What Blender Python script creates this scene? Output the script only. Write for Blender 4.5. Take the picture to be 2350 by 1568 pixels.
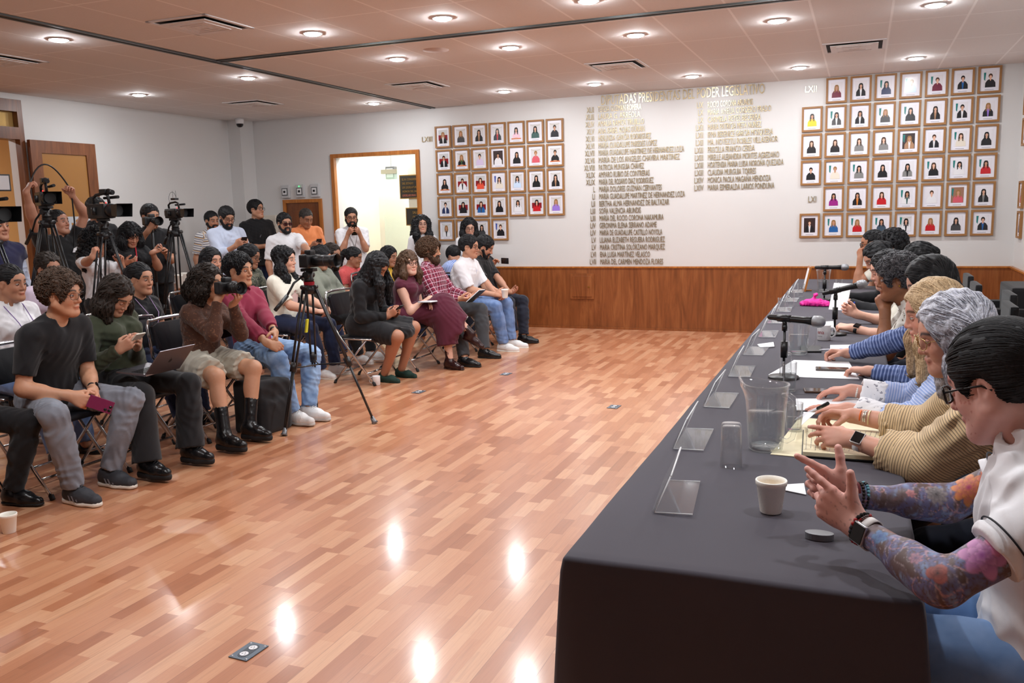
import bpy, bmesh, math, random
import numpy as np
from math import sin, cos, pi, radians, sqrt, floor, atan2
from mathutils import Vector, Matrix

for _o in list(bpy.data.objects):
    bpy.data.objects.remove(_o, do_unlink=True)
SC = bpy.context.scene
COL = SC.collection

# ------------------------------------------------------------------ camera
CX, CY, FPX = 1175.0, 784.0, 2000.0
YAW, PIT, ROL, CAMH = -.3827, .1497, -.0266, 1.58
_fw = np.array([sin(YAW)*cos(PIT), cos(YAW)*cos(PIT), -sin(PIT)])
_rt = np.array([cos(YAW), -sin(YAW), 0.])
_up = np.cross(_rt, _fw)
CRT, CUP, CFW = cos(ROL)*_rt + sin(ROL)*_up, -sin(ROL)*_rt + cos(ROL)*_up, _fw
cam = bpy.data.objects.new('camera', bpy.data.cameras.new('camera'))
COL.objects.link(cam)
_m = Matrix(((CRT[0], CUP[0], -CFW[0], 0), (CRT[1], CUP[1], -CFW[1], 0), (CRT[2], CUP[2], -CFW[2], CAMH), (0, 0, 0, 1)))
cam.matrix_world = _m
cam.data.sensor_width = 36
cam.data.lens = FPX/2350*36
cam.data.clip_start = .05
cam.data.clip_end = 100
SC.camera = cam

# ------------------------------------------------------------------ world, view, exposure
SC.view_settings.view_transform = 'Standard'
SC.view_settings.look = 'None'
SC.view_settings.gamma = 1
SC.view_settings.use_curve_mapping = False
SC.view_settings.exposure = 0.0
w = bpy.data.worlds.new('world'); SC.world = w; w.use_nodes = True
w.node_tree.nodes['Background'].inputs[0].default_value = (.9, .93, 1, 1)
w.node_tree.nodes['Background'].inputs[1].default_value = .3
SC.cycles.max_bounces = 8
SC.cycles.diffuse_bounces = 4
SC.cycles.glossy_bounces = 4
SC.cycles.transmission_bounces = 8
SC.cycles.transparent_max_bounces = 24
SC.cycles.caustics_reflective = False
SC.cycles.caustics_refractive = False
SC.cycles.sample_clamp_indirect = 6
SC.cycles.use_denoising = True
LAMP_E = 475.0        # radiance of a downlight's diffuser

def _ray(x, y): return CRT*(x-CX) - CUP*(y-CY) + CFW*FPX
def PZ(x, y, z=0.):
    d = _ray(x, y); return np.array([0, 0, CAMH]) + d*((z-CAMH)/d[2])
def PY(x, y, Y):
    d = _ray(x, y); return np.array([0, 0, CAMH]) + d*(Y/d[1])
def PX(x, y, X):
    d = _ray(x, y); return np.array([0, 0, CAMH]) + d*(X/d[0])

# ------------------------------------------------------------------ materials
def lin(c):
    if isinstance(c, str):
        c = c.lstrip('#'); c = tuple(int(c[i:i+2], 16)/255 for i in (0, 2, 4))
    elif max(c) > 1.001: c = tuple(v/255 for v in c)
    return tuple((v/12.92 if v <= .04045 else ((v+.055)/1.055)**2.4) for v in c[:3])
MATS = {}
class NT:
    """small helper around a node tree"""
    def __init__(s, name):
        s.m = bpy.data.materials.new(name); s.m.use_nodes = True
        s.t = s.m.node_tree; s.b = s.t.nodes['Principled BSDF']; s.out = s.t.nodes['Material Output']
    def n(s, typ, **kw):
        x = s.t.nodes.new(typ)
        for k, v in kw.items():
            if k.startswith('i_'):
                key = k[2:]; key = int(key) if key.isdigit() else key.replace('_', ' ')
                if isinstance(v, tuple) and len(v) == 3 and x.inputs[key].type == 'RGBA': v = v+(1,)
                x.inputs[key].default_value = v
            else: setattr(x, k, v)
        return x
    def l(s, a, b): s.t.links.new(a, b)
    def math(s, op, a, b=None, c=None):
        x = s.n('ShaderNodeMath', operation=op)
        for i, v in enumerate((a, b, c)):
            if v is None: continue
            if isinstance(v, (int, float)): x.inputs[i].default_value = v
            else: s.l(v, x.inputs[i])
        return x.outputs[0]
    def mix(s, fac, a, b, bt='MIX'):
        x = s.n('ShaderNodeMix', data_type='RGBA', blend_type=bt)
        for i, v in ((0, fac), (6, a), (7, b)):
            if isinstance(v, (int, float)): x.inputs[i].default_value = v
            elif isinstance(v, tuple): x.inputs[i].default_value = v if len(v) == 4 else v+(1,)
            else: s.l(v, x.inputs[i])
        return x.outputs[2]
    def ramp(s, fac, stops, interp='LINEAR'):
        x = s.n('ShaderNodeValToRGB'); r = x.color_ramp; r.interpolation = interp
        while len(r.elements) < len(stops): r.elements.new(.5)
        for e, (p, c) in zip(r.elements, stops):
            e.position = p; e.color = (lin(c)+(1,)) if not isinstance(c, (int, float)) else (c, c, c, 1)
        s.l(fac, x.inputs[0]); return x.outputs[0]
    def noise(s, vec=None, scale=5, detail=3, rough=.55, dist=0, dim='3D'):
        x = s.n('ShaderNodeTexNoise', noise_dimensions=dim)
        x.inputs['Scale'].default_value = scale; x.inputs['Detail'].default_value = detail
        x.inputs['Roughness'].default_value = rough; x.inputs['Distortion'].default_value = dist
        if vec is not None: s.l(vec, x.inputs['Vector'])
        return x.outputs[0]
    def coord(s, kind='Object'): return s.n('ShaderNodeTexCoord').outputs[kind]
    def mapping(s, vec, scale=(1, 1, 1), rot=(0, 0, 0), loc=(0, 0, 0)):
        x = s.n('ShaderNodeMapping'); s.l(vec, x.inputs[0])
        x.inputs['Scale'].default_value = scale; x.inputs['Rotation'].default_value = rot; x.inputs['Location'].default_value = loc
        return x.outputs[0]
    def bump(s, h, strength=.2, dist=.01):
        x = s.n('ShaderNodeBump'); x.inputs['Strength'].default_value = strength; x.inputs['Distance'].default_value = dist
        s.l(h, x.inputs['Height']); s.l(x.outputs[0], s.b.inputs['Normal']); return x
    def sep(s, v):
        x = s.n('ShaderNodeSeparateXYZ'); s.l(v, x.inputs[0]); return x.outputs
    def attr(s, name):
        return s.n('ShaderNodeAttribute', attribute_name=name)
    def setc(s, v):
        if isinstance(v, tuple): s.b.inputs['Base Color'].default_value = v+(1,)
        else: s.l(v, s.b.inputs['Base Color'])
def mat(name, c, rough=.5, metal=0., spec=.5, coat=0., var=0., vs=20., bump=0., bs=200., trans=0., ior=1.45, emit=0., alpha=1., sheen=0.):
    """plain procedural material with optional noise variation and bump"""
    if name in MATS: return MATS[name]
    t = NT(name); b = t.b; col = lin(c)
    b.inputs['Base Color'].default_value = col+(1,)
    b.inputs['Roughness'].default_value = rough; b.inputs['Metallic'].default_value = metal
    b.inputs['Specular IOR Level'].default_value = spec; b.inputs['Coat Weight'].default_value = coat
    b.inputs['Transmission Weight'].default_value = trans; b.inputs['IOR'].default_value = ior
    b.inputs['Alpha'].default_value = alpha; b.inputs['Sheen Weight'].default_value = sheen
    if emit: b.inputs['Emission Color'].default_value = col+(1,); b.inputs['Emission Strength'].default_value = emit
    if var:
        f = t.noise(t.coord(), vs, 4)
        t.setc(t.mix(f, tuple(max(0, v*(1-var)) for v in col), tuple(min(1, v*(1+var)) for v in col)))
    if bump: t.bump(t.noise(t.coord(), bs, 3), bump, .004)
    MATS[name] = t.m; return t.m

# ------------------------------------------------------------------ objects
def link(o, parent=None):
    COL.objects.link(o)
    if parent is not None: o.parent = parent
    return o
def tag(o, label=None, cat=None, group=None, kind=None):
    if label: o['label'] = label
    if cat: o['category'] = cat
    if group: o['group'] = group
    if kind: o['kind'] = kind
    return o
def empty(name, loc=(0, 0, 0), rz=0, label=None, cat=None, group=None):
    o = bpy.data.objects.new(name, None); o.location = loc; o.rotation_euler = (0, 0, rz); o.empty_display_size = .1
    link(o); return tag(o, label, cat, group)
def copy_tree(o, parent=None):
    c = o.copy(); COL.objects.link(c)
    if parent is not None: c.parent = parent
    for ch in list(o.children): copy_tree(ch, c)
    return c
class MB:
    """collects shapes, builds ONE mesh object"""
    def __init__(s): s.bm = bmesh.new(); s.mi = 0
    def _new(s, n0):
        for f in s.bm.faces[n0:] if False else []: pass
    def faces(s, vs, fs, mi=None):
        v = [s.bm.verts.new(p) for p in vs]
        for f in fs:
            try: ff = s.bm.faces.new([v[i] for i in f]); ff.material_index = s.mi if mi is None else mi
            except ValueError: pass
        return v
    def box(s, a, b, mi=None, bev=0., M=None):
        (x0, y0, z0), (x1, y1, z1) = a, b
        P = [(x0, y0, z0), (x1, y0, z0), (x1, y1, z0), (x0, y1, z0), (x0, y0, z1), (x1, y0, z1), (x1, y1, z1), (x0, y1, z1)]
        if M is not None: P = [tuple(M @ Vector(p)) for p in P]
        v = s.faces(P, [(0, 3, 2, 1), (4, 5, 6, 7), (0, 1, 5, 4), (1, 2, 6, 5), (2, 3, 7, 6), (3, 0, 4, 7)], mi)
        if bev:
            es = list({e for vv in v for e in vv.link_edges})
            r = bmesh.ops.bevel(s.bm, geom=es, offset=bev, segments=2, affect='EDGES', profile=.7)
            for f in r['faces']: f.material_index = s.mi if mi is None else mi
        return s
    def cbox(s, c, d, **k):
        return s.box((c[0]-d[0]/2, c[1]-d[1]/2, c[2]-d[2]/2), (c[0]+d[0]/2, c[1]+d[1]/2, c[2]+d[2]/2), **k)
    def tube(s, pts, r, n=10, closed=False, cap=True, mi=None, sq=None):
        pts = [Vector(tuple(p)) for p in pts]; N = len(pts)
        rs = r if isinstance(r, (list, tuple)) else [r]*N
        rings = []; up = None
        for i, p in enumerate(pts):
            if closed: d = pts[(i+1) % N]-pts[i-1]
            else: d = pts[min(i+1, N-1)]-pts[max(i-1, 0)]
            if d.length < 1e-9: d = Vector((0, 0, 1))
            d.normalize()
            if up is None:
                up = Vector((0, 0, 1)) if abs(d.z) < .9 else Vector((1, 0, 0))
            up = (up-d*up.dot(d))
            if up.length < 1e-6: up = d.orthogonal()
            up.normalize(); sd = d.cross(up)
            qa = 1 if sq is None else sq
            rings.append([s.bm.verts.new(p+(sd*cos(2*pi*k/n)*qa+up*sin(2*pi*k/n))*rs[i]) for k in range(n)])
        m = s.mi if mi is None else mi
        for i in range(N if closed else N-1):
            A, B = rings[i], rings[(i+1) % N]
            for k in range(n):
                f = s.bm.faces.new((A[k], A[(k+1) % n], B[(k+1) % n], B[k])); f.material_index = m; f.smooth = True
        if cap and not closed:
            f = s.bm.faces.new(rings[0][::-1]); f.material_index = m
            f = s.bm.faces.new(rings[-1]); f.material_index = m
        return s
    def lathe(s, prof, n=24, c=(0, 0, 0), mi=None, M=None, smooth=True):
        rings = []
        for r, z in prof:
            if r < 1e-6:
                p = Vector((c[0], c[1], c[2]+z)); rings.append([s.bm.verts.new(M @ p if M else p)])
            else:
                rr = []
                for k in range(n):
                    p = Vector((c[0]+r*cos(2*pi*k/n), c[1]+r*sin(2*pi*k/n), c[2]+z)); rr.append(s.bm.verts.new(M @ p if M else p))
                rings.append(rr)
        m = s.mi if mi is None else mi
        for A, B in zip(rings, rings[1:]):
            for k in range(n):
                k2 = (k+1) % n
                if len(A) == 1 and len(B) == 1: break
                if len(A) == 1: q = (A[0], B[k2], B[k])
                elif len(B) == 1: q = (A[k], A[k2], B[0])
                else: q = (A[k], A[k2], B[k2], B[k])
                f = s.bm.faces.new(q); f.material_index = m; f.smooth = smooth
        return s
    def sphere(s, c, r, n=16, mi=None, sc=(1, 1, 1)):
        M = Matrix.Translation(c) @ Matrix.Diagonal((sc[0], sc[1], sc[2], 1))
        return s.lathe([(r*sin(pi*i/(n//2)), -r*cos(pi*i/(n//2))) for i in range(n//2+1)], n, mi=mi, M=M)
    def prism(s, poly, h, M=None, mi=None, z0=0):
        """polygon in xy extruded in z, placed by M"""
        n = len(poly); M = M or Matrix()
        V = [tuple(M @ Vector((x, y, z0))) for x, y in poly]+[tuple(M @ Vector((x, y, z0+h))) for x, y in poly]
        s.faces(V, [tuple(range(n))[::-1], tuple(range(n, 2*n))]+[(i, (i+1) % n, n+(i+1) % n, n+i) for i in range(n)], mi)
        return s
    def build(s, name, mats, parent=None, loc=None, smooth=False, norm=True):
        if norm: bmesh.ops.recalc_face_normals(s.bm, faces=s.bm.faces)
        me = bpy.data.meshes.new(name); s.bm.to_mesh(me); s.bm.free()
        for m in (mats if isinstance(mats, (list, tuple)) else [mats]): me.materials.append(m)
        if smooth: me.polygons.foreach_set('use_smooth', [True]*len(me.polygons))
        o = bpy.data.objects.new(name, me); link(o, parent)
        if loc is not None: o.location = loc
        return o
def V3(*a): return np.array(a, float)
def nrm(v): v = np.asarray(v, float); return v/(np.linalg.norm(v)+1e-12)
def rotM(loc, rz=0, rx=0, ry=0):
    return Matrix.Translation(loc) @ Matrix.Rotation(rz, 4, 'Z') @ Matrix.Rotation(ry, 4, 'Y') @ Matrix.Rotation(rx, 4, 'X')
# ------------------------------------------------------------------ the room
XL, XR, YB, YF, ZC = -8.75, 1.56, 11.02, -3.2, 2.995
def m_wall():
    t = NT('painted_wall'); f = t.noise(t.coord(), 1.3, 3)
    t.setc(t.mix(f, lin((207, 206, 205)), lin((214, 213, 212))))
    t.b.inputs['Roughness'].default_value = .42; t.bump(t.noise(t.coord(), 180, 2), .06, .002); return t.m
M_WALL = m_wall()
def m_floor():
    t = NT('laminate_strips'); x, y, z = t.sep(t.coord())
    W, L = .066, .29
    row = t.math('FLOOR', t.math('DIVIDE', x, W))
    wn = t.n('ShaderNodeTexWhiteNoise', noise_dimensions='1D'); t.l(row, wn.inputs['W'])
    yo = t.math('DIVIDE', t.math('ADD', y, t.math('MULTIPLY', wn.outputs[0], 7.3)), L)
    wob = t.math('MULTIPLY', t.math('SINE', t.math('ADD', t.math('MULTIPLY', yo, 2.1), row)), .28)
    v = t.math('ADD', yo, wob)
    colm = t.math('FLOOR', v)
    cx = t.n('ShaderNodeCombineXYZ'); t.l(row, cx.inputs[0]); t.l(colm, cx.inputs[1])
    w2 = t.n('ShaderNodeTexWhiteNoise', noise_dimensions='2D'); t.l(cx.outputs[0], w2.inputs['Vector'])
    base = t.ramp(w2.outputs[0], [(0, (170, 108, 74)), (.22, (184, 122, 87)), (.5, (196, 135, 99)), (.75, (206, 149, 112)), (1, (216, 164, 127))])
    # grain: every strip gets its own slice of a stretched noise
    cv = t.n('ShaderNodeCombineXYZ')
    t.l(t.math('MULTIPLY', x, 34), cv.inputs[0]); t.l(t.math('MULTIPLY', y, 2.2), cv.inputs[1]); t.l(t.math('MULTIPLY', w2.outputs[0], 40), cv.inputs[2])
    g = t.noise(cv.outputs[0], 1.0, 5, .62, .6)
    gr = t.ramp(g, [(.26, .62), (.45, .95), (.7, 1.0)])
    c1 = t.mix(.55, base, gr, 'MULTIPLY')
    cv2 = t.n('ShaderNodeCombineXYZ')
    t.l(t.math('MULTIPLY', x, 170), cv2.inputs[0]); t.l(t.math('MULTIPLY', y, 6), cv2.inputs[1])
    g2 = t.noise(cv2.outputs[0], 1.0, 3)
    c1 = t.mix(t.math('MULTIPLY', t.ramp(g2, [(.45, 0.), (.75, 1.)]), .25), c1, lin((150, 84, 60)))
    # fine joints between strips, and the wider joints between boards
    fx = t.math('FRACT', t.math('DIVIDE', x, W)); e1 = t.math('LESS_THAN', fx, .018)
    bx = t.math('FRACT', t.math('DIVIDE', x, W*3)); e2 = t.math('LESS_THAN', bx, .012)
    c2 = t.mix(t.math('ADD', t.math('MULTIPLY', e1, .18), t.math('MULTIPLY', e2, .4)), c1, lin((110, 58, 40)))
    t.setc(c2)
    t.b.inputs['Roughness'].default_value = .34; t.b.inputs['Specular IOR Level'].default_value = .5; t.b.inputs['Coat Weight'].default_value = .55; t.b.inputs['Coat Roughness'].default_value = .13
    t.bump(t.math('ADD', t.noise(t.coord(), 3.5, 2), t.math('MULTIPLY', t.math('SUBTRACT', 1, e2), .25)), .10, .01)
    return t.m
def m_ceiling():
    t = NT('ceiling_tiles'); x, y, z = t.sep(t.coord())
    fx = t.math('FRACT', t.math('DIVIDE', t.math('SUBTRACT', x, .16), .56))
    fy = t.math('FRACT', t.math('DIVIDE', t.math('SUBTRACT', y, 4.54), 1.13))
    e = t.math('MAXIMUM', t.math('LESS_THAN', t.math('ABSOLUTE', t.math('SUBTRACT', fx, .5)), .5-.018), 0)
    ex = t.math('GREATER_THAN', t.math('ABSOLUTE', t.math('SUBTRACT', fx, .5)), .5-.016)
    ey = t.math('GREATER_THAN', t.math('ABSOLUTE', t.math('SUBTRACT', fy, .5)), .5-.008)
    e = t.math('MAXIMUM', ex, ey)
    f = t.noise(t.coord(), 90, 3)
    c = t.mix(f, lin((222, 220, 219)), lin((232, 230, 229)))
    t.setc(t.mix(e, c, lin((246, 246, 246))))
    t.b.inputs['Roughness'].default_value = .85
    t.bump(t.math('ADD', t.math('MULTIPLY', f, .2), e), .35, .006); return t.m
def m_wood(name, cols, sc=(9, 9, .9), rough=.32, gs=1.0):
    t = NT(name); v = t.mapping(t.coord(), sc)
    f = t.noise(v, 1.6*gs, 6, .6, 1.4); g = t.noise(t.mapping(t.coord(), tuple(s*7 for s in sc)), 1.5, 3)
    c = t.ramp(f, [(.3, cols[0]), (.5, cols[1]), (.68, cols[2])])
    t.setc(t.mix(.16, c, t.ramp(g, [(.3, .35), (.7, 1.)]), 'MULTIPLY'))
    t.b.inputs['Roughness'].default_value = rough; return t.m
M_FLOOR, M_CEIL = m_floor(), m_ceiling()
M_WAIN = m_wood('walnut_veneer', [(112, 62, 30), (136, 78, 40), (154, 94, 52)], (7, 7, .7))
M_TRIMW = m_wood('orange_oak', [(150, 86, 30), (172, 104, 40), (190, 120, 52)], (12, 12, 1.2), .35)
M_DOORW = m_wood('brown_door_wood', [(96, 52, 26), (116, 66, 34), (134, 80, 44)], (6, 6, .8), .38)
def plane(name, pts, m, kind='structure'):
    mb = MB(); mb.faces(pts, [tuple(range(len(pts)))]); return tag(mb.build(name, m, norm=False), kind=kind)
o = MB().box((XL-4, YF, -.12), (XR+.2, YB+3.2, 0)).build('floor', M_FLOOR); tag(o, kind='structure')
o = MB().box((XL-.2, YF-.1, ZC), (XR+.2, YB+.2, ZC+.1)).build('ceiling', M_CEIL); tag(o, kind='structure')
# back wall, with the wide opening
OX0, OX1, OZ = -7.13, -5.80, 2.39
mb = MB()
for (x0, x1, z0, ya, yb, e) in ((XL-.2, OX0, 0, YB, YB+.04, .05), (OX1, XR+.2, 0, YB, YB+.04, .05), (OX0, OX1, OZ, YB, YB+.04, .05), (XL-.2, OX0, 0, YB+.04, YB+.16, .004), (OX1, XR+.2, 0, YB+.04, YB+.16, .004), (OX0, OX1, OZ, YB+.04, YB+.16, .004)):
    mb.box((x0-(e if x0 == OX0 else 0)+(e if x0 == OX1 else 0), ya, z0+(e if z0 else 0)), (x1-(e if x1 == OX0 else 0)+(e if x1 == OX1 else 0), yb, ZC))
tag(mb.build('wall_back', M_WALL), kind='structure')
o = MB().box((XL+.0, 10.72, 0), (XL+.22, YB, ZC)).build('column', M_WALL); tag(o, kind='structure')
o = MB().box((XR, YF, 0), (XR+.16, YB, ZC)).build('wall_right', M_WALL); tag(o, kind='structure')
o = MB().box((XL-.2, YF-.16, 0), (XR+.2, YF, ZC)).build('wall_front', M_WALL); tag(o, kind='structure')
# left wall with a double-door opening (y 5.6..7.12)
DY0, DY1, DZ = 5.60, 7.20, 2.50
mb = MB(); mb.box((XL-.16, YF, 0), (XL, DY0, ZC)); mb.box((XL-.16, DY1, 0), (XL, YB, ZC)); mb.box((XL-.16, DY0, 2.86), (XL, DY1, ZC))
tag(mb.build('wall_left', M_WALL), kind='structure')
# wainscot: back wall and right wall, with the small access panel
mb = MB()
for i in range(int((XR-OX1-.12)/1.22)+1):
    x0 = XR-1.22*(i+1); x1 = XR-1.22*i
    mb.box((max(x0, OX1+.12)+.0008, YB-.022, .0), (x1-.0008, YB, .80))
tag(mb.build('trim_1', M_WAIN), kind='structure')
tag(MB().box((OX1+.12, YB-.034, .80), (XR, YB, .822), bev=.004).build('trim_2', M_TRIMW), kind='structure')
tag(MB().box((XR-.022, YF, 0), (XR, YB-.022, .80)).build('trim_3', M_WAIN), kind='structure')
tag(MB().box((XR-.034, YF, .80), (XR, YB-.034, .822), bev=.004).build('trim_4', M_TRIMW), kind='structure')
a = PY(1313, 631, YB); b = PY(1362, 686, YB)
t_ = empty('access_panel', (float(a[0]+b[0])/2, YB-.022, 0), 0, 'small square hatch set in the walnut wainscot under the gold lettering', 'hatch')
mb = MB(); cxw = (b[0]-a[0])/2
mb.box((-cxw-.02, -.012, b[2]-.0), (cxw+.02, 0, a[2]+.02)); mb.build('frame', M_WAIN, t_)
MB().box((-cxw+.012, -.019, b[2]+.03), (cxw-.012, -.010, a[2]-.012), bev=.002).build('door', M_WAIN, t_)
MB().lathe([(0, 0), (.011, 0), (.011, .006), (.005, .008), (.005, .02), (.009, .024), (0, .03)], 12, M=Matrix.Translation((cxw-.05, -.017, (a[2]+b[2])/2)) @ Matrix.Rotation(pi/2, 4, 'X')).build('knob', mat('brass', (190, 150, 70), .25, 1), t_)
# opening frame and the corridor beyond
mb = MB(); w_ = .055
mb.box((OX0-w_, YB-.03, 0), (OX0, YB+.039, OZ+w_)); mb.box((OX1, YB-.03, 0), (OX1+w_, YB+.039, OZ+w_)); mb.box((OX0, YB-.029, OZ), (OX1, YB+.039, OZ+w_))
tag(mb.build('door_1', M_TRIMW), kind='structure')
M_HALL = mat('corridor_paint', (226, 222, 204), .6)
HY = 13.6; HX0, HX1 = -8.9, -4.0
mb = MB(); mb.box((HX0, HY, 0), (HX1, HY+.1, 2.8)); mb.box((HX1, YB+.18, 0), (HX1+.1, HY, 2.8)); mb.box((HX0-.1, YB+.18, 0), (HX0, HY, 2.8))
tag(mb.build('wall_corridor', M_HALL), kind='structure')
tag(MB().box((HX0, YB+.16, 2.8), (HX1, HY, 2.9)).build('ceiling_corridor', M_HALL), kind='structure')
tag(MB().box((-7.62, YB+.19, 0), (-7.19, YB+1.3, 2.8)).build('wall_stub', M_HALL), kind='structure')
# small brown door in the back wall
sa, sb = -8.06, -7.38
t_ = empty('door_2', ((sa+sb)/2, YB, 0)); tag(t_, kind='structure')
hw = (sb-sa)/2
mb = MB(); mb.box((-hw, -.03, 0), (-hw+.05, 0, 1.82)); mb.box((hw-.05, -.03, 0), (hw, 0, 1.82)); mb.box((-hw+.05, -.029, 1.77), (hw-.05, 0, 1.82)); mb.build('door_frame', M_TRIMW, t_)
mb = MB(); mb.box((-hw+.05, -.012, 0), (hw-.05, 0, 1.77)); mb.box((-hw+.11, -.02, .15), (hw-.11, -.012, 1.66), bev=.004); mb.build('door_panel', M_DOORW, t_)
# left doorway: frame with transom, open leaf folded back against the wall
mb = MB()
mb.box((XL-.05, DY1-.004, 0), (XL+.025, DY1+.06, 2.93)); mb.box((XL-.165, DY0-.15, 0), (XL+.025, DY0+.004, 2.93))
mb.box((XL-.165, DY0+.004, 2.50), (XL+.03, DY1-.004, 2.63)); mb.box((XL-.165, DY0+.004, 2.80), (XL+.024, DY1-.004, 2.93))
mb.box((XL-.10, DY0+.62, 2.63), (XL-.0, DY0+.70, 2.8))
tag(mb.build('door_3', M_DOORW), kind='structure')
M_FROST = mat('frosted_transom', (226, 190, 120), .5, trans=.5, ior=1.2)
tag(MB().box((XL-.06, DY0, 2.63), (XL-.05, DY1, 2.80)).build('window_1', M_FROST), kind='structure')
t_ = empty('door_leaf', (XL+.05, DY1+.06, 0), 0, 'open brown wooden door leaf with glass pane, folded back on left wall', 'door')
LW = .90
mb = MB(); mb.box((0, 0, .01), (.045, .14, 2.5)); mb.box((0, LW-.14, .01), (.045, LW, 2.5)); mb.box((0, .14, 2.36), (.045, LW-.14, 2.5)); mb.box((0, .14, .01), (.045, LW-.14, .30))
mb.build('frame', M_DOORW, t_)
def m_doorglass():
    t = NT('door_glass'); t.setc(lin((158, 112, 62))); t.b.inputs['Roughness'].default_value = .12
    t.b.inputs['Specular IOR Level'].default_value = .6; return t.m
MB().box((.018, .14, .30), (.028, LW-.14, 2.36)).build('glass_pane', m_doorglass(), t_)
# etched white sheet with emblem on the pane
M_ETCH = mat('etched_sheet', (186, 190, 196), .6)
M_EMB = mat('emblem_amber', (176, 120, 50), .5)
zz = 1.62
e_ = MB().box((.028, .30, zz-.27), (.0295, .76, zz+.02)).build('etched_sheet', M_ETCH, t_)
mb = MB()
def disc(mb, y, z, r, x=.0302, n=20, mi=0): mb.faces([(x, y+r*cos(2*pi*k/n), z+r*sin(2*pi*k/n)) for k in range(n)], [tuple(range(n))], mi)
disc(mb, .545, zz-.035, .022); mb.faces([(.0302, .50, zz-.07), (.0302, .59, zz-.07), (.0302, .60, zz-.16), (.0302, .545, zz-.2), (.0302, .49, zz-.16)], [(0, 1, 2, 3, 4)])
for s_ in (-1, 1): mb.faces([(.0302, .545+s_*.05, zz-.06), (.0302, .545+s_*.085, zz-.05), (.0302, .545+s_*.07, zz-.2), (.0302, .545+s_*.055, zz-.23)], [(0, 1, 2, 3)])
mb.faces([(.0302, .44, zz-.25), (.0302, .65, zz-.25), (.0302, .62, zz-.205), (.0302, .47, zz-.205)], [(0, 1, 2, 3)])
mb.build('emblem', M_EMB, e_)
# the tan room behind the left doorway
M_TAN = mat('tan_paint', (214, 176, 120), .6)
mb = MB(); mb.box((XL-3.2, 3.0, 0), (XL-3.1, 10, 2.9)); mb.box((XL-3.1, 9.9, 0), (XL-.16, 10, 2.9)); mb.box((XL-3.1, 3, 0), (XL-.16, 3.1, 2.9))
tag(mb.build('wall_anteroom', M_TAN), kind='structure')
tag(MB().box((XL-3.2, 3, 2.9), (XL-.16, 10, 3.0)).build('ceiling_anteroom', M_TAN), kind='structure')
# movable-partition tracks in the ceiling
M_TRK = mat('dark_track', (92, 96, 96), .4, .6); 
tag(MB().box((-5.56, YF, ZC-.014), (-5.535, YB, ZC+.002)).box((-5.50, YF, ZC-.014), (-5.475, YB, ZC+.002)).build('trim_5', M_TRK), kind='structure')
tag(MB().box((-5.475, 6.62, ZC-.014), (XR, 6.645, ZC+.002)).box((-5.475, 6.68, ZC-.014), (XR, 6.705, ZC+.002)).build('trim_6', M_TRK), kind='structure')
tag(MB().box((OX1+.12, YB-.0225-.012, .0), (XR-.03, YB-.021, .03)).build('baseboard_back', M_WAIN), kind='structure')

# ------------------------------------------------------------------ downlights
M_LAMP = NT('lamp_diffuser'); M_LAMP.b.inputs['Base Color'].default_value = (0, 0, 0, 1)
M_LAMP.b.inputs['Emission Color'].default_value = (.95, .975, 1, 1); M_LAMP.b.inputs['Emission Strength'].default_value = LAMP_E; M_LAMP = M_LAMP.m
M_LRING = mat('lamp_ring', (235, 235, 238), .4)
lamp0 = None
def lamp(x, y, label, z=ZC):
    global lamp0
    if lamp0 is None:
        r = empty('ceiling_light'); 
        MB().lathe([(.062, .0), (.076, -.001), (.078, -.005), (.075, -.009), (.064, -.008), (.062, .0)], 28).build('trim_ring', M_LRING, r)
        MB().lathe([(.063, -.006), (.061, -.012), (.048, -.018), (.02, -.022), (0, -.023)], 28).build('diffuser', M_LAMP, r)
        lamp0 = r; c = r
    else: c = copy_tree(lamp0)
    c.location = (x, y, z); tag(c, label, 'ceiling light', 'round recessed downlights'); return c
XS = [.45, -.67, -1.8, -2.92, -4.05]
rows = {'row nearest the back wall': 10.02, 'middle row': 7.4, 'row before the cross track': 6.05, 'row nearest the photographer': 2.6}
cols = ['over the panel chairs', 'over the long table edge', 'second column from the table', 'third column from the table', 'column beside the audience']
for rn, y in rows.items():
    for xn, x in zip(cols, XS): lamp(x, y, 'round white downlight, %s, %s' % (rn, xn))
for x, y, n in ((-5.92, 10.14, 'by the wall over the doorway, left of the dark track'), (-5.9, 7.6, 'second from the wall, left of the dark track'), (-5.88, 5.29, 'third from the wall, left of the dark track'),
                (-7.71, 7.96, 'nearest the open brown door'), (-5.9, 2.6, 'added unseen over the near end of the audience')):  # the last one is an unseen lamp, added
    lamp(x, y, 'round white downlight ' + n)
for x, y, n in ((-6.3, 12.2, 'just inside the opening'), (-4.9, 12.6, 'at the right end'), (-8.0, 13.0, 'at the left end'), (-5.9, 13.1, 'by its far wall'), (-7.0, 12.7, 'over the glass door'), (-6.6, 11.6, 'right behind the opening')): lamp(x, y, 'round downlight added to brighten the corridor ' + n, 2.8)  # extra downlights added to brighten the corridor
for y, n in ((5.2, 'nearest'), (6.3, 'second'), (7.2, 'third'), (8.2, 'farthest')): lamp(XL-1.3, y, 'round downlight added to brighten the tan anteroom, %s one' % n, 2.9)  # downlights added to make the anteroom bright enough
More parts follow.
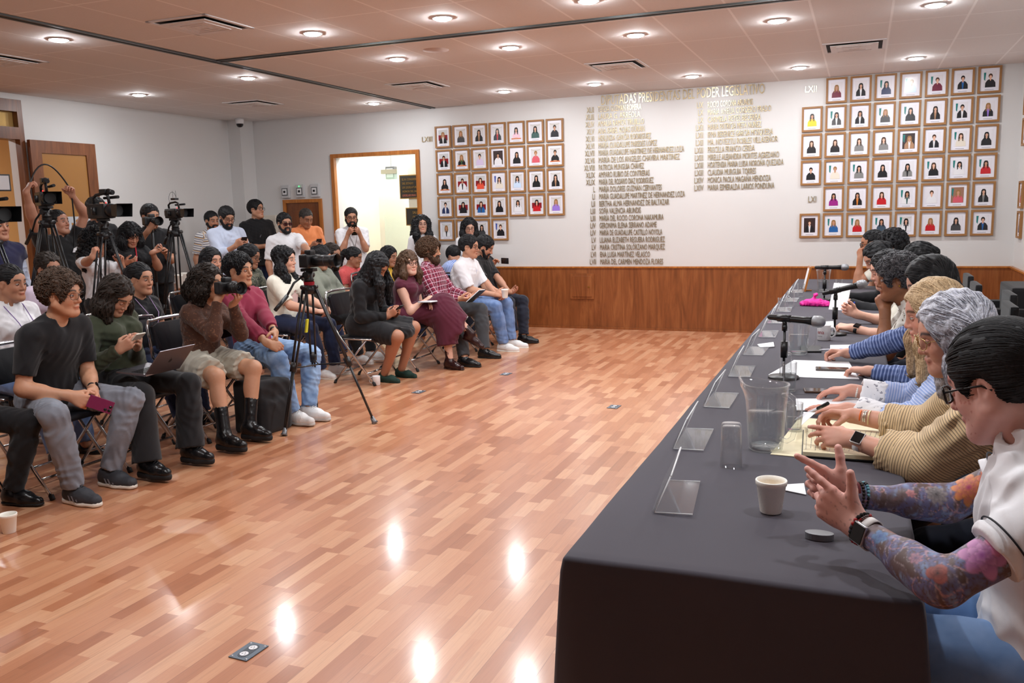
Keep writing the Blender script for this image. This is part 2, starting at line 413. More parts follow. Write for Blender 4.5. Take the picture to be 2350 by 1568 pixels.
# ------------------------------------------------------------------ ceiling diffusers, speaker, dome camera
M_VENT = mat('vent_white', (228, 228, 230), .45); M_VDARK = mat('vent_dark', (40, 40, 42), .8)
vent0 = None
def vent(x, y, label):
    global vent0
    if vent0 is None:
        r = empty('air_vent'); S = .27
        mb = MB()
        mb.box((-S, -S, -.008), (S, -S+.03, 0)).box((-S, S-.03, -.008), (S, S, 0)).box((-S, -S, -.008), (-S+.03, S, 0)).box((S-.03, -S, -.008), (S, S, 0)); mb.build('frame', M_VENT, r)
        mb = MB(); mb.faces([(-S+.03, -S+.03, -.001), (S-.03, -S+.03, -.001), (S-.03, S-.03, -.001), (-S+.03, S-.03, -.001)], [(3, 2, 1, 0)]); mb.build('backing', M_VDARK, r)
        mb = MB()
        mb.box((-.205, -.205, -.020), (.205, .205, -.014), bev=.003)
        for k in (.05, .10, .15):
            mb.box((-k-.004, -k-.004, -.024), (k+.004, -k+.004, -.020)).box((-k-.004, k-.004, -.024), (k+.004, k+.004, -.020)).box((-k-.004, -k, -.024), (-k+.004, k, -.020)).box((k-.004, -k, -.024), (k+.004, k, -.020))
        mb.build('louvres', M_VENT, r, norm=False)
        vent0 = r; c = r
    else: c = copy_tree(vent0)
    c.location = (x, y, ZC-.001); tag(c, label, 'air vent', 'square ceiling air vents')
for x, y, n in ((-4.58, 5.40, 'largest in view, front of the dark tracks'), (-4.68, 9.0, 'by the crossing of the tracks and lettered wall'), (-2.34, 8.85, 'above the gold lettering'), (-.12, 8.95, 'above the right portrait grid'), (-7.16, 9.3, 'in the far left corner'), (-7.04, 5.7, 'over the left doorway')):
    vent(x, y, 'white square ceiling air vent, ' + n)
p = PZ(1000, 115, ZC); t_ = empty('ceiling_speaker', (float(p[0]), float(p[1]), ZC), 0, 'round flush ceiling speaker beyond the long track', 'speaker')
MB().lathe([(0, -.006), (.1, -.006), (.102, -.004), (.115, -.003), (.118, .001)], 28).build('grille', mat('speaker_grille', (205, 192, 188), .7), t_)
p = PZ(2063, 62, ZC)
t_ = empty('dome_camera', (XL+.32, 10.6, ZC), 0, 'small white dome security camera in the far left ceiling corner', 'security camera')
MB().lathe([(0, 0), (.06, 0), (.062, -.03), (.055, -.07), (.05, -.075)], 20).build('housing', M_VENT, t_)
MB().lathe([(.05, -.074), (.046, -.1), (.03, -.12), (0, -.127)], 20).build('dome', mat('smoked_dome', (28, 28, 32), .12), t_)
# three white wall boxes with a green light, white box, corridor bits
M_BOXW = mat('device_white', (190, 190, 192), .5); M_BOXD = mat('device_grey', (96, 98, 100), .5)
for i, (x, n) in enumerate(((-8.0, 'left one'), (-7.74, 'middle one with a green light'), (-7.48, 'right one, nearest the opening'))):
    r = empty('wall_socket_box', (x, YB, 1.94), 0, 'grey square device box above the small brown door, ' + n, 'wall box', 'wall boxes above the small door')
    MB().box((-.075, -.04, -.095), (.075, 0, .095), bev=.01).build('housing', M_BOXW, r)
    MB().box((-.05, -.048, -.06), (.05, -.039, .05), bev=.004).build('cover', M_BOXD, r)
    MB().box((-.036, -.052, -.045), (.036, -.047, .036)).box((-.018, -.055, -.02), (.018, -.051, .012), mi=1).build('socket', [M_VENT, M_VDARK], r)
    if i == 1: MB().sphere((0, -.05, .068), .007, 8).build('indicator', mat('green_led', (60, 255, 120), .3, emit=4), r)
r = empty('control_box', (-8.29, YB, 1.46), 0, 'off-white box on the wall left of the small brown door', 'wall box')
MB().box((-.11, -.07, -.14), (.11, 0, .14), bev=.012).build('housing', mat('cream_plastic', (215, 208, 196), .5), r)
MB().box((-.02, -.074, -.02), (.02, -.069, .0)).build('latch', M_BOXD, r)
# corridor: glass door, plaques, emergency lamp
M_GLS = mat('green_tint_glass', (205, 232, 215), .05, alpha=.22)
r = empty('glass_door', (-7.13, YB+1.35, 0), 0, 'frameless glass door in the corridor beyond the opening', 'door')
MB().box((0, 0, .02), (.95, .012, 2.25)).build('glass_panel', M_GLS, r)
MB().box((-.02, -.012, 2.2), (.26, .024, 2.27), bev=.004).build('top_fitting', mat('satin_steel', (150, 146, 135), .3, .9), r)
mb = MB(); mb.box((.60, -.001, 1.05), (.64, 0, 1.34)).box((.68, -.001, 1.05), (.78, 0, 1.12)).box((.68, -.001, 1.16), (.76, 0, 1.2)).box((.68, -.001, 1.24), (.78, 0, 1.30)).build('green_decal', mat('green_decal', (90, 190, 140), .5), r)
r = empty('emergency_lamp', (-7.05, YB+1.5, 2.22), 0, 'grey square emergency lamp hanging inside the corridor', 'lamp')
MB().box((-.08, -.05, -.1), (.08, .05, .1), bev=.01).build('housing', M_BOXD, r); MB().box((-.055, -.06, -.07), (.055, -.048, .07)).build('lens', M_BOXW, r); MB().tube([(0, 0, .1), (0, 0, .58)], .008, 8).build('stem', M_BOXW, r)
r = empty('corridor_bracket', (-6.78, YB+1.5, 2.66), 0, 'angled metal fixture under the corridor ceiling', 'fixture')
MB().prism([(-.12, .14), (.12, .14), (.10, -.1), (-.02, -.1)], .12, Matrix.Rotation(pi/2, 4, 'X')).build('housing', mat('satin_steel', (150, 146, 135), .3, .9), r)
M_PLQ = mat('plaque_dark', (58, 56, 50), .4, .3); M_PLG = mat('plaque_gold', (186, 150, 84), .35, .7); M_PLR = mat('plaque_red', (190, 110, 90), .5)
def txt(body, size, m, parent, loc, rot=(pi/2, 0, 0), sx=1., ext=.001, align='LEFT', name='lettering'):
    cu = bpy.data.curves.new(name, 'FONT'); cu.body = body; cu.size = size; cu.extrude = ext; cu.align_x = align; cu.resolution_u = 2
    cu.materials.append(m); to = bpy.data.objects.new('tmp', cu); COL.objects.link(to)
    me = bpy.data.meshes.new_from_object(to); bpy.data.objects.remove(to); bpy.data.curves.remove(cu); me.name = name
    o = bpy.data.objects.new(name, me); link(o, parent); o.location = loc; o.rotation_euler = rot; o.scale = (sx, 1, 1); return o
a = PY(930, 400, 11.3); PLY = YB+.75
# plaques hang on a partition seen through the opening
tag(MB().box((-6.35, PLY, 0), (-5.2, PLY+.08, 2.8)).build('wall_partition', M_HALL), kind='structure')
for (x0, y0, x1, y1), n, lines in (((917, 402, 975, 457), 'upper', ['EL H. CONGRESO', 'DEL ESTADO', 'LIX LEGISLATURA', 'HONOR DEL SALON DE LAS', 'LEGISLADORAS']), ((932, 477, 975, 518), 'lower', ['SALON', 'DE LAS', 'LEGISLADORAS'])):
    A = PY(x0, y0, PLY); B = PY(x0, y1, PLY); wd = .62 if n == 'upper' else .42
    r = empty('plaque', (float(A[0]), PLY, float(B[2])), 0, 'dark bronze plaque with gold lettering in the corridor, %s one' % n, 'plaque', 'bronze plaques in the corridor')
    h = float(A[2]-B[2]); MB().box((0, -.02, 0), (wd, 0, h), bev=.004).build('rim', M_PLG, r); MB().box((.015, -.024, .015), (wd-.015, -.018, h-.015)).build('plate', M_PLQ, r)
    nl = len(lines)
    for i, s in enumerate(lines): txt(s, h/nl*.62, M_PLR if i == nl-1 and n == 'upper' else M_PLG, r, (.05 if n == 'upper' else .12, -.026, h-.04-(i+.75)*(h-.06)/nl), sx=.75)
# ------------------------------------------------------------------ organic surfaces: smooth unions of tapered limbs, meshed as one skin
F32 = np.float32
class SD:
    def __init__(s): s.ops = []
    def cone(s, a, b, ra, rb, k=.02, q=1., n=None, fb=False, fa=False, op='+'):
        """tapered limb a->b; q<1 flattens it along n; fa / fb cut the end flat"""
        s.ops.append(('c', op, k, np.array(a, float), np.array(b, float), ra, rb, q, None if n is None else nrm(n), fa, fb)); return s
    def ell(s, c, r, M=None, k=.02, op='+'):
        """ellipsoid, M rows are its axes"""
        s.ops.append(('e', op, k, np.array(c, float), np.array(r, float), np.eye(3) if M is None else np.array(M, float))); return s
    def box(s, c, h, M=None, r=.0, k=.01, op='+'):
        s.ops.append(('b', op, k, np.array(c, float), np.array(h, float), np.eye(3) if M is None else np.array(M, float), r)); return s
    def _bb(s, o):
        t, op, k = o[:3]; pad = k+.012
        if t == 'c':
            m = max(o[5], o[6])*max(1, 1/o[7] if o[7] > 1 else 1)*(o[7] if o[7] > 1 else 1)+pad
            return np.minimum(o[3], o[4])-m, np.maximum(o[3], o[4])+m
        if t == 'e': e = np.sqrt(((o[5]*o[4][:, None])**2).sum(0))+pad; return o[3]-e, o[3]+e
        e = (abs(o[5])*o[4][:, None]).sum(0)+o[6]+pad; return o[3]-e, o[3]+e
    def ev(s, o, X, Y, Z):
        t = o[0]
        if t == 'c':
            a, b, ra, rb, q, n, fa, fb = o[3:]
            ab = b-a; L2 = float(ab@ab)+1e-12; L = sqrt(L2)
            x, y, z = X-F32(a[0]), Y-F32(a[1]), Z-F32(a[2])
            t_ = (x*F32(ab[0])+y*F32(ab[1])+z*F32(ab[2]))/F32(L2); tc = np.clip(t_, 0, 1)
            x = x-tc*F32(ab[0]); y = y-tc*F32(ab[1]); z = z-tc*F32(ab[2])
            if n is not None and q != 1:
                w = (x*F32(n[0])+y*F32(n[1])+z*F32(n[2]))*F32(1/q-1)
                x = x+w*F32(n[0]); y = y+w*F32(n[1]); z = z+w*F32(n[2])
            d = np.sqrt(x*x+y*y+z*z)-(F32(ra)+tc*F32(rb-ra))
            if n is not None and q < 1: d = d*F32(.5+.5*q)
            if fb: d = np.maximum(d, (t_-1)*F32(L))
            if fa: d = np.maximum(d, -t_*F32(L))
            return d
        c, r, M = o[3], o[4], o[5]
        x, y, z = X-F32(c[0]), Y-F32(c[1]), Z-F32(c[2])
        u = [x*F32(M[i][0])+y*F32(M[i][1])+z*F32(M[i][2]) for i in range(3)]
        if t == 'e':
            k0 = np.sqrt(sum((u[i]/F32(r[i]))**2 for i in range(3)))
            k1 = np.sqrt(sum((u[i]/F32(r[i]**2))**2 for i in range(3)))+F32(1e-6)
            return k0*(k0-1)/k1
        g = [np.abs(u[i])-F32(r[i]) for i in range(3)]
        out = np.sqrt(sum(np.maximum(v, 0)**2 for v in g)); ins = np.minimum(np.maximum(np.maximum(g[0], g[1]), g[2]), 0)
        return out+ins-F32(o[6])
    def field(s, h, lo=None, hi=None):
        bb = [s._bb(o) for o in s.ops if o[1] == '+']
        l = np.min([b[0] for b in bb], 0)-h; u = np.max([b[1] for b in bb], 0)+h
        if lo is not None: l = np.maximum(l, lo)
        if hi is not None: u = np.minimum(u, hi)
        n = np.ceil((u-l)/h).astype(int)+1
        ax = [(l[i]+h*np.arange(n[i])).astype(F32) for i in range(3)]
        D = np.full(n, .05, F32)
        for o in s.ops:
            b0, b1 = s._bb(o)
            i0 = np.maximum(np.floor((b0-l)/h).astype(int), 0); i1 = np.minimum(np.ceil((b1-l)/h).astype(int)+1, n)
            if np.any(i1 <= i0): continue
            sl = tuple(slice(i0[i], i1[i]) for i in range(3))
            d = s.ev(o, ax[0][sl[0]][:, None, None], ax[1][sl[1]][None, :, None], ax[2][sl[2]][None, None, :])
            A = D[sl]; k = F32(max(o[2], 1e-4))
            if o[1] == '+':
                t = np.clip(.5+.5*(d-A)/k, 0, 1); D[sl] = d*(1-t)+A*t-k*t*(1-t)
            elif o[1] == '-':
                t = np.clip(.5-.5*(d+A)/k, 0, 1); D[sl] = A*(1-t)-d*t+k*t*(1-t)
        return D, l, ax
    def mesh(s, h, disp=None, cut=(), lo=None, hi=None):
        D, l, ax = s.field(h, lo, hi)
        if disp is not None:
            I = np.nonzero(np.abs(D) < 3*h+.012)
            P = np.stack([ax[i][I[i]] for i in range(3)], 1); D[I] += disp(P).astype(F32)
        for c in cut:   # keep the side where (p-pt).n < 0
            pt, n = c
            D = np.maximum(D, (ax[0][:, None, None]-F32(pt[0]))*F32(n[0])+(ax[1][None, :, None]-F32(pt[1]))*F32(n[1])+(ax[2][None, None, :]-F32(pt[2]))*F32(n[2]))
        D[0], D[-1], D[:, 0], D[:, -1], D[:, :, 0], D[:, :, -1] = (np.maximum(D[0], h*.3), np.maximum(D[-1], h*.3), np.maximum(D[:, 0], h*.3), np.maximum(D[:, -1], h*.3), np.maximum(D[:, :, 0], h*.3), np.maximum(D[:, :, -1], h*.3))
        return nets(D, l, h)
    def at(s, P):
        X, Y, Z = (P[:, i].astype(F32) for i in range(3)); D = np.full(len(P), .3, F32)
        for o in s.ops:
            d = s.ev(o, X, Y, Z); k = F32(max(o[2], 1e-4))
            if o[1] == '+': t = np.clip(.5+.5*(d-D)/k, 0, 1); D = d*(1-t)+D*t-k*t*(1-t)
            else: t = np.clip(.5-.5*(d+D)/k, 0, 1); D = D*(1-t)-d*t+k*t*(1-t)
        return D
    def grad(s, P, D=None, e=.004):
        D = s.at(P) if D is None else D; G = np.stack([s.at(P+np.eye(3)[i]*e)-D for i in range(3)], 1)
        return D, G/(np.linalg.norm(G, axis=1)[:, None]+1e-9)
def nets(D, lo, h):
    s = (D < 0); n = np.array(D.shape)-1
    c = s.astype(np.int8); cnt = sum(c[i:n[0]+i, j:n[1]+j, k:n[2]+k] for i in (0, 1) for j in (0, 1) for k in (0, 1))
    A = np.nonzero((cnt > 0) & (cnt < 8)); N = len(A[0])
    idx = np.full(n, -1, np.int32); idx[A] = np.arange(N)
    acc = np.zeros((N, 3), F32); num = np.zeros(N, F32)
    for ax in range(3):
        o1, o2 = [a for a in range(3) if a != ax]
        for u in (0, 1):
            for v in (0, 1):
                p = [A[0], A[1], A[2]]; p = [a.copy() for a in p]; p[o1] = p[o1]+u; p[o2] = p[o2]+v
                d0 = D[p[0], p[1], p[2]]; q = list(p); q[ax] = q[ax]+1; d1 = D[q[0], q[1], q[2]]
                m = (d0 < 0) != (d1 < 0); t = np.where(m, d0/np.where(m, d0-d1, 1), 0)
                pos = np.zeros((N, 3), F32); pos[:, o1] = u; pos[:, o2] = v; pos[:, ax] = t
                acc += pos*m[:, None]; num += m
    V = (np.stack(A, 1)+acc/np.maximum(num, 1)[:, None])*h+lo
    Q = []
    for ax in range(3):
        o1, o2 = [(1, 2), (2, 0), (0, 1)][ax]
        a0 = [slice(None)]*3; a1 = [slice(None)]*3; a0[ax] = slice(0, -1); a1[ax] = slice(1, None)
        e0, e1 = s[tuple(a0)], s[tuple(a1)]
        I = np.nonzero(e0 != e1); I = [i for i in I]
        ok = (I[o1] > 0) & (I[o2] > 0) & (I[o1] < n[o1]) & (I[o2] < n[o2]); I = [i[ok] for i in I]
        ins = e0[tuple(I)]
        def g(d1, d2):
            J = list(I); J[o1] = J[o1]+d1; J[o2] = J[o2]+d2; return idx[J[0], J[1], J[2]]
        q = np.stack([g(-1, -1), g(0, -1), g(0, 0), g(-1, 0)], 1)
        q[~ins] = q[~ins][:, ::-1]; Q.append(q)
    Q = np.concatenate(Q); return V.astype(F32), Q[(Q >= 0).all(1)]
def mesh_obj(name, V, Q, mats, parent=None, col=None, mi=None, smooth=True, attrs=None):
    me = bpy.data.meshes.new(name); V = np.asarray(V, F32); nq = len(Q); k = Q.shape[1]
    me.vertices.add(len(V)); me.vertices.foreach_set('co', V.ravel())
    me.loops.add(nq*k); me.loops.foreach_set('vertex_index', Q.astype(np.int32).ravel())
    me.polygons.add(nq); me.polygons.foreach_set('loop_start', np.arange(0, nq*k, k, dtype=np.int32))
    if mi is not None: me.polygons.foreach_set('material_index', mi.astype(np.int32))
    me.polygons.foreach_set('use_smooth', np.ones(nq, bool) if smooth else np.zeros(nq, bool))
    for m in (mats if isinstance(mats, (list, tuple)) else [mats]): me.materials.append(m)
    if col is not None:
        a = me.color_attributes.new('col', 'FLOAT_COLOR', 'POINT'); a.data.foreach_set('color', np.concatenate([col, np.ones((len(col), 1))], 1).astype(F32).ravel())
    for nm, v in (attrs or {}).items():
        a = me.attributes.new(nm, 'FLOAT_VECTOR', 'POINT'); a.data.foreach_set('vector', v.astype(F32).ravel())
    me.update(calc_edges=True); me.validate()
    o = bpy.data.objects.new(name, me); link(o, parent); return o
def vnormals(V, Q):
    N = np.zeros((len(V), 3)); n = np.cross(V[Q[:, 2]]-V[Q[:, 0]], V[Q[:, 3]]-V[Q[:, 1]])
    for i in range(4): np.add.at(N, Q[:, i], n)
    return N/(np.linalg.norm(N, axis=1)[:, None]+1e-12)
def wob(seed, amp, wl, n=5, aniso=None):
    """cheap smooth noise: sum of warped sines"""
    r = np.random.RandomState(seed); K = []
    for i in range(n):
        k = r.normal(size=3); k /= np.linalg.norm(k); 
        if aniso is not None: k = nrm(k*np.array(aniso))
        K.append((k*2*pi/(wl*(.6+.9*r.rand())), r.rand()*6.28, r.normal(size=3)*2*pi/(wl*3), r.rand()*6.28))
    def f(P):
        s = np.zeros(len(P))
        for k, ph, k2, p2 in K: s += np.sin(P@k+ph+1.6*np.sin(P@k2+p2))
        return s*(amp/sqrt(n))
    return f
def folds(seed, amp, wl, n=4, dirs=None):
    """cloth folds: a few soft ridges that fade in and out"""
    r = np.random.RandomState(seed); K = []
    for i in range(n):
        k = nrm(r.normal(size=3)*np.array([1, 1, .75])) if dirs is None else nrm(np.array(dirs)+r.normal(size=3)*.45)
        K.append((k*2*pi/(wl*(.7+.8*r.rand())), r.rand()*6.28, nrm(r.normal(size=3))*2*pi/(wl*2.3), r.rand()*6.28, nrm(r.normal(size=3))*2*pi/(wl*4), r.rand()*6.28))
    def f(P):
        s = np.zeros(len(P))
        for k, ph, k2, p2, k3, p3 in K:
            a = np.sin(P@k+ph+1.3*np.sin(P@k2+p2)); s += (1-np.sqrt(a*a+.09))*np.clip(.25+np.sin(P@k3+p3), 0, 1)
        return -s*amp*1.5+amp*.5
    return f
def merge(parts):
    """[(V,Q,col)] -> one"""
    Vs, Qs, Cs, o = [], [], [], 0
    for V, Q, C in parts:
        Vs.append(V); Qs.append(Q+o); Cs.append(C); o += len(V)
    return np.concatenate(Vs), np.concatenate(Qs), np.concatenate(Cs)
def tubes(P, R, ns=3):
    """P (N,S,3) polylines, R (N,S) radii -> quads"""
    N, S, _ = P.shape
    T = np.gradient(P, axis=1); T /= np.linalg.norm(T, axis=2)[..., None]+1e-9
    up = np.array([.31, .42, .85]); A = np.cross(T, up); A /= np.linalg.norm(A, axis=2)[..., None]+1e-9; B = np.cross(T, A)
    ang = 2*pi*np.arange(ns)/ns
    V = P[:, :, None, :]+R[:, :, None, None]*(A[:, :, None, :]*np.cos(ang)[None, None, :, None]+B[:, :, None, :]*np.sin(ang)[None, None, :, None])
    base = (np.arange(N)[:, None, None]*S+np.arange(S-1)[None, :, None])*ns; k = np.arange(ns)[None, None, :]; k2 = (k+1) % ns
    Q = np.stack([base+k, base+k2, base+ns+k2, base+ns+k], -1).reshape(-1, 4)
    return V.reshape(-1, 3), Q
# ------------------------------------------------------------------ people
def m_skin():
    t = NT('skin'); a = t.attr('col')
    f = t.noise(t.coord(), 60, 4); c = t.mix(.10, a.outputs['Color'], t.ramp(f, [(.3, (170, 120, 110)), (.7, (255, 235, 225))]), 'MULTIPLY')
    t.l(c, t.b.inputs['Base Color']); t.b.inputs['Roughness'].default_value = .52
    t.b.inputs['Subsurface Weight'].default_value = .12; t.b.inputs['Subsurface Radius'].default_value = (.012, .005, .003); t.b.inputs['Subsurface Scale'].default_value = .6
    t.bump(t.noise(t.coord(), 420, 2), .05, .002); return t.m
M_SKIN = m_skin()
def m_eye():
    t = NT('eye_surface'); a = t.attr('col'); t.l(a.outputs['Color'], t.b.inputs['Base Color']); t.b.inputs['Roughness'].default_value = .12; return t.m
M_EYE = m_eye()
def m_hair(name, c1, c2, rough=.38, freq=160):
    if name in MATS: return MATS[name]
    t = NT(name); f = t.noise(t.coord(), freq, 3, .6); a = t.attr('col')
    c = t.ramp(f, [(.35, c1), (.65, c2)])
    t.l(t.mix(1.0, c, a.outputs['Color'], 'MULTIPLY'), t.b.inputs['Base Color'])
    t.b.inputs['Roughness'].default_value = rough; t.b.inputs['Specular IOR Level'].default_value = .35
    MATS[name] = t.m; return t.m
def m_cloth(name, c, pat=None, c2=None, c3=None, scale=1., rough=.85, sheen=.15, bump=.12, weave=900):
    """cloth; patterns ride on the garment's own (along, around) coordinates"""
    if name in MATS: return MATS[name]
    t = NT(name); base = lin(c)+(1,); a = t.attr('ax'); u, v, w_ = t.sep(a.outputs['Vector'])
    f = t.noise(t.coord(), 25, 3); colr = t.mix(.22, base, t.ramp(f, [(.3, .72), (.7, 1.)]), 'MULTIPLY')
    if pat == 'stripe':      # rings around the limb, dark/light
        x = t.math('FRACT', t.math('DIVIDE', u, .02*scale)); colr = t.mix(t.math('GREATER_THAN', x, .62), colr, lin(c2))
        if c3: colr = t.mix(t.math('LESS_THAN', t.math('FRACT', t.math('DIVIDE', u, .06*scale)), .1), colr, lin(c3))
    elif pat == 'pin':
        x = t.math('FRACT', t.math('DIVIDE', u, .02*scale)); colr = t.mix(t.math('GREATER_THAN', x, .84), colr, lin(c2)); colr = t.mix(t.math('MULTIPLY', t.math('LESS_THAN', x, .25), .4), colr, lin((150, 116, 78)))
    elif pat == 'long':      # lengthwise stripes
        x = t.math('FRACT', t.math('DIVIDE', v, .02*scale)); colr = t.mix(t.math('GREATER_THAN', x, .6), colr, lin(c2))
    elif pat == 'plaid':
        x = t.math('FRACT', t.math('DIVIDE', u, .05*scale)); y = t.math('FRACT', t.math('DIVIDE', v, .05*scale))
        for q in (x, y): colr = t.mix(t.math('MULTIPLY', t.math('GREATER_THAN', q, .55), .55), colr, lin(c2))
        for q in (x, y): colr = t.mix(t.math('MULTIPLY', t.math('LESS_THAN', q, .1), .85), colr, lin(c3))
    elif pat == 'camo':
        n = t.noise(t.coord(), 22*scale, 2); colr = t.mix(t.math('GREATER_THAN', n, .52), colr, lin(c2)); n2 = t.noise(t.coord(), 30*scale, 2, .5, 1); colr = t.mix(t.math('GREATER_THAN', n2, .6), colr, lin(c3))
    elif pat == 'denim':
        n = t.noise(t.coord(), 9, 3); colr = t.mix(t.ramp(n, [(.35, 0.), (.7, 1.)]), colr, lin(c2))
    elif pat == 'speck':
        n = t.noise(t.coord(), 70*scale, 2); colr = t.mix(t.math('GREATER_THAN', n, .62), colr, lin(c2))
    t.l(colr, t.b.inputs['Base Color']); t.b.inputs['Roughness'].default_value = rough; t.b.inputs['Sheen Weight'].default_value = sheen
    t.b.inputs['Specular IOR Level'].default_value = .25
    t.bump(t.noise(t.coord(), weave, 2), bump, .002)
    MATS[name] = t.m; return t.m

def frame(face_deg, up=(0, 0, 1), pitch=0., roll=0.):
    """rows forward, left, up"""
    a = radians(face_deg); F = V3(cos(a), sin(a), 0); U = nrm(up); F = nrm(F-U*(F@U)); L = np.cross(U, F)
    p = radians(pitch); F2 = F*cos(p)-U*sin(p); U2 = U*cos(p)+F*sin(p)
    r = radians(roll); L2 = L*cos(r)+U2*sin(r); U3 = U2*cos(r)-L*sin(r)
    return np.array([F2, L2, U3])
def ik(a, b, l1, l2, hint):
    v = b-a; d = np.linalg.norm(v)
    if d > (l1+l2)*.998:
        k = min(d/(l1+l2)/.998, 1.12); l1 *= k; l2 *= k
        if d > (l1+l2)*.998: b = a+v/d*(l1+l2)*.998; v = b-a; d = np.linalg.norm(v)
    if d < abs(l1-l2)+.02: b = a+nrm(v)*(abs(l1-l2)+.02); v = b-a; d = np.linalg.norm(v)
    x = (l1*l1-l2*l2+d*d)/(2*d); h = sqrt(max(l1*l1-x*x, 0)); e = v/d
    n = nrm(np.array(hint, float)-e*(np.array(hint, float)@e)); return a+e*x+n*h, b

class Head:
    def __init__(s, c, M, hs, par):
        s.c, s.M, s.hs, s.p = np.array(c, float), M, hs, par
    def w(s, f, l, u): return s.c+(f*s.M[0]+l*s.M[1]+u*s.M[2])*s.hs
    def e(s, sd, c, r, k=.015, op='+', g=0): sd.ell(s.w(*c), np.array(r)*s.hs+g, s.M, k*s.hs, op)
    def cn(s, sd, a, b, ra, rb, k=.012, op='+', g=0, q=1, n=None): sd.cone(s.w(*a), s.w(*b), ra*s.hs+g, rb*s.hs+g, k*s.hs, q, n, op=op)
    def skull(s, sd, g=0, fine=True):
        p = s.p; jw = p.get('jaw', 1.); fw = p.get('fat', 1.); nz = p.get('nose', 1.); ch = p.get('chin', 1.)
        s.e(sd, (-.014, 0, .036), (.097, .076, .086), .02, g=g)
        s.e(sd, (.022, 0, -.028), (.066, .059*fw, .086), .03, g=g)
        s.e(sd, (.048, 0, .035), (.044, .058, .05), .03, g=g)
        for q in (-1, 1):
            s.cn(sd, (.0, .056*jw*fw, -.045), (.062, .022*jw, -.093), .024, .018, .03, g=g)
            s.e(sd, (.055, .038, -.026) if q > 0 else (.055, -.038, -.026), (.028*fw, .023*fw, .028*fw), .025, g=g)
        s.cn(sd, (.0, -.056*jw*fw, -.045), (.062, -.022*jw, -.093), .024, .018, .03, g=g)
        s.e(sd, (.07*ch, 0, -.097), (.021, .024, .018), .02, g=g)
        s.e(sd, (.03, 0, -.085), (.05, .035*fw, .02*fw), .03, g=g)
        if g: return
        s.cn(sd, (.079, -.03, .030), (.079, .03, .030), .011, .011, .014)
        for q in (-1, 1): s.e(sd, (.101, .032*q, .006), (.021, .019, .0125), .012, '-')
        s.cn(sd, (.086, 0, .018), (.107*nz**.3, 0, -.022), .0085, .0105*nz, .012)
        s.e(sd, (.106*nz**.3, 0, -.027), (.0135*nz, .0115*nz, .0105), .006)
        for q in (-1, 1): s.e(sd, (.092, .0135*q*nz, -.030), (.011, .0085, .0085), .006)
        s.cn(sd, (.088, -.013, -.056), (.088, .013, -.056), .0085, .0085, .01)
        s.cn(sd, (.0895, -.014, -.0575), (.0895, .014, -.0575), .0052, .0052, .005)
        s.cn(sd, (.0875, -.012, -.0685), (.0875, .012, -.0685), .0062, .0062, .005)
        s.cn(sd, (.099, -.023, -.063), (.099, .023, -.063), .0022, .0022, .003, op='-')
        for q in (-1, 1):
            s.e(sd, (-.006, .077*q, -.002), (.020, .0095, .033), .008)
            s.e(sd, (.0, .088*q, .002), (.010, .008, .018), .004, '-')
    def paint(s, V, skin, col=None):
        P = (V-s.c)@s.M.T/s.hs; f, l, u = P.T; p = s.p; C = np.tile(np.array(skin), (len(V), 1))
        def blend(w, c):
            w = np.clip(w, 0, 1)[:, None]; C[:] = C*(1-w)+np.array(c)*w
        sk = np.array(skin)
        blend(.30*np.exp(-((l/1-.0)**2*0+((abs(l)-.042)/.02)**2+((u+.03)/.022)**2))*(f > .03), sk*np.array([1.1, .72, .68]))
        blend(.35*np.exp(-((l/.016)**2+((u+.028)/.013)**2))*(f > .09), sk*np.array([1.08, .74, .7]))
        bl = p.get('brow', (.02, .012, .01)); 
        arc = .030+.006*(1-((abs(l)-.033)/.02)**2)
        blend(np.clip(1.25-abs(u-arc)/.0068, 0, 1)*((abs(l) > .011) & (abs(l) < .053) & (f > .05)), bl)
        lip = p.get('lip', sk*np.array([.95, .5, .5]))
        wl = np.clip(1.4-np.sqrt((l/.025)**2+((u+.063)/.0115)**2)*1.15, 0, 1)*(f > .082)
        blend(wl*.8, lip)
        blend(np.clip(1.3-abs(u+.0632)/.0016, 0, 1)*(abs(l) < .021)*(f > .08)*.8, sk*.25)
        blend(.5*np.exp(-(((abs(l)-.032)/.02)**2+((u-.004)/.012)**2))*(f > .06), sk*np.array([.78, .62, .6]))
        if p.get('stub', 0): blend(p['stub']*np.clip((-.03-u)/.012, 0, 1)*np.clip((f+.005)/.02, 0, 1)*(1-wl)*np.clip((abs(l)-.004*0+.2), 0, 1), bl)
        if p.get('mous', 0): blend(p['mous']*np.clip(1.5-abs(u+.0465)/.0055, 0, 1)*(abs(l) < .03)*(f > .07), bl)
        if p.get('flush'): blend(.6*np.clip(1.4-np.sqrt((l/.06)**2+((u-.055)/.03)**2), 0, 1)*(f > .03), sk*np.array([1.0, .52, .55]))
        return np.clip(C, 0, 1)
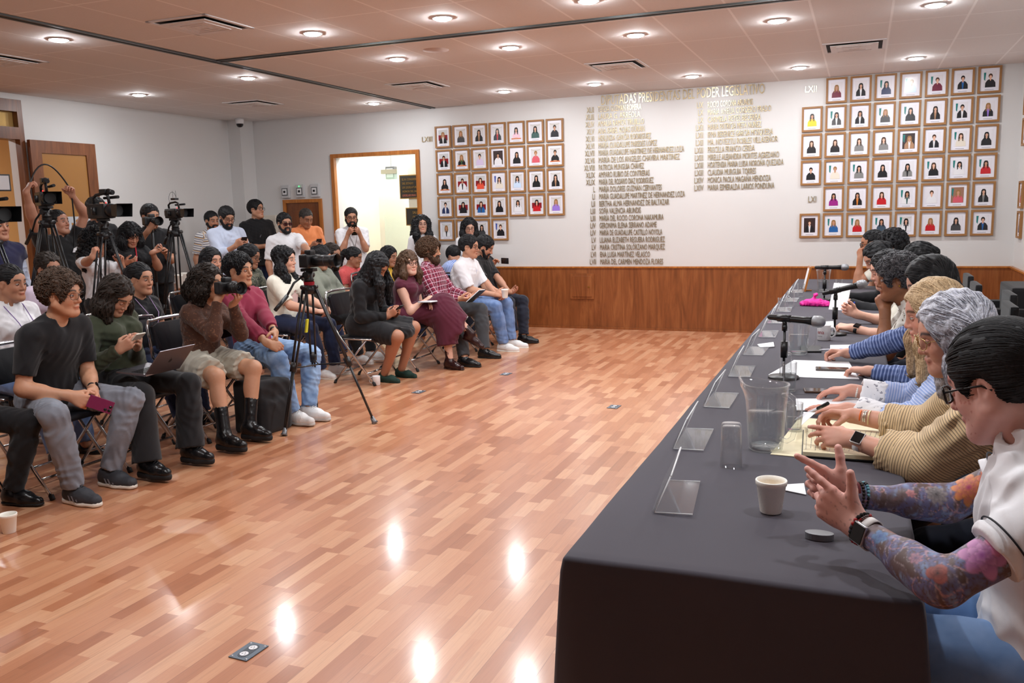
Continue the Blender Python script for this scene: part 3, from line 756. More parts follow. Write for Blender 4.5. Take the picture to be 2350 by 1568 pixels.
    def eyes(s, skin, n=18):
        out = []; p = s.p; op = p.get('open', 1.); gy = p.get('gaze', 0.)
        for q in (-1, 1):
            c = s.w(.0800, .0315*q, .0060); r = .0128*s.hs
            th = np.linspace(0, pi, n//2+1); ph = np.linspace(0, 2*pi, n, endpoint=False)
            A, B = np.meshgrid(th, ph, indexing='ij'); f, l, u = np.cos(A), np.sin(A)*np.cos(B), np.sin(A)*np.sin(B)
            D = np.stack([f, l, u], -1).reshape(-1, 3); V = c+(D@s.M)*r
            f, l, u = D.T; up_ = .36*op-.0-.25*l*l; lo_ = -.36*op+.22*l*l
            C = np.tile(np.array([.50, .47, .45]), (len(D), 1)); ir = np.sqrt((l-gy)**2+(u+.04)**2)
            C[ir < .48] = p.get('iris', (.06, .03, .015)); C[ir < .2] = (.005, .005, .005)
            lid = (u > up_) | (u < lo_) | (f < .15); C[lid] = np.array(skin)*np.array([.86, .74, .72])
            C[(u > up_-.02) & (u < up_+.14) & (f > .2)] = (.012, .01, .01)
            m = len(th); k = n; i = np.arange(m-1)[:, None]*k; j = np.arange(k)[None]; j2 = (j+1) % k
            Q = np.stack([i+j, i+k+j, i+k+j2, i+j2], -1).reshape(-1, 4); out.append((V, Q, C))
        return out

def hairdo(hd, st, res, rnd):
    """hair surface + locks; returns list of (V,Q,C)"""
    s = SD(); style = st['style']; t = st.get('t', .016); dn = V3(0, 0, -1); M = hd.M
    back = -M[0]-dn*(-(M[0]@dn)); back = nrm(np.array([back[0], back[1], 0])); lf = nrm(np.array([M[1][0], M[1][1], 0])); fd = -back
    vol = st.get('vol', 1.)
    def e(c, r, k=.02, op='+'): hd.e(s, c, r, k, op)
    def fall(l, du, f, r0, r1, q=.55, l2=None, f2=None, top=(-.03, .03)):
        """a hank hanging from the head by gravity"""
        a = hd.w(top[0], .064*np.sign(l) if l else 0, top[1]); b = hd.c+(lf*l+fd*f+dn*du)*hd.hs
        c = hd.c+(lf*(l2 if l2 is not None else l)+fd*(f2 if f2 is not None else f)+dn*du*.45)*hd.hs
        s.cone(a, c, r0*.9, r0, .03); s.cone(c, b, r0, r1, .03)
    e((-.016, 0, .042), (.098+t, .077+t, .088+t))
    long_ = style in ('long', 'longcurl', 'bob', 'braids', 'bigcurl')
    if style == 'long':
        n = st.get('len', .36)
        fall(0, n, -.13, .085*vol, .045); fall(.07, n*.92, -.09, .06*vol, .03); fall(-.07, n*.92, -.09, .06*vol, .03)
        if st.get('front', 1):
            for q in (-1, 1): fall(q*.095, n*.95, st.get('ff', .03), .036*vol, .02, top=(.0, .03))
    if style == 'longcurl':
        n = st.get('len', .2)
        e((-.04, 0, 0), (.11*vol, .12*vol, .12*vol), .03); fall(.09, n, -.03, .065*vol, .04); fall(-.09, n, -.03, .065*vol, .04); fall(0, n, -.12, .08*vol, .05)
    if style == 'bob':
        n = st.get('len', .16)
        for q in (-1, 1): fall(q*.085, n, -.01, .042*vol, .03); fall(q*.07, n, -.06, .05*vol, .04)
        fall(0, n, -.09, .075*vol, .05)
    if style == 'bigcurl':
        e((-.05, 0, -.01), (.15*vol, .17*vol, .17*vol), .03); fall(.11, .24, -.03, .08*vol, .05); fall(-.11, .24, -.03, .08*vol, .05); fall(0, .26, -.12, .11*vol, .07)
    if style == 'pony':
        e((-.10, 0, .05), (.035, .035, .035), .015); s.cone(hd.w(-.13, 0, .05), hd.w(-.17, 0, -.02), .03, .035, .02); s.cone(hd.w(-.17, 0, -.02), hd.w(-.15, 0, -.13), .033, .012, .02)
    if style == 'bun': e((-.11, 0, .05), (.045, .05, .045), .012)
    # forehead / face opening
    hl = st.get('line', .0)   # + raises the hairline
    if st.get('bangs'): e((.105, 0, -.065), (.08, .068, .092), .012, '-')
    else: e((.117, 0, -.026+hl), (.091+hl*.5, .077, .108), .018, '-')
    if not long_:
        e((.03, 0, -.10), (.12, .13, .085), .012, '-')
        for q in (-1, 1): e((.016, .09*q, -.018), (.030, .04, .050), .012, '-')
        if style in ('short', 'curly', 'slick', 'bald'): e((-.02, 0, -.125), (.16, .13, .075), .012, '-')
        if st.get('fade'):
            for q in (-1, 1): e((-.01, .135*q, -.0), (.12, .05, .075), .02, '-')
    if style == 'bald': e((.06, 0, .13), (.11, .075, .09), .02, '-')
    if style == 'braids':
        n = st.get('len', .36); e((-.05, 0, .06), (.09*vol, .095*vol, .09*vol), .02); e((.115, 0, -.036), (.090, .073, .106), .014, '-')
        for q in (-1, 1): fall(q*.088, n, .045, .033, .020, top=(-.03, -.01)); fall(q*.095, n*.5, -.02, .05, .04, top=(-.03, .0))
    if style == 'pony':
        e((-.10, 0, .05), (.035, .035, .035), .015); s.cone(hd.w(-.13, 0, .05), hd.w(-.17, 0, -.02), .03, .035, .02); s.cone(hd.w(-.17, 0, -.02), hd.w(-.15, 0, -.13), .033, .012, .02)
    amp = st.get('amp', .004); wl = st.get('wl', .035)
    V, Q = s.mesh(res, wob(rnd.randint(1e6), amp, wl, 6))
    N = vnormals(V, Q); C = np.ones((len(V), 3))
    out = [(V, Q, C)]
    nl = int(st.get('locks', 160)*(2.2 if st.get('locks', 160) < 1000 else 1.3))
    if nl:
        idx = rnd.randint(0, len(V), nl); P0 = V[idx].astype(float); N0 = N[idx]
        S = st.get('seg', 6); L = st.get('ll', .05)*(.6+.8*rnd.rand(nl)); R0 = .62*st.get('lr', .006)*(.7+.6*rnd.rand(nl))
        curl = st.get('curl', 0.); flow = st.get('flow', 'down')
        local = (P0-hd.c)@M.T/hd.hs
        if flow == 'down': D = np.tile(dn, (nl, 1)); w = np.clip((local[:, 2]-.03)/.07, 0, 1)[:, None]; D = D*(1-w)+w*(np.sign(local[:, 1:2]+.002*0)*M[1]*.9+np.sign(local[:, :1])*0*M[0]-M[0]*.35)
        elif flow == 'back': D = np.tile(-M[0]*.95-M[2]*.1, (nl, 1))+np.clip(-local[:, :1]*8, 0, 1.2)*(-M[2])
        elif flow == 'front': D = np.tile(M[0]*.8-M[2]*.3, (nl, 1))
        else: D = rnd.normal(size=(nl, 3))
        pts = [P0-N0*R0[:, None]*.3]; ph = rnd.rand(nl)*6.28; d = D
        A = nrm_rows(np.cross(N0, D+1e-3)); 
        if flow == 'rand': A = nrm_rows(rnd.normal(size=(nl, 3)))
        for k in range(1, S):
            Dk, N0 = s.grad(pts[-1]); N0 = N0.astype(float)
            d = D-N0*((D*N0).sum(1))[:, None]; d = nrm_rows(d)
            off = curl*(A*np.cos(ph+k*1.6)[:, None]+N0*np.sin(ph+k*1.6)[:, None]*.6)
            q_ = pts[-1]+(d+off)*(L/(S-1))[:, None]; dq = s.at(q_)
            q_ = q_-N0*((dq-R0*st.get('lift', .35))*(.8 if not curl else .45))[:, None]; pts.append(q_)
        P = np.stack(pts, 1); prof = np.concatenate([[.5], np.ones(S-3), [.75, .25]])
        V2, Q2 = tubes(P, R0[:, None]*prof[None, :], 4)
        cv = np.repeat((.72+.6*rnd.rand(nl)), S*4)[:, None]*np.ones((1, 3))
        if st.get('mixc'):
            pick = np.repeat(rnd.rand(nl) < st['mixc'][0], S*4); cv[pick] = cv[pick]*np.array(st['mixc'][1])
        out.append((V2.astype(F32), Q2, cv))
    return out
def nrm_rows(a): return a/(np.linalg.norm(a, axis=1)[:, None]+1e-9)

def hand_ops(sd, W, d, n, side, hs, curl=(.5, .5, .5, .5), spread=.06, thumb=(.5, .3), k=.006, pts=None):
    d = nrm(d); n = nrm(n-d*(n@d)); t = np.cross(d, n)*(1 if side == 'r' else -1); r = .0092*hs
    sd.ell(W+d*.052*hs+n*.001, V3(.050, .040, .0145)*hs, np.array([d, t, n]), .012)
    sd.cone(W-d*.01, W+d*.03*hs, .027*hs, .026*hs, .012, .68, n)
    K = [W+d*a*hs+t*b*hs for a, b in ((.087, .030), (.092, .010), (.087, -.011), (.076, -.030))]
    for i, (kp, ln) in enumerate(zip(K, (.072, .080, .074, .057))):
        sd.cone(W+d*.02*hs+(kp-W-d*.09*hs)*.4, kp, .013*hs, .0112*hs, .010)
        c = curl[i]; a = 0.; p = kp; base = nrm(d+t*spread*(1.5-i)*1.0); rr = r*(1.06 if i < 3 else .9)
        for j, (fr, cc) in enumerate(((.45, .95), (.30, 1.15), (.25, .75))):
            a += c*cc; dd = base*cos(a)+n*sin(a); q = p+dd*ln*fr*hs
            sd.cone(p, q, rr*(1-.08*j), rr*(.95-.09*j), .004); p = q
        if pts is not None: pts.append(p)
    th, tc = thumb
    b0 = W+d*.022*hs+t*.022*hs+n*.006*hs; b1 = b0+nrm(d*.62+t*.62+n*(.25+th*.5))*.040*hs
    sd.cone(b0, b1, .0165*hs, .0125*hs, .014)
    dd = nrm(d*(.8)+t*(.55-th*.8)+n*(.2+th*.6)); b2 = b1+dd*.030*hs; sd.cone(b1, b2, .0118*hs, .0108*hs, .006)
    dd = nrm(dd+(n*.5-t*.5)*tc+d*.2); b3 = b2+dd*.023*hs; sd.cone(b2, b3, .0108*hs, .0092*hs, .004)
    if pts is not None: pts.append(b3)

def glasses(hd, m, parent, base, style='round', w=.0022, lens=None):
    mb = MB(); hw, hh = (.025, .021) if style == 'round' else (.027, .019)
    if style == 'big': hw, hh = .03, .026
    F = lambda f, l, u: Vector(tuple(hd.w(f, l, u)-base))
    for q in (-1, 1):
        n = 20; pts = []
        for k in range(n):
            a = 2*pi*k/n; ex = .5 if style != 'square' else .36
            x = abs(cos(a))**(1 if style != 'square' else .6)*np.sign(cos(a)); y = abs(sin(a))**(1 if style != 'square' else .6)*np.sign(sin(a))
            pts.append(F(.107-.012*abs(x)*(1 if x*q > 0 else .0), .0335*q+hw*x, .004+hh*y))
        mb.tube(pts, w*hd.hs, 6, closed=True)
        mb.tube([F(.095, q*(.0335+hw), .010), F(.05, q*.074, .012), F(.0, q*.083, .010), F(-.02, q*.083, -.004)], w*.85*hd.hs, 6)
    mb.tube([F(.108, -.0335+hw, .008), F(.112, 0, .011), F(.108, .0335-hw, .008)], w*.9*hd.hs, 6)
    g = mb.build('eyeglasses', m, parent)
    if lens is not None:
        mb = MB()
        for q in (-1, 1): mb.faces([F(.105, .0335*q+hw*.95*cos(2*pi*k/14), .004+hh*.95*sin(2*pi*k/14)) for k in range(14)], [tuple(range(14))])
        mb.build('lenses', lens, g)
    return g

PERSONS = []
def person(label, pel, face, head, hyaw=None, hpit=0., hrol=0., s=1., sex='m', fat=1., skin=(190, 138, 110), top=None, bot=None, shoes=None,
           hair=None, beard=None, hp=None, glass=None, rh=None, lh=None, rf=None, lf=None, res=.010, hres=.0055, group=None, sface=None, seed=1, paintfn=None, sitting=True, bust=None, legs=True, hs=None, eln=18):
    rnd = np.random.RandomState(seed); sk = np.array(lin(skin)); pel = np.array(pel, float); head = np.array(head, float)
    hyaw = face if hyaw is None else hyaw; sface = face if sface is None else sface
    base = V3(pel[0], pel[1], 0)
    root = empty('person', base, 0, label, 'person', group)
    hsz = (hs or (.97 if sex == 'f' else 1.02))*(s**.4); hpd = dict(hp or {})
    if sex == 'f': hpd.setdefault('jaw', .88); hpd.setdefault('nose', .88); hpd.setdefault('lip', tuple(np.minimum(sk*np.array([1.0, .45, .48]), 1)))
    if hair: hpd.setdefault('brow', tuple(np.array(lin(hair.get('brow', hair['c'][0])))*.9))
    HM = frame(hyaw, (0, 0, 1), hpit, hrol); hd = Head(head, HM, hsz, hpd)
    sp0 = nrm(head-pel); N = head-(HM[2]*.55+sp0*.45)*.155*hsz-HM[0]*.028
    u = nrm(N-pel); SM = frame(sface, u); PM = frame(face, nrm(u*.4+V3(0, 0, 1)*.6) if sitting else u)
    f, l = SM[0], SM[1]; T = np.linalg.norm(N-pel)
    fem = sex == 'f'; sw = (.148 if fem else .166)*s*fat**.4; hw = .092*s
    C = pel+u*T*.62-f*.015
    SR, SL = N-u*.058*s-l*sw, N-u*.058*s+l*sw
    arms = {}
    for nm, S, spec, q in (('r', SR, rh, -1), ('l', SL, lh, 1)):
        spec = dict(spec or {}); Wp = spec.get('p')
        if Wp is None: Wp = S+(-V3(0, 0, 1)*.40+f*.22+l*q*.03)*s if sitting else S+(-V3(0, 0, 1)*.52+f*.05+l*q*.05)*s
        hint = spec.get('e', (-f*.5-V3(0, 0, 1)*.8+l*q*.45))
        sh = np.array(spec.get('s', (0, 0, 0)), float); S = S+sh
        E, Wp = ik(S, np.array(Wp, float), .285*s, .250*s, hint)
        d = np.array(spec.get('d', nrm(Wp-E)), float); n = np.array(spec.get('n', V3(0, 0, -1) if sitting else -l*q), float)
        arms[nm] = dict(S=S, E=E, W=Wp, d=nrm(d), n=n, curl=spec.get('c', (.45, .5, .55, .6)), th=spec.get('th', (.4, .3)), spr=spec.get('spr', .05))
    lg = {}
    for nm, spec, q in (('r', rf, -1), ('l', lf, 1)):
        spec = dict(spec or {}); Hj = pel+PM[1]*q*hw-V3(0, 0, 1)*.01
        if sitting: A = spec.get('p', V3(pel[0], pel[1], 0)+PM[0]*.50*s+PM[1]*q*.12+V3(0, 0, .09))
        else: A = spec.get('p', V3(pel[0], pel[1], .085)+PM[1]*q*.10)
        hint = spec.get('k', frame(face)[0]*.8+V3(0, 0, 1)+PM[1]*q*.25 if sitting else frame(face)[0])
        K, A = ik(Hj, np.array(A, float), .43*s, .425*s, hint)
        fd = np.array(spec.get('d', frame(face)[0]+PM[1]*q*.15), float); up_ = nrm(spec.get('u', V3(0, 0, 1))); fd = nrm(fd-up_*(fd@up_))
        lg[nm] = dict(H=Hj, K=K, A=A, d=fd, u=up_)
    info = dict(root=root, hd=hd, N=N, C=C, arms=arms, lg=lg, f=f, l=l, u=u, T=T, base=base, SM=SM, PM=PM); PERSONS.append(info)
    if T/s > .60 or T/s < .40: print('TRUNK', label[:40], round(T/s, 2))
    bu = bust if bust is not None else (.045 if fem else 0)
    def torso(sd, g=0., lo=True):
        ft = fat
        if lo: sd.ell(pel+u*.02, V3(.110*ft, (.168 if fem else .158)*ft**.8, .115)*s+g, PM, .05)
        sd.cone(pel+u*.06*s, C, (.135 if fem else .142)*s*ft+g, (.138 if fem else .155)*s*ft**.7+g, .06, .74, f)
        sd.ell(C+u*.03*s, V3(.108*ft**.8, (.142 if fem else .160)*ft**.5, .155)*s+g, SM, .05)
        sd.cone(SR+l*.03*s, SL-l*.03*s, .050*s+g, .050*s+g, .05)
        sd.cone(N+u*.01*s-f*.005, SR+l*.03*s, .045*s+g, .043*s+g, .03); sd.cone(N+u*.01*s-f*.005, SL-l*.03*s, .045*s+g, .043*s+g, .03)
        if ft > 1.12: sd.ell(pel+u*.13*s+f*.06*s*ft, V3(.10, .13, .12)*s*ft+g, SM, .06)
        if bu:
            for q in (-1, 1): sd.ell(C+u*.045*s+f*(.085+bu*.5)*s*ft**.5+l*q*.072*s, V3(bu+.012, .058*ft**.4, .06)*s*(.9+bu)+g, SM, .04)
    fa = fat**.6
    def upper(sd, a, g=0., t1=1., **k): sd.cone(a['S'], a['S']+(a['E']-a['S'])*t1, .050*s*fa+g, (.050-(.011)*t1)*s*fa+g, .03, **k)
    def fore(sd, a, g=0., t0=0., t1=1., kk=.02, **k):
        A_, B_ = a['E']+(a['W']-a['E'])*t0, a['E']+(a['W']-a['E'])*t1
        r0, r1 = .040*s*fa, .0265*s*fa**.5; sd.cone(A_, B_, r0+(r1-r0)*t0+g, r0+(r1-r0)*t1+g, kk, **k)
        if t0 < .2: sd.cone(a['E']+(a['W']-a['E'])*.12, a['E']+(a['W']-a['E'])*.38, .041*s*fa+g, .037*s*fa+g, .03)
    # ---- body skin
    sd = SD(); torso(sd, -.006)
    sd.cone(N-u*.01, hd.w(-.015, 0, -.05), .056*s*fa, .052*s*fa, .025)
    for a in arms.values():
        upper(sd, a); fore(sd, a)
    if legs:
        for g_ in lg.values():
            sd.cone(g_['H'], g_['K'], .082*s*fat**.7, .057*s*fa, .04); sd.cone(g_['K'], g_['A'], .055*s*fa, .036*s*fa, .03)
            kk = nrm(g_['A']-g_['K']); b_ = nrm((g_['K']-g_['H'])-kk*((g_['K']-g_['H'])@kk)); sd.ell(g_['K']+kk*.13*s-b_*.018, V3(.05, .05, .10)*s*fa, np.array([b_, np.cross(kk, b_), kk]), .02)
    V, Q = sd.mesh(res); parts = [(V, Q, np.tile(sk, (len(V), 1)))]
    # ---- head with neck, finer
    sd = SD(); hd.skull(sd); sd.cone(N+u*.0, hd.w(-.015, 0, -.05), .0555*s*fa, .0515*s*fa, .02, fa=True)
    if hpd.get('throat', 1): sd.cone(N+u*.03+f*.01, hd.w(.03, 0, -.09), .04*s*fa, .02, .03)
    V, Q = sd.mesh(hres); parts.append((V, Q, hd.paint(V, sk)))
    parts += hd.eyes(sk, eln)
    for nm, a in arms.items():
        if a['curl'] is None: continue
        sd = SD(); pts = []; hand_ops(sd, a['W'], a['d'], a['n'], nm, s*(1.0 if not fem else .93), a['curl'], a['spr'], a['th'], pts=pts)
        fore(sd, a, .0004, .80, 1.); V, Q = sd.mesh(min(hres, .0048)); a['tips'] = pts
        Cc = np.tile(sk, (len(V), 1)); dd = ((V-a['W'])@a['d']); w_ = np.clip((dd-.05)/.1, 0, .35)[:, None]; Cc = Cc*(1-w_)+Cc*np.array([1.05, .82, .8])*w_
        if fem or hpd.get('nail'):
            for tp in pts:
                m_ = np.linalg.norm(V-tp, axis=1) < .009*s; Cc[m_] = Cc[m_]*.6+np.array([.75, .5, .48])*.4
        parts.append((V, Q, np.minimum(Cc, 1)))
    V, Q, Cc = merge(parts)
    if paintfn: Cc = paintfn(info, V, Cc)
    mi = None
    ob = mesh_obj('body', V-base, Q, M_SKIN, root, Cc); info['body'] = ob
    # ---- garments
    def axis_attr(V, sd):
        best = np.full(len(V), 9e9); out = np.zeros((len(V), 3)); P = V.astype(float)
        for o in sd.ops:
            if o[0] != 'c' or o[1] != '+': continue
            a, b = o[3], o[4]; ab = b-a; L = np.linalg.norm(ab); e_ = ab/L; t_ = np.clip((P-a)@e_/L, 0, 1); c_ = a+t_[:, None]*ab
            d_ = np.linalg.norm(P-c_, axis=1); r_ = o[5]+np.clip(t_, 0, 1)*(o[6]-o[5]); sc = d_-r_; m_ = sc < best; t_ = (P-a)@e_/L
            x_ = nrm(np.cross(e_, [.2, .31, .9])); y_ = np.cross(e_, x_); an = np.arctan2((P-c_)@y_, (P-c_)@x_)
            best[m_] = sc[m_]; out[m_, 0] = (t_*L)[m_]; out[m_, 1] = (an*np.maximum(r_, .05))[m_]
        return out
    def garment(name, sd, m, amp=.004, wl=.09, cut=(), rs=None, aniso=None, parent=None, axsd=None):
        ds = folds(rnd.randint(1e6), amp, wl, 4, aniso) if amp else None; V, Q = sd.mesh(rs or res, ds, cut)
        return mesh_obj(name, V-base, Q, m, parent or root, attrs={'ax': axis_attr(V, axsd or sd)})
    if bot:
        sd = SD(); k_ = bot['kind']; g = bot.get('g', .012)*s; P_ = pel
        tuck = bot.get('high', .10)
        if k_ in ('pants', 'shorts', 'wide'):
            sd.ell(P_+u*.01, V3(.116*fat, .172*fat**.8, .12)*s+g*.6, PM, .05)
            for g_ in lg.values():
                if k_ == 'shorts':
                    e_ = .80; sd.cone(g_['H'], g_['H']+(g_['K']-g_['H'])*e_, .088*s*fat**.7+g, .072*s*fa+g*1.6, .05, fb=True)
                else:
                    wd = 1.5 if k_ == 'wide' else 1.; kk = nrm(g_['A']-g_['K'])
                    sd.cone(g_['H'], g_['K'], .082*s*fat**.7+g, .053*s*fa+g, .05)
                    sd.cone(g_['K'], g_['A']-kk*bot.get('cuff', .015), .052*s*fa+g, (.042*s+g)*wd, .03, fb=True)
                    sd.cone(g_['K']+kk*.12, g_['K']+kk*.2, .054*s*fa+g, .050*s*fa+g, .03)
        elif k_ in ('knee', 'midi'):
            sd.ell(P_+u*.01, V3(.116*fat, .172*fat**.8, .12)*s+g, PM, .05)
            R_, L_ = lg['r'], lg['l']; mk = (R_['K']+L_['K'])/2; mh = (R_['H']+L_['H'])/2
            for g_ in (R_, L_): sd.cone(g_['H'], g_['H']+(g_['K']-g_['H'])*(.95 if k_ == 'knee' else 1.), .092*s*fat**.7+g, .075*s*fa+g, .08, fb=(k_ == 'knee'))
            sd.cone(mh, mh+(mk-mh)*.95, .10*s+g, .085*s+g, .08, .7, V3(0, 0, 1))
            if k_ == 'midi':
                for g_ in (R_, L_):
                    e_ = g_['K']+(g_['A']-g_['K'])*bot.get('len', .62); sd.cone(g_['K'], e_, .075*s+g, .085*s+g, .10, fb=True)
                ma = (R_['A']+L_['A'])/2; sd.cone(mk, mk+(ma-mk)*bot.get('len', .62), .08*s+g, .10*s+g, .10, fb=True)
        garment(bot.get('name', {'pants': 'trousers', 'shorts': 'shorts', 'wide': 'trousers', 'knee': 'skirt', 'midi': 'skirt'}[k_]), sd, bot['m'], bot.get('amp', .004), bot.get('wl', .085))
    if top:
        sd = SD(); g = top.get('g', .010)*s; torso(sd, g*.9)
        k_ = top['kind']; 
        for nm, a in arms.items():
            if k_ in ('tee', 'polo'): upper(sd, a, g*.75+.006, top.get('sl', .62), fb=True)
            elif k_ == 'sleeveless': upper(sd, a, .004, .10, fb=True)
            elif k_ == 'long': upper(sd, a, g); fore(sd, a, g*.9, 0, top.get('fl', .97), fb=True)
            elif k_ == 'roll': upper(sd, a, g*1.1); fore(sd, a, g, 0, top.get('fl', .5), fb=True)
        if top.get('hem'): sd.cone(pel+u*.05, pel-u*top['hem'], .16*s*fat+g, .175*s*fat+g, .04, .8, f, fb=True)
        nk = top.get('neck', 'crew'); nb = N+u*.035*s
        if nk == 'crew': sd.cone(N-u*.02, nb+u*.004, .066*s*fa, .060*s*fa, .02, fb=True)
        if nk in ('collar', 'turtle', 'polo'): sd.cone(N-u*.02, nb+u*(.03 if nk != 'turtle' else .045), .068*s*fa, .062*s*fa, .015, fb=True)
        sd.cone(N+u*.012, N+u*.12, .059*s*fa, .060*s*fa, .006, op='-')
        if nk in ('v', 'collar', 'polo', 'scoop'):
            dp = top.get('dp', {'v': .11, 'collar': .09, 'polo': .07, 'scoop': .09}[nk])
            sd.cone(N+u*.03+f*.09, N+u*(.02-dp)+f*.115, .050*s if nk != 'scoop' else .07*s, .006 if nk != 'scoop' else .055*s, .008, op='-')
        if k_ == 'none': pass
        if top.get('open'): pass
        tm = garment(top.get('name', {'tee': 't_shirt', 'polo': 'polo_shirt', 'long': 'shirt', 'roll': 'shirt', 'sleeveless': 'top'}[k_]), sd, top['m'], top.get('amp', .004), top.get('wl', .09), aniso=top.get('an'))
        info['top'] = tm
        if nk in ('collar', 'polo') and top.get('flap', 1):
            sd = SD(); 
            for q in (-1, 1):
                sd.cone(nb-f*.03+l*q*.045*s, N+f*.075*s+l*q*.035*s-u*.005, .018, .016, .01, .45, nrm(u*.5+l*q))
            sd.cone(nb-f*.055*s-l*.03, nb-f*.055*s+l*.03, .02, .02, .01, .5, f); sd.cone(N-u*.05, N+u*.13, .0575*s*fa, .0585*s*fa, .004, op='-')
            garment('collar', sd, top.get('cm', top['m']), 0, .1, rs=min(res, .007), parent=tm).parent = tm
    if shoes and legs:
        for nm, g_ in lg.items():
            d_, u_, A = g_['d'], g_['u'], g_['A']; sdw = np.cross(u_, d_); z0 = A-u_*.085*s; kd = shoes['kind']
            st_ = {'boot': .034, 'sneaker': .022, 'dress': .012, 'flat': .007, 'heel': .010}[kd]; sc = s*(.93 if fem else 1.)
            P = lambda a, z, b=0: z0+d_*a*sc+u_*z+sdw*b
            sd = SD(); w_ = 1.08 if kd in ('boot', 'sneaker') else .92
            sd.cone(P(-.045, st_+.024), P(.07, st_+.018), .036*sc*w_, .041*sc*w_, .02); sd.cone(P(.07, st_+.018), P(.158, st_+.010), .041*sc*w_, .031*sc*w_, .02); sd.cone(P(-.04, st_+.04), P(-.03, st_+.05), .033*sc, .036*sc, .02)
            sd.cone(P(-.02, st_+.055), P(.085, st_+.030), .035*sc, .033*sc, .03)
            if kd in ('boot', 'heel'): kk = nrm(g_['K']-A); sd.cone(P(-.005, .09), A+kk*shoes.get('h', .15), .045*sc*w_, .046*sc*w_, .03, fb=True)
            elif kd == 'flat': sd.ell(P(.02, .085), (.05*sc, .035, .04), np.array([d_, sdw, u_]), .015, '-')
            else: sd.cone(P(-.008, .06), P(-.012, .10), .042*sc, .043*sc, .02, fb=True)
            sh = garment('boot' if kd in ('boot', 'heel') else 'shoe', sd, shoes['m'], .0015, .03, cut=[(P(0, st_*.8), -u_)], rs=min(res, .007))
            zc = st_*.6; sd = SD(); sd.cone(P(-.048, zc), P(.07, zc), .037*sc*w_, .0415*sc*w_, .02); sd.cone(P(.07, zc), P(.160, zc), .0415*sc*w_, .0315*sc*w_, .02); sd.ell(P(.02, -.012), (.03, .06, .018), np.array([d_, sdw, u_]), .006, '-')
            ct = [(P(0, st_+.004), u_), (P(0, 0.001), -u_)]
            garment('sole', sd, shoes.get('sm', shoes['m']), 0, .1, cut=ct, rs=min(res, .007), parent=sh)
            if shoes.get('stripes'):
                mb = MB()
                for sd_ in (-1, 1):
                    for k in range(3):
                        a_ = .005+.026*k; pts_ = [P(a_+.014, .030, 0), P(a_+.026, .030, 0), P(a_+.008, .058, 0), P(a_-.004, .058, 0)]
                        mb.faces([tuple(p_+sdw*sd_*.0515*sc*(1 if i_ < 2 else .93)-base) for i_, p_ in enumerate(pts_)], [(0, 1, 2, 3)])
                mb.build('side_stripes', shoes['stripes'], sh, norm=False)
            if kd in ('sneaker', 'boot', 'dress') and shoes.get('lace'):
                mb = MB()
                for k in range(5 if kd == 'sneaker' else 6):
                    a_ = .092-.017*k; z_ = st_+.060+.0075*k+(.004 if kd == 'boot' else 0); mb.tube([P(a_, z_-.004, -.022)-base, P(a_+.004, z_+.010, 0)-base, P(a_, z_-.004, .022)-base], .0032, 5)
                mb.build('laces', shoes['lace'], sh)
    if hair:
        hm = m_hair(hair.get('mn', 'hair_%s' % '_'.join(str(v) for v in hair['c'][0])), hair['c'][0], hair['c'][1], hair.get('rough', .6))
        V, Q, Cc = merge(hairdo(hd, hair, hair.get('res', hres*1.1), rnd)); info['hair'] = mesh_obj('hair', V-base, Q, hm, root, Cc)
    if beard:
        sd = SD(); t = beard.get('t', .006)
        for q in (-1, 1):
            hd.cn(sd, (.008, .060*q, -.03), (.055, .03*q, -.088), .022, .022, .02, g=t)
            hd.cn(sd, (.092, .0, -.046), (.086, .024*q, -.05), .0065, .006, .008, g=t*.3); hd.cn(sd, (.084, .026*q, -.05), (.072, .026*q, -.09), .008, .012, .015, g=t*.5)
        hd.e(sd, (.066, 0, -.098), (.024, .028, .02), .02, g=t*1.3)
        if beard.get('long'): hd.cn(sd, (.06, 0, -.10), (.055, 0, -.10-beard['long']), .035, .02, .03)
        hd.e(sd, (.094, 0, -.064), (.016, .019, .0095), .005, '-'); hd.e(sd, (.06, 0, .03), (.10, .12, .055), .008, '-')
        V, Q = sd.mesh(hres, wob(rnd.randint(1e6), beard.get('amp', .0015), .015)); parts = [(V, Q, np.ones((len(V), 3)))]
        nl = beard.get('locks', 0)
        if nl:
            N_ = vnormals(V, Q); ix = rnd.randint(0, len(V), nl); P0 = V[ix]; D_ = nrm_rows(N_[ix]*.6-HM[2]*.8+rnd.normal(size=(nl, 3))*.35)
            P_ = np.stack([P0+D_*k*.0038 for k in range(4)], 1); V2, Q2 = tubes(P_, np.array([.0022, .002, .0015, .0004])[None]*np.ones((nl, 1)), 3); parts.append((V2, Q2, np.repeat(.7+.6*rnd.rand(nl), 12)[:, None]*np.ones((1, 3))))
        V, Q, Cc = merge(parts); bc = beard.get('c', hair['c'] if hair else ((20, 16, 14), (40, 30, 26)))
        mesh_obj('beard', V-base, Q, m_hair('beard_%s' % '_'.join(str(v) for v in bc[0]), bc[0], bc[1], .6), root, Cc)
    if glass: glasses(hd, glass['m'], root, base, glass.get('style', 'square'), glass.get('w', .0022), glass.get('lens'))
    return info
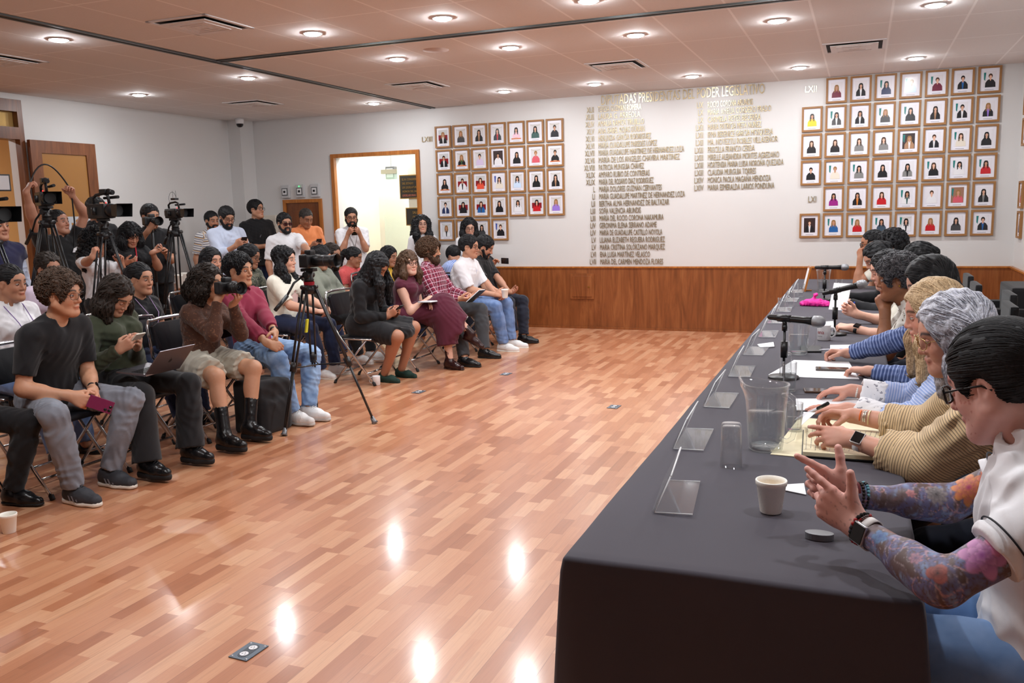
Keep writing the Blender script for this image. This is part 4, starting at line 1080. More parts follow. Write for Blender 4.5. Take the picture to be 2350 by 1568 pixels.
# ------------------------------------------------------------------ cloths, leathers, hair tones
BLK = m_cloth('black_cloth', (24, 24, 27)); BLK2 = m_cloth('black_twill', (30, 30, 33))
WHT = m_cloth('white_cloth', (232, 232, 236)); CRM = m_cloth('cream_cloth', (226, 222, 208))
GJ = m_cloth('grey_jeans', (112, 116, 126), 'denim', c2=(134, 139, 150)); BJ = m_cloth('blue_jeans', (96, 128, 172), 'denim', c2=(150, 178, 212))
NJ = m_cloth('navy_jeans', (34, 44, 74)); MJ = m_cloth('mid_jeans', (86, 112, 158), 'denim', c2=(120, 146, 190)); CHAR = m_cloth('charcoal_wool', (66, 68, 72)); NAV = m_cloth('navy_wool', (30, 34, 48))
OLV = m_cloth('olive_knit', (62, 68, 52)); BRN = m_cloth('brown_lace', (78, 50, 38), 'speck', c2=(110, 74, 54)); MAR = m_cloth('maroon_linen', (132, 36, 62)); KHK = m_cloth('khaki_cotton', (176, 170, 156))
BUR = m_cloth('burgundy_knit', (84, 30, 48)); PLD = m_cloth('red_plaid', (140, 40, 66), 'plaid', c2=(84, 22, 44), c3=(222, 200, 214)); CORAL = m_cloth('coral_lace', (214, 92, 92), 'speck', c2=(190, 66, 70)); SAGE = m_cloth('sage_knit', (126, 130, 118))
YEL = m_cloth('mustard_cotton', (222, 180, 60)); BST = m_cloth('blue_stripe', (96, 124, 190), 'long', c2=(196, 208, 236)); ORG = m_cloth('orange_cotton', (214, 128, 78)); LBL = m_cloth('pale_blue_cotton', (200, 210, 232))
STR = m_cloth('striped_knit', (226, 224, 222), 'stripe', c2=(120, 120, 136), c3=(196, 150, 80), scale=1.5); CAMO = m_cloth('camo_flannel', (70, 74, 62), 'camo', c2=(104, 102, 88), c3=(44, 46, 42)); LIL = m_cloth('lilac_cotton', (206, 190, 208))
NVV = m_cloth('navy_vest', (36, 36, 66)); TAN = m_cloth('tan_pinstripe', (216, 188, 146), 'pin', c2=(50, 44, 48), scale=.45, rough=.6); BLS = m_cloth('pale_blue_stripe', (150, 172, 222), 'stripe', c2=(196, 206, 236), scale=.5)
NST = m_cloth('navy_striped_knit', (72, 90, 140), 'stripe', c2=(140, 158, 204), scale=.8); EMB = m_cloth('embroidered_white', (228, 226, 218), 'speck', c2=(120, 104, 84), scale=.6); LACE = m_cloth('white_lace', (236, 236, 240), 'speck', c2=(150, 150, 160), scale=.7)
LJ = m_cloth('light_jeans', (104, 140, 190), 'denim', c2=(136, 168, 214)); VEST = m_cloth('black_vest', (26, 26, 28)); GRT = m_cloth('grey_tee', (84, 78, 70))
LBK = mat('black_leather', (20, 20, 22), .25, bump=.1, bs=120); LBR = mat('oxblood_leather', (44, 22, 22), .2); LGN = mat('green_suede', (24, 52, 44), .8); SNK = mat('sneaker_mesh', (52, 54, 60), .7); SWH = mat('white_sneaker', (222, 222, 222), .6); SOLW = mat('white_rubber', (226, 222, 212), .6); RBK = mat('black_rubber', (24, 24, 26), .7); LACEK = mat('dark_laces', (30, 30, 32), .8); GRL = mat('grey_laces', (70, 72, 76), .8)
GLB = mat('black_acetate', (18, 18, 20), .25); GLG = mat('gold_wire', (190, 160, 110), .25, .9); GLS = mat('silver_wire', (150, 152, 158), .25, .9); GLL = mat('dark_lens', (60, 20, 24), .1, alpha=.85)
HB = ((14, 12, 12), (34, 29, 27)); HD = ((24, 18, 15), (50, 38, 30)); HBR = ((52, 36, 24), (92, 64, 42)); HK = ((10, 10, 12), (24, 24, 28))
def H(style, c=HB, **k): return dict(style=style, c=c, **k)
SHORT = dict(locks=220, flow='front', ll=.03, lr=.004, t=.012, amp=.003)
BIGL = dict(locks=260, flow='down', ll=.12, lr=.005, seg=8, amp=.005)
def hipz(px, py, Y): return PY(px, py, Y)
AUD = 'seated press audience'; STD = 'people standing at the back'
def sit(label, px, py, head, **k):
    """seated person: pelvis (px,py); head given as pixel"""
    hz = PY(head[0], head[1], k.pop('hy', py)); z = k.pop('pz', .55)
    return person(label, (px, py, z), k.pop('face', 0), hz, group=k.pop('group', AUD), **k)
def lap(px, py, z=.645, dx=.34, dy=.10, r=True): return V3(px+dx, py+(-dy if r else dy), z)
def LH(px, py, z=.66, dx=.30, dy=.09, c=(.7, .8, .85, .9)):
    """both hands resting together over the lap"""
    return dict(rh=dict(p=V3(px+dx, py-dy, z), d=V3(.55, .75, -.15), n=V3(-.3, .3, -.9), c=c), lh=dict(p=V3(px+dx+.02, py+dy, z), d=V3(.55, -.75, -.15), n=V3(-.3, -.3, -.9), c=c))
def PHN(P, F=V3(1, 0, 0), L=V3(0, 1, 0), two=True):
    """both hands holding a phone at P, thumbs up"""
    d = dict(rh=dict(p=P-F*.07-L*.075-V3(0, 0, .05), d=F*.7+L*.35+V3(0, 0, .5), n=L*.8+V3(0, 0, .5), c=(.75, .8, .85, .9), th=(.9, .5)), lh=dict(p=P-F*.07+L*.075-V3(0, 0, .05), d=F*.7-L*.35+V3(0, 0, .5), n=-L*.8+V3(0, 0, .5), c=(.75, .8, .85, .9), th=(.9, .5)))
    return d
P_ = {}
# ---- front row, from the near left corner
P_['A0'] = person('person at the left edge in black trousers and black shoes, mostly out of view', (-4.66, 3.12, .55), 0, (-4.55, 3.10, 1.2), top=dict(kind='tee', m=BLK), bot=dict(kind='pants', m=BLK), shoes=dict(kind='dress', m=LBK, sm=RBK), hair=H('short', **SHORT), rf=dict(p=V3(-4.5, 3.0, .09)), lf=dict(p=V3(-4.42, 3.36, .09)), group=AUD, seed=11, **LH(-4.66, 3.12))
a1h = PX(220, 928, -4.02)
P_['A1'] = sit('person in black V-neck t-shirt, grey jeans and glasses with maroon phone in clasped hands', -4.50, 3.72, (141, 678), hy=3.70, hyaw=14, hpit=4, skin=(196, 146, 116), s=1.04, res=.008, hres=.0042,
    top=dict(kind='tee', m=BLK, neck='v', dp=.075, g=.014, sl=.74), bot=dict(kind='pants', m=GJ, amp=.005, g=.016), shoes=dict(kind='sneaker', m=SNK, sm=SOLW, lace=GRL, stripes=mat('stripe_grey', (120, 118, 124), .5)),
    hair=H('curly', ((48, 36, 28), (84, 64, 50)), t=.026, locks=520, curl=.9, flow='rand', ll=.05, lr=.0045, amp=.007, lift=.8), hp=dict(jaw=1.05, brow=(.02, .012, .01)), glass=dict(m=GLB, style='square', w=.0014),
    rh=dict(p=a1h+V3(-.12, -.06, .055), d=V3(.8, .35, -.42), n=V3(-.2, .85, -.4), c=(.6, .7, .8, .9)), lh=dict(p=a1h+V3(-.12, .10, .055), d=V3(.8, -.4, -.42), n=V3(-.2, -.85, -.4), c=(.5, .6, .7, .8)),
    rf=dict(p=V3(-4.10, 3.49, .09), d=V3(1, -.08, 0), k=V3(.3, -.35, 1)), lf=dict(p=V3(-4.16, 3.80, .09), d=V3(1, -.04, 0), k=V3(.3, .3, 1)), seed=3)
a2h = PX(312, 782, -4.18)
P_['A2'] = sit('person with dark wavy bob in olive long-sleeve top typing on phone, laptop on lap', -4.48, 4.28, (266, 680), hy=4.24, sex='f', hyaw=4, hpit=38, skin=(196, 150, 124), res=.008, hres=.0045, hp=dict(open=.35),
    top=dict(kind='long', m=OLV, neck='scoop', dp=.02, g=.011), bot=dict(kind='wide', m=BLK2, g=.016), shoes=dict(kind='boot', m=LBK, sm=RBK, lace=LACEK, h=.16), hair=H('bob', HD, vol=1.15, len=.15, **dict(BIGL, ll=.10, curl=.25)),
    rf=dict(p=V3(-4.02, 3.96, .10), d=V3(1, -.05, 0)), lf=dict(p=V3(-4.0, 4.31, .10), d=V3(1, .0, 0)), seed=5, **PHN(a2h))
a3h = PX(528, 662, -4.16)
P_['A3'] = sit('person with dark curly hair in brown lace top and khaki shorts aiming a black camera', -4.47, 5.0, (478, 650), hy=5.0, sex='f', hyaw=6, hpit=6, skin=(190, 142, 112), res=.008, hres=.0045,
    top=dict(kind='long', m=BRN, neck='v', dp=.06, g=.009), bot=dict(kind='shorts', m=KHK, g=.02, amp=.006), shoes=dict(kind='boot', m=LBK, sm=RBK, h=.21), hair=H('longcurl', HD, vol=1.0, len=.13, locks=520, curl=.8, flow='down', ll=.09, lr=.0045, amp=.007, lift=.7),
    rh=dict(p=a3h+V3(-.045, -.09, -.085), d=V3(.45, .1, .85), n=V3(.2, .95, 0), c=(.9, .95, 1., 1.), e=V3(.3, -.45, -.9)), lh=dict(p=a3h+V3(-.015, .035, -.12), d=V3(.75, -.1, .6), n=V3(-.4, -.1, .9), c=(.6, .7, .75, .8), e=V3(.4, .2, -1)),
    rf=dict(p=V3(-3.98, 4.62, .10), d=V3(1, -.06, 0), k=V3(.3, -.1, 1)), lf=dict(p=V3(-4.0, 4.91, .10), d=V3(1, 0, 0)), seed=7)
P_['A4'] = sit('person in maroon button shirt, light blue jeans and white sneakers, hands clasped', -4.47, 5.62, (549, 622), hy=5.60, hyaw=0, hpit=2, skin=(188, 140, 108), s=1.02, res=.008, hres=.0045,
    top=dict(kind='roll', m=MAR, neck='collar', fl=.72, amp=.006, g=.015), bot=dict(kind='pants', m=BJ, g=.017, amp=.005), shoes=dict(kind='sneaker', m=SWH, sm=mat('grey_rubber', (190, 190, 188), .6), lace=SWH), hair=H('curly', HK, t=.022, locks=420, curl=.8, flow='rand', ll=.04, lr=.0045, amp=.006, lift=.6, fade=1),
    rf=dict(p=V3(-4.0, 5.42, .09), d=V3(1, -.1, 0), k=V3(.3, -.35, 1)), lf=dict(p=V3(-3.97, 5.58, .09), d=V3(1, -.05, 0), k=V3(.3, .5, 1)), seed=9,
    rh=dict(p=PX(614, 788, -4.1), d=V3(.7, .5, -.4), n=V3(-.1, .7, -.6), c=(.8, .9, .95, 1.)), lh=dict(p=PX(640, 780, -4.05), d=V3(.5, -.6, -.5), n=V3(-.2, -.8, -.5), c=(.8, .9, .95, 1.)))
P_['C1'] = sit('person with long black hair in black long-sleeve blouse and black skirt looking down at phone', -4.38, 7.12, (864, 612), hy=7.10, sex='f', hyaw=4, hpit=40, skin=(168, 118, 92), fat=1.12, hp=dict(open=.3),
    top=dict(kind='long', m=BLK, neck='crew'), bot=dict(kind='knee', m=BLK), shoes=dict(kind='flat', m=LGN), hair=H('long', HK, vol=1.2, len=.38, ff=.07, **BIGL),
    rf=dict(p=V3(-4.16, 7.08, .085), d=V3(1, -.1, 0)), lf=dict(p=V3(-4.12, 7.34, .085), d=V3(1, -.1, 0)), seed=13, **PHN(V3(-4.02, 7.14, .68)))
P_['C2'] = sit('person with long brown hair and glasses in burgundy top and long skirt, legs crossed', -4.32, 7.86, (938, 605), hy=7.84, sex='f', hyaw=-28, hpit=0, skin=(214, 170, 150), glass=dict(m=GLB, style='round', w=.0024),
    top=dict(kind='sleeveless', m=BUR, neck='crew'), bot=dict(kind='midi', m=BUR, len=.60), shoes=dict(kind='heel', m=LBR, h=.12), hair=H('long', HBR, vol=1.0, len=.26, ff=.04, bangs=1, **BIGL),
    rf=dict(p=V3(-3.66, 8.0, .34), d=V3(.9, .1, -.45), u=V3(.45, 0, .9), k=V3(.2, .1, 1)), lf=dict(p=V3(-3.84, 7.84, .09), d=V3(1, -.2, 0), k=V3(.3, 0, 1)), seed=15,
    rh=dict(p=V3(-4.04, 7.86, .72), d=V3(.5, .8, 0), n=V3(0, 0, -1), c=(.5, .6, .7, .7)), lh=dict(p=V3(-4.05, 7.86, .68), d=V3(.6, -.7, -.1), n=V3(0, 0, -1)))
P_['C3'] = sit('bearded person with curly light brown hair and plaid shirt holding an open notebook', -4.27, 8.5, (986, 578), hy=8.5, hyaw=10, hpit=0, skin=(206, 156, 126), glass=dict(m=GLG, style='round', w=.0016), s=1.03,
    top=dict(kind='long', m=PLD, neck='collar', g=.014), bot=dict(kind='pants', m=CHAR, g=.018), shoes=dict(kind='dress', m=LBK, sm=RBK), hair=H('curly', HBR, t=.034, locks=520, curl=1., flow='rand', ll=.05, lr=.005, amp=.008, lift=.9), beard=dict(t=.012, locks=500, long=.03, c=((44, 30, 20), (82, 56, 36)), amp=.003),
    rf=dict(p=V3(-3.76, 8.02, .09), d=V3(1, -.1, 0)), lf=dict(p=V3(-3.76, 8.54, .09), d=V3(1, .0, 0)), seed=17,
    rh=dict(p=V3(-3.97, 8.38, .66), d=V3(.9, .3, -.1), n=V3(0, .5, .8), c=(.7, .8, .8, .8)), lh=dict(p=V3(-3.95, 8.60, .66), d=V3(.9, -.3, -.1), n=V3(0, -.5, .8), c=(.7, .8, .8, .8)))
P_['C4'] = sit('person in white t-shirt with small blue mountain print, jeans and glasses', -4.25, 9.15, (1077, 568), hy=9.15, hyaw=2, hpit=4, skin=(192, 142, 114), fat=1.1, glass=dict(m=GLB, style='square', w=.002), s=1.03,
    top=dict(kind='tee', m=WHT, neck='crew', sl=.85, g=.02), bot=dict(kind='pants', m=MJ, g=.017), shoes=dict(kind='sneaker', m=SWH, sm=SOLW), hair=H('short', HK, fade=1, **dict(SHORT, t=.018)), seed=19, **LH(-4.22, 9.15, .64, .36))
P_['C5'] = sit('bearded person in black polo and navy trousers at the right end, holding a cup', -4.2, 9.72, (1112, 568), hy=9.7, hyaw=8, hpit=26, skin=(188, 138, 112), hp=dict(stub=.5, open=.5),
    top=dict(kind='polo', m=BLK, neck='polo', sl=.8), bot=dict(kind='pants', m=NAV, g=.018), shoes=dict(kind='dress', m=LBK, sm=RBK), hair=H('short', HK, **dict(SHORT, t=.018)), beard=dict(t=.004, locks=60),
    rf=dict(p=V3(-3.82, 9.35, .09), d=V3(1, .1, 0)), lf=dict(p=V3(-3.72, 9.62, .09), d=V3(1, .1, 0)), seed=21,
    rh=dict(p=PX(1142, 682, -3.86), d=V3(.8, .4, .1), n=V3(.2, .9, .2), c=(.7, .8, .8, .8)), lh=dict(p=PX(1165, 680, -3.84)+V3(0, .12, 0), d=V3(.8, -.3, .1), n=V3(0, -.5, .8)))
# ---- second row
P_['B1'] = sit('person in white blouse with purple lanyard at the left edge, hair pulled back', -5.42, 4.2, (25, 652), hy=4.2, sex='f', hyaw=8, hpit=4, skin=(186, 134, 106), fat=1.15, top=dict(kind='tee', m=WHT, neck='crew', sl=.7), bot=dict(kind='pants', m=MJ), shoes=dict(kind='flat', m=LBK), hair=H('bun', HK, locks=120, flow='back', ll=.06, lr=.004, t=.010, amp=.002), seed=23, **LH(-5.42, 4.2))
P_['B3'] = sit('person in black t-shirt with purple badge sitting behind the empty folding chair', -5.28, 5.2, (322, 642), hy=5.2, sex='f', hyaw=2, hpit=4, skin=(190, 138, 108), top=dict(kind='tee', m=BLK, neck='v', dp=.05, sl=.5), bot=dict(kind='pants', m=NJ), shoes=dict(kind='sneaker', m=SNK), hair=H('bun', HK, locks=120, flow='back', ll=.06, lr=.004, t=.011, amp=.002), seed=25, **LH(-5.28, 5.2))
P_['B6'] = sit('person with black curly braids in cream printed t-shirt and navy jeans', -5.36, 7.2, (655, 598), hy=7.2, sex='f', hyaw=10, hpit=2, skin=(214, 166, 142), top=dict(kind='tee', m=CRM, neck='crew', sl=.85, g=.018), bot=dict(kind='pants', m=NJ, g=.016), shoes=dict(kind='sneaker', m=SWH, sm=SOLW), hair=H('braids', HK, vol=1.05, len=.40, locks=420, curl=.8, flow='down', ll=.05, lr=.004, amp=.006, t=.020, lift=.5), seed=27, **LH(-5.30, 7.2, .66, .38))
P_['B7'] = sit('person in sage cardigan writing in a large notebook behind the front tripod', -5.36, 7.9, (738, 592), hy=7.9, sex='f', hyaw=0, hpit=22, skin=(186, 134, 106), fat=1.15, top=dict(kind='long', m=SAGE, neck='v', g=.016), bot=dict(kind='pants', m=BLK), shoes=dict(kind='sneaker', m=SWH), hair=H('bun', HK, locks=120, flow='back', ll=.06, lr=.004, t=.010, amp=.002), seed=29,
    rh=dict(p=V3(-4.98, 7.78, .80), d=V3(.9, .3, -.1), n=V3(0, .2, -.9), c=(.8, .9, .9, .9)), lh=dict(p=V3(-5.0, 8.05, .76), d=V3(.9, -.3, 0), n=V3(0, 0, 1)))
P_['C7'] = person('person in blue striped shirt bending down behind the white t-shirt', (-5.15, 10.35, .55), 0, PY(1042, 588, 10.4), hyaw=160, hpit=40, skin=(180, 130, 104), top=dict(kind='long', m=BST, neck='collar', g=.018), bot=dict(kind='pants', m=NAV), hair=H('short', HK, **SHORT), res=.012, hres=.007, group=AUD, seed=31)
P_['C6'] = person('person hidden behind the black polo, holding a phone sideways', (-4.7, 10.45, .55), 0, PY(1118, 608, 10.45)+V3(0, 0, -.02), hyaw=0, hpit=10, skin=(190, 140, 112), top=dict(kind='long', m=BLK, neck='crew'), bot=dict(kind='pants', m=NAV), hair=H('short', HK, **SHORT), res=.012, hres=.007, group=AUD, seed=33,
    lh=dict(p=PY(1128, 612, 10.3), d=V3(.5, 0, .7), n=V3(.8, -.3, 0), c=(.5, .6, .6, .7)))
# ---- third row
P_['B2'] = person('person in lilac blouse with brown hair tied back behind the black V-neck', (-6.02, 5.0, .58), 0, PY(112, 618, 5.05), sex='f', hyaw=-10, hpit=6, skin=(176, 126, 100), top=dict(kind='tee', m=LIL), bot=dict(kind='pants', m=NJ), hair=H('bun', HD, locks=100, flow='back', ll=.06, lr=.004, t=.016), res=.011, hres=.0065, group=AUD, seed=35)
P_['B4'] = person('person with straight black hair, only the forehead showing behind the camera holder', (-6.0, 6.85, .55), 0, PY(486, 600, 6.85), sex='f', hyaw=-10, hpit=6, skin=(200, 150, 126), top=dict(kind='tee', m=BLK), bot=dict(kind='pants', m=NJ), hair=H('bob', HK, **BIGL), res=.011, hres=.0065, group=AUD, seed=37)
P_['B5'] = person('person in camouflage flannel with glasses and pale headband behind the maroon shirt', (-6.0, 7.5, .58), 0, PY(574, 590, 7.5), sex='f', hyaw=12, hpit=14, skin=(160, 112, 86), glass=dict(m=GLB, style='square'), top=dict(kind='long', m=CAMO, neck='collar', g=.016), bot=dict(kind='pants', m=NJ), hair=H('bun', HK, locks=100, flow='back', ll=.06, lr=.004, t=.014), res=.011, hres=.006, group=AUD, seed=39, **LH(-6.0, 7.5, .72))
P_['B8'] = person('person with black ponytail in coral lace blouse', (-5.95, 9.35, .55), 0, PY(812, 592, 9.35), sex='f', hyaw=12, hpit=14, skin=(172, 120, 94), fat=1.15, top=dict(kind='tee', m=CORAL, sl=.45), bot=dict(kind='pants', m=NJ), hair=H('pony', HK, locks=120, flow='back', ll=.06, lr=.004, t=.012), res=.011, hres=.006, group=AUD, seed=41, **LH(-5.95, 9.35))
P_['B9'] = person('person in mustard yellow top behind the long black hair', (-5.5, 9.35, .52), 0, PY(893, 590, 9.4), sex='f', hyaw=-4, hpit=10, skin=(176, 126, 100), top=dict(kind='tee', m=YEL, sl=.7), bot=dict(kind='pants', m=NJ), hair=H('bob', HK, **BIGL), res=.011, hres=.0065, group=AUD, seed=43, **LH(-5.5, 9.35))
P_['B10'] = person('person with dark hair just visible behind the camera on the front tripod', (-6.0, 8.6, .55), 0, PY(762, 585, 8.6), sex='f', hyaw=-4, hpit=10, skin=(176, 126, 100), top=dict(kind='tee', m=BLK, sl=.7), bot=dict(kind='pants', m=NJ), hair=H('bob', HD, **BIGL), res=.012, hres=.0065, group=AUD, seed=45)

# ---- standing at the back
def std(label, px, py, head, X=None, Y=None, s=1., **k):
    h = PY(head[0], head[1], Y) if Y is not None else PX(head[0], head[1], X)
    st = h[2]/1.555*1.; s = k.pop('scale', st)
    pel = (h[0]+px, h[1]+py, h[2]-.615*s)
    return person(label, pel, k.pop('face', -30), h, s=s, sitting=False, group=k.pop('group', STD), **k)
R2 = dict(res=.011, hres=.006)
def up2(h, F, L, dz=-.25, fw=.26, gap=.06): P = h+F*fw+V3(0, 0, dz); return PHN(P, F, L)
FV = lambda a: (V3(cos(radians(a)), sin(radians(a)), 0), V3(-sin(radians(a)), cos(radians(a)), 0))
F0, L0 = FV(-55)
P_['D1'] = std('person with long black hair, white turtleneck and glasses leaning against the white wall', -.0, .03, (968, 516), Y=10.72, sex='f', face=-52, hyaw=-52, hpit=0, skin=(206, 158, 134), glass=dict(m=GLS, style='round', w=.0014), top=dict(kind='long', m=WHT, neck='turtle', g=.016), bot=dict(kind='pants', m=BLK), shoes=dict(kind='flat', m=LBK), hair=H('long', HK, vol=1.3, len=.36, ff=.06, locks=360, flow='down', ll=.1, lr=.005, seg=8, amp=.008, curl=.3), seed=51, **R2)
h_ = PY(1077, 524, 10.72); F1, L1 = FV(-58)
P_['D2'] = std('person with dark bob and glasses in white top looking down at a phone', -.0, .03, (1077, 522), Y=10.72, sex='f', face=-58, hyaw=-58, hpit=18, skin=(216, 172, 150), glass=dict(m=GLB, style='round'), top=dict(kind='long', m=WHT, g=.014), bot=dict(kind='pants', m=BLK), shoes=dict(kind='flat', m=LBK), hair=H('bob', HK, vol=1.1, len=.20, **BIGL), hp=dict(open=.4), seed=53, **dict(R2, **PHN(h_+F1*.17+V3(0, 0, -.17), F1, L1)))
h_ = PY(806, 500, 10.45); F1, L1 = FV(-50)
P_['D3'] = std('bearded person in white short-sleeve shirt with dark lanyard photographing in the doorway', 0, .03, (806, 500), Y=10.45, face=-50, hyaw=-50, hpit=8, skin=(190, 138, 110), glass=dict(m=GLB, style='square'), top=dict(kind='tee', m=WHT, neck='collar', sl=.85, g=.016, hem=.1), bot=dict(kind='pants', m=NAV), shoes=dict(kind='dress', m=LBK), hair=H('short', HK, fade=1, **SHORT), beard=dict(t=.008, locks=160), seed=55, **dict(R2, **PHN(h_+F1*.24+V3(0, 0, -.16), F1, L1)))
h_ = PY(702, 502, 10.3); F1, L1 = FV(-30)
P_['D4'] = std('person in orange short-sleeve shirt looking at a phone before the small brown door', 0, .02, (702, 502), Y=10.3, face=-35, hyaw=-24, hpit=24, skin=(158, 108, 80), fat=1.22, top=dict(kind='tee', m=ORG, neck='collar', sl=.85, g=.016, hem=.1), bot=dict(kind='pants', m=NAV), shoes=dict(kind='dress', m=LBK), hair=H('short', ((34, 30, 28), (64, 58, 54)), fade=1, **dict(SHORT, t=.008)), hp=dict(open=.5, fat=1.08), seed=57, **dict(R2, **PHN(h_+F1*.36+V3(0, 0, -.34), F1, L1)))
P_['D5'] = std('person in white t-shirt and red-tinted sunglasses with goatee', 0, .02, (653, 514), Y=9.3, face=-40, hyaw=-30, hpit=4, skin=(186, 136, 108), fat=1.1, glass=dict(m=GLB, style='square', w=.003, lens=GLL), top=dict(kind='tee', m=WHT, sl=.85, g=.02, hem=.12), bot=dict(kind='pants', m=NAV), shoes=dict(kind='dress', m=LBK), hair=H('curly', HK, t=.014, locks=260, curl=.7, flow='rand', ll=.03, lr=.004, fade=1), beard=dict(t=.006, locks=120), seed=59,
    lh=dict(p=PY(722, 590, 9.0), d=V3(.5, .5, -.4), n=V3(0, 0, -1)), **R2)
P_['D6'] = std('young person in black printed t-shirt and glasses with folded arms', 0, .02, (588, 482), Y=10.35, face=-30, hyaw=0, hpit=-4, skin=(190, 140, 112), glass=dict(m=GLB, style='square'), top=dict(kind='tee', m=BLK, sl=.8, g=.018, hem=.12), bot=dict(kind='pants', m=NJ), shoes=dict(kind='sneaker', m=SNK), hair=H('short', HK, fade=1, **dict(SHORT, t=.018)), seed=61, **dict(R2, **LH(-8.05, 10.3, 1.17, .24, .10)))
h_ = PY(519, 500, 9.0); F1, L1 = FV(-20)
P_['D7'] = std('bearded person in pale blue button shirt and round glasses texting on a phone', 0, .0, (520, 500), Y=9.0, face=-28, hyaw=-24, hpit=22, skin=(190, 140, 112), fat=1.12, glass=dict(m=GLB, style='round'), top=dict(kind='roll', m=LBL, neck='collar', fl=.3, g=.018, hem=.1), bot=dict(kind='pants', m=NAV), shoes=dict(kind='dress', m=LBK), hair=H('short', HK, fade=1, **dict(SHORT, t=.016)), beard=dict(t=.009, locks=200), hp=dict(open=.5), seed=63, **dict(R2, **PHN(h_+F1*.34+V3(0, 0, -.30)+L1*.02, F1, L1)))
P_['D8'] = std('bearded person in striped polo shirt at the left end of the standing row', 0, .0, (486, 508), Y=9.6, face=-30, hyaw=-20, hpit=6, skin=(176, 126, 98), top=dict(kind='tee', m=STR, neck='collar', sl=.8, g=.016, hem=.1), bot=dict(kind='pants', m=NAV), shoes=dict(kind='dress', m=LBK), hair=H('short', HK, fade=1, **dict(SHORT, t=.010)), beard=dict(t=.006, locks=100), seed=65, **R2)
# ---- camera crew
CR = 'camera crew'
e1 = PX(128, 508, -7.6)
P_['E1'] = std('person in black vest raising both tattooed arms to hold up a cable', 0, 0, (134, 512), X=-7.6, face=-10, hyaw=10, hpit=-6, skin=(178, 128, 104), group=CR, fat=1.2, top=dict(kind='tee', m=VEST, g=.02, sl=.5, hem=.12, name='vest'), bot=dict(kind='pants', m=BLK), shoes=dict(kind='dress', m=LBK), hair=H('short', HK, **dict(SHORT, t=.006)), seed=71,
    rh=dict(p=PX(60, 440, -7.45), d=V3(.2, .4, .8), n=V3(.3, .8, -.3), c=(.7, .8, .9, .9), e=V3(0, -1, -.35), s=V3(0, 0, .04)), lh=dict(p=PX(166, 450, -7.45), d=V3(.2, -.3, .8), n=V3(.3, -.8, 0), c=(.9, 1, 1, 1), e=V3(0, 1, -.35), s=V3(0, 0, .04)), **R2)
P_['E2'] = std('person mostly hidden behind the camcorder with raised viewfinder handle', 0, 0, (222, 482), X=-7.9, face=-10, hyaw=0, skin=(180, 130, 104), group=CR, top=dict(kind='tee', m=BLK), bot=dict(kind='pants', m=BLK), shoes=dict(kind='dress', m=LBK), hair=H('short', HK, **SHORT), seed=73, res=.012, hres=.0065)
P_['E3'] = std('person with big black curly hair in white t-shirt gripping a tripod handle', 0, 0, (226, 560), X=-6.85, sex='f', face=-25, hyaw=-20, hpit=35, skin=(186, 134, 108), group=CR, scale=.93, top=dict(kind='tee', m=WHT, sl=.7, neck='v', dp=.05), bot=dict(kind='pants', m=BLK), shoes=dict(kind='sneaker', m=SNK), hair=H('bigcurl', HK, locks=900, curl=1.0, flow='rand', ll=.06, lr=.0045, amp=.012, lift=1.2), hp=dict(open=.4), seed=75,
    rh=dict(p=PX(212, 590, -6.55), d=V3(.2, .2, .9), n=V3(.2, .9, -.2), c=(1, 1.1, 1.1, 1.1)), lh=dict(p=PX(278, 605, -6.6), d=V3(.2, -.2, .9), n=V3(.2, -.9, -.2), c=(.7, .8, .9, 1.)), **R2)
P_['E4'] = std('person with shaggy black bob in black t-shirt with red strap looking down', 0, 0, (300, 540), X=-6.9, sex='f', face=-30, hyaw=-20, hpit=30, skin=(184, 132, 106), group=CR, top=dict(kind='tee', m=BLK, sl=.8, g=.018), bot=dict(kind='pants', m=BLK), shoes=dict(kind='sneaker', m=SNK), hair=H('bob', HK, vol=1.25, len=.17, bangs=1, **BIGL), hp=dict(open=.4), seed=77,
    lh=dict(p=PX(350, 580, -6.6), d=V3(.5, .4, .2), n=V3(.2, -.2, .8), c=(.6, .7, .8, .9)), rh=dict(p=PX(286, 604, -6.65), d=V3(.7, .3, .1), n=V3(0, .5, .5)), **R2)
P_['E5'] = std('person in black shirt pressing a camera on a monopod to the face', 0, 0, (345, 498), X=-7.3, face=-25, hyaw=-20, hpit=8, skin=(186, 136, 108), group=CR, top=dict(kind='tee', m=BLK, neck='collar', sl=.8, g=.018, hem=.1), bot=dict(kind='pants', m=BLK), shoes=dict(kind='dress', m=LBK), hair=H('short', HK, fade=1, **SHORT), hp=dict(stub=.3), seed=79,
    rh=dict(p=PX(340, 530, -7.0), d=V3(.5, .2, .7), n=V3(.2, .9, 0), c=(.8, .9, 1., 1.)), lh=dict(p=PX(385, 590, -7.0), d=V3(.2, -.2, .3), n=V3(0, -.9, 0)), **R2)
P_['E6'] = std('person at the left edge in navy vest over light blue sleeves behind a camera', 0, 0, (-8, 520), X=-6.75, face=0, hyaw=0, skin=(180, 130, 104), group=CR, fat=1.1, top=dict(kind='tee', m=NVV, sl=.25, g=.022, hem=.1, name='vest'), bot=dict(kind='pants', m=NAV), shoes=dict(kind='dress', m=LBK), hair=H('short', HK, **SHORT), seed=81, res=.012, hres=.0065)
iE = P_['E6']; sd = SD(); 
for nm_ in ('r', 'l'):
    a_ = iE['arms'][nm_]; sd.cone(a_['S'], a_['E'], .062, .056, .02); sd.cone(a_['E'], a_['W'], .054, .04, .02, fb=True)
V_, Q_ = sd.mesh(.011, folds(5, .004, .08)); mesh_obj('shirt_sleeves', V_-iE['base'], Q_, LBL, iE['root'], attrs={'ax': V_*0})
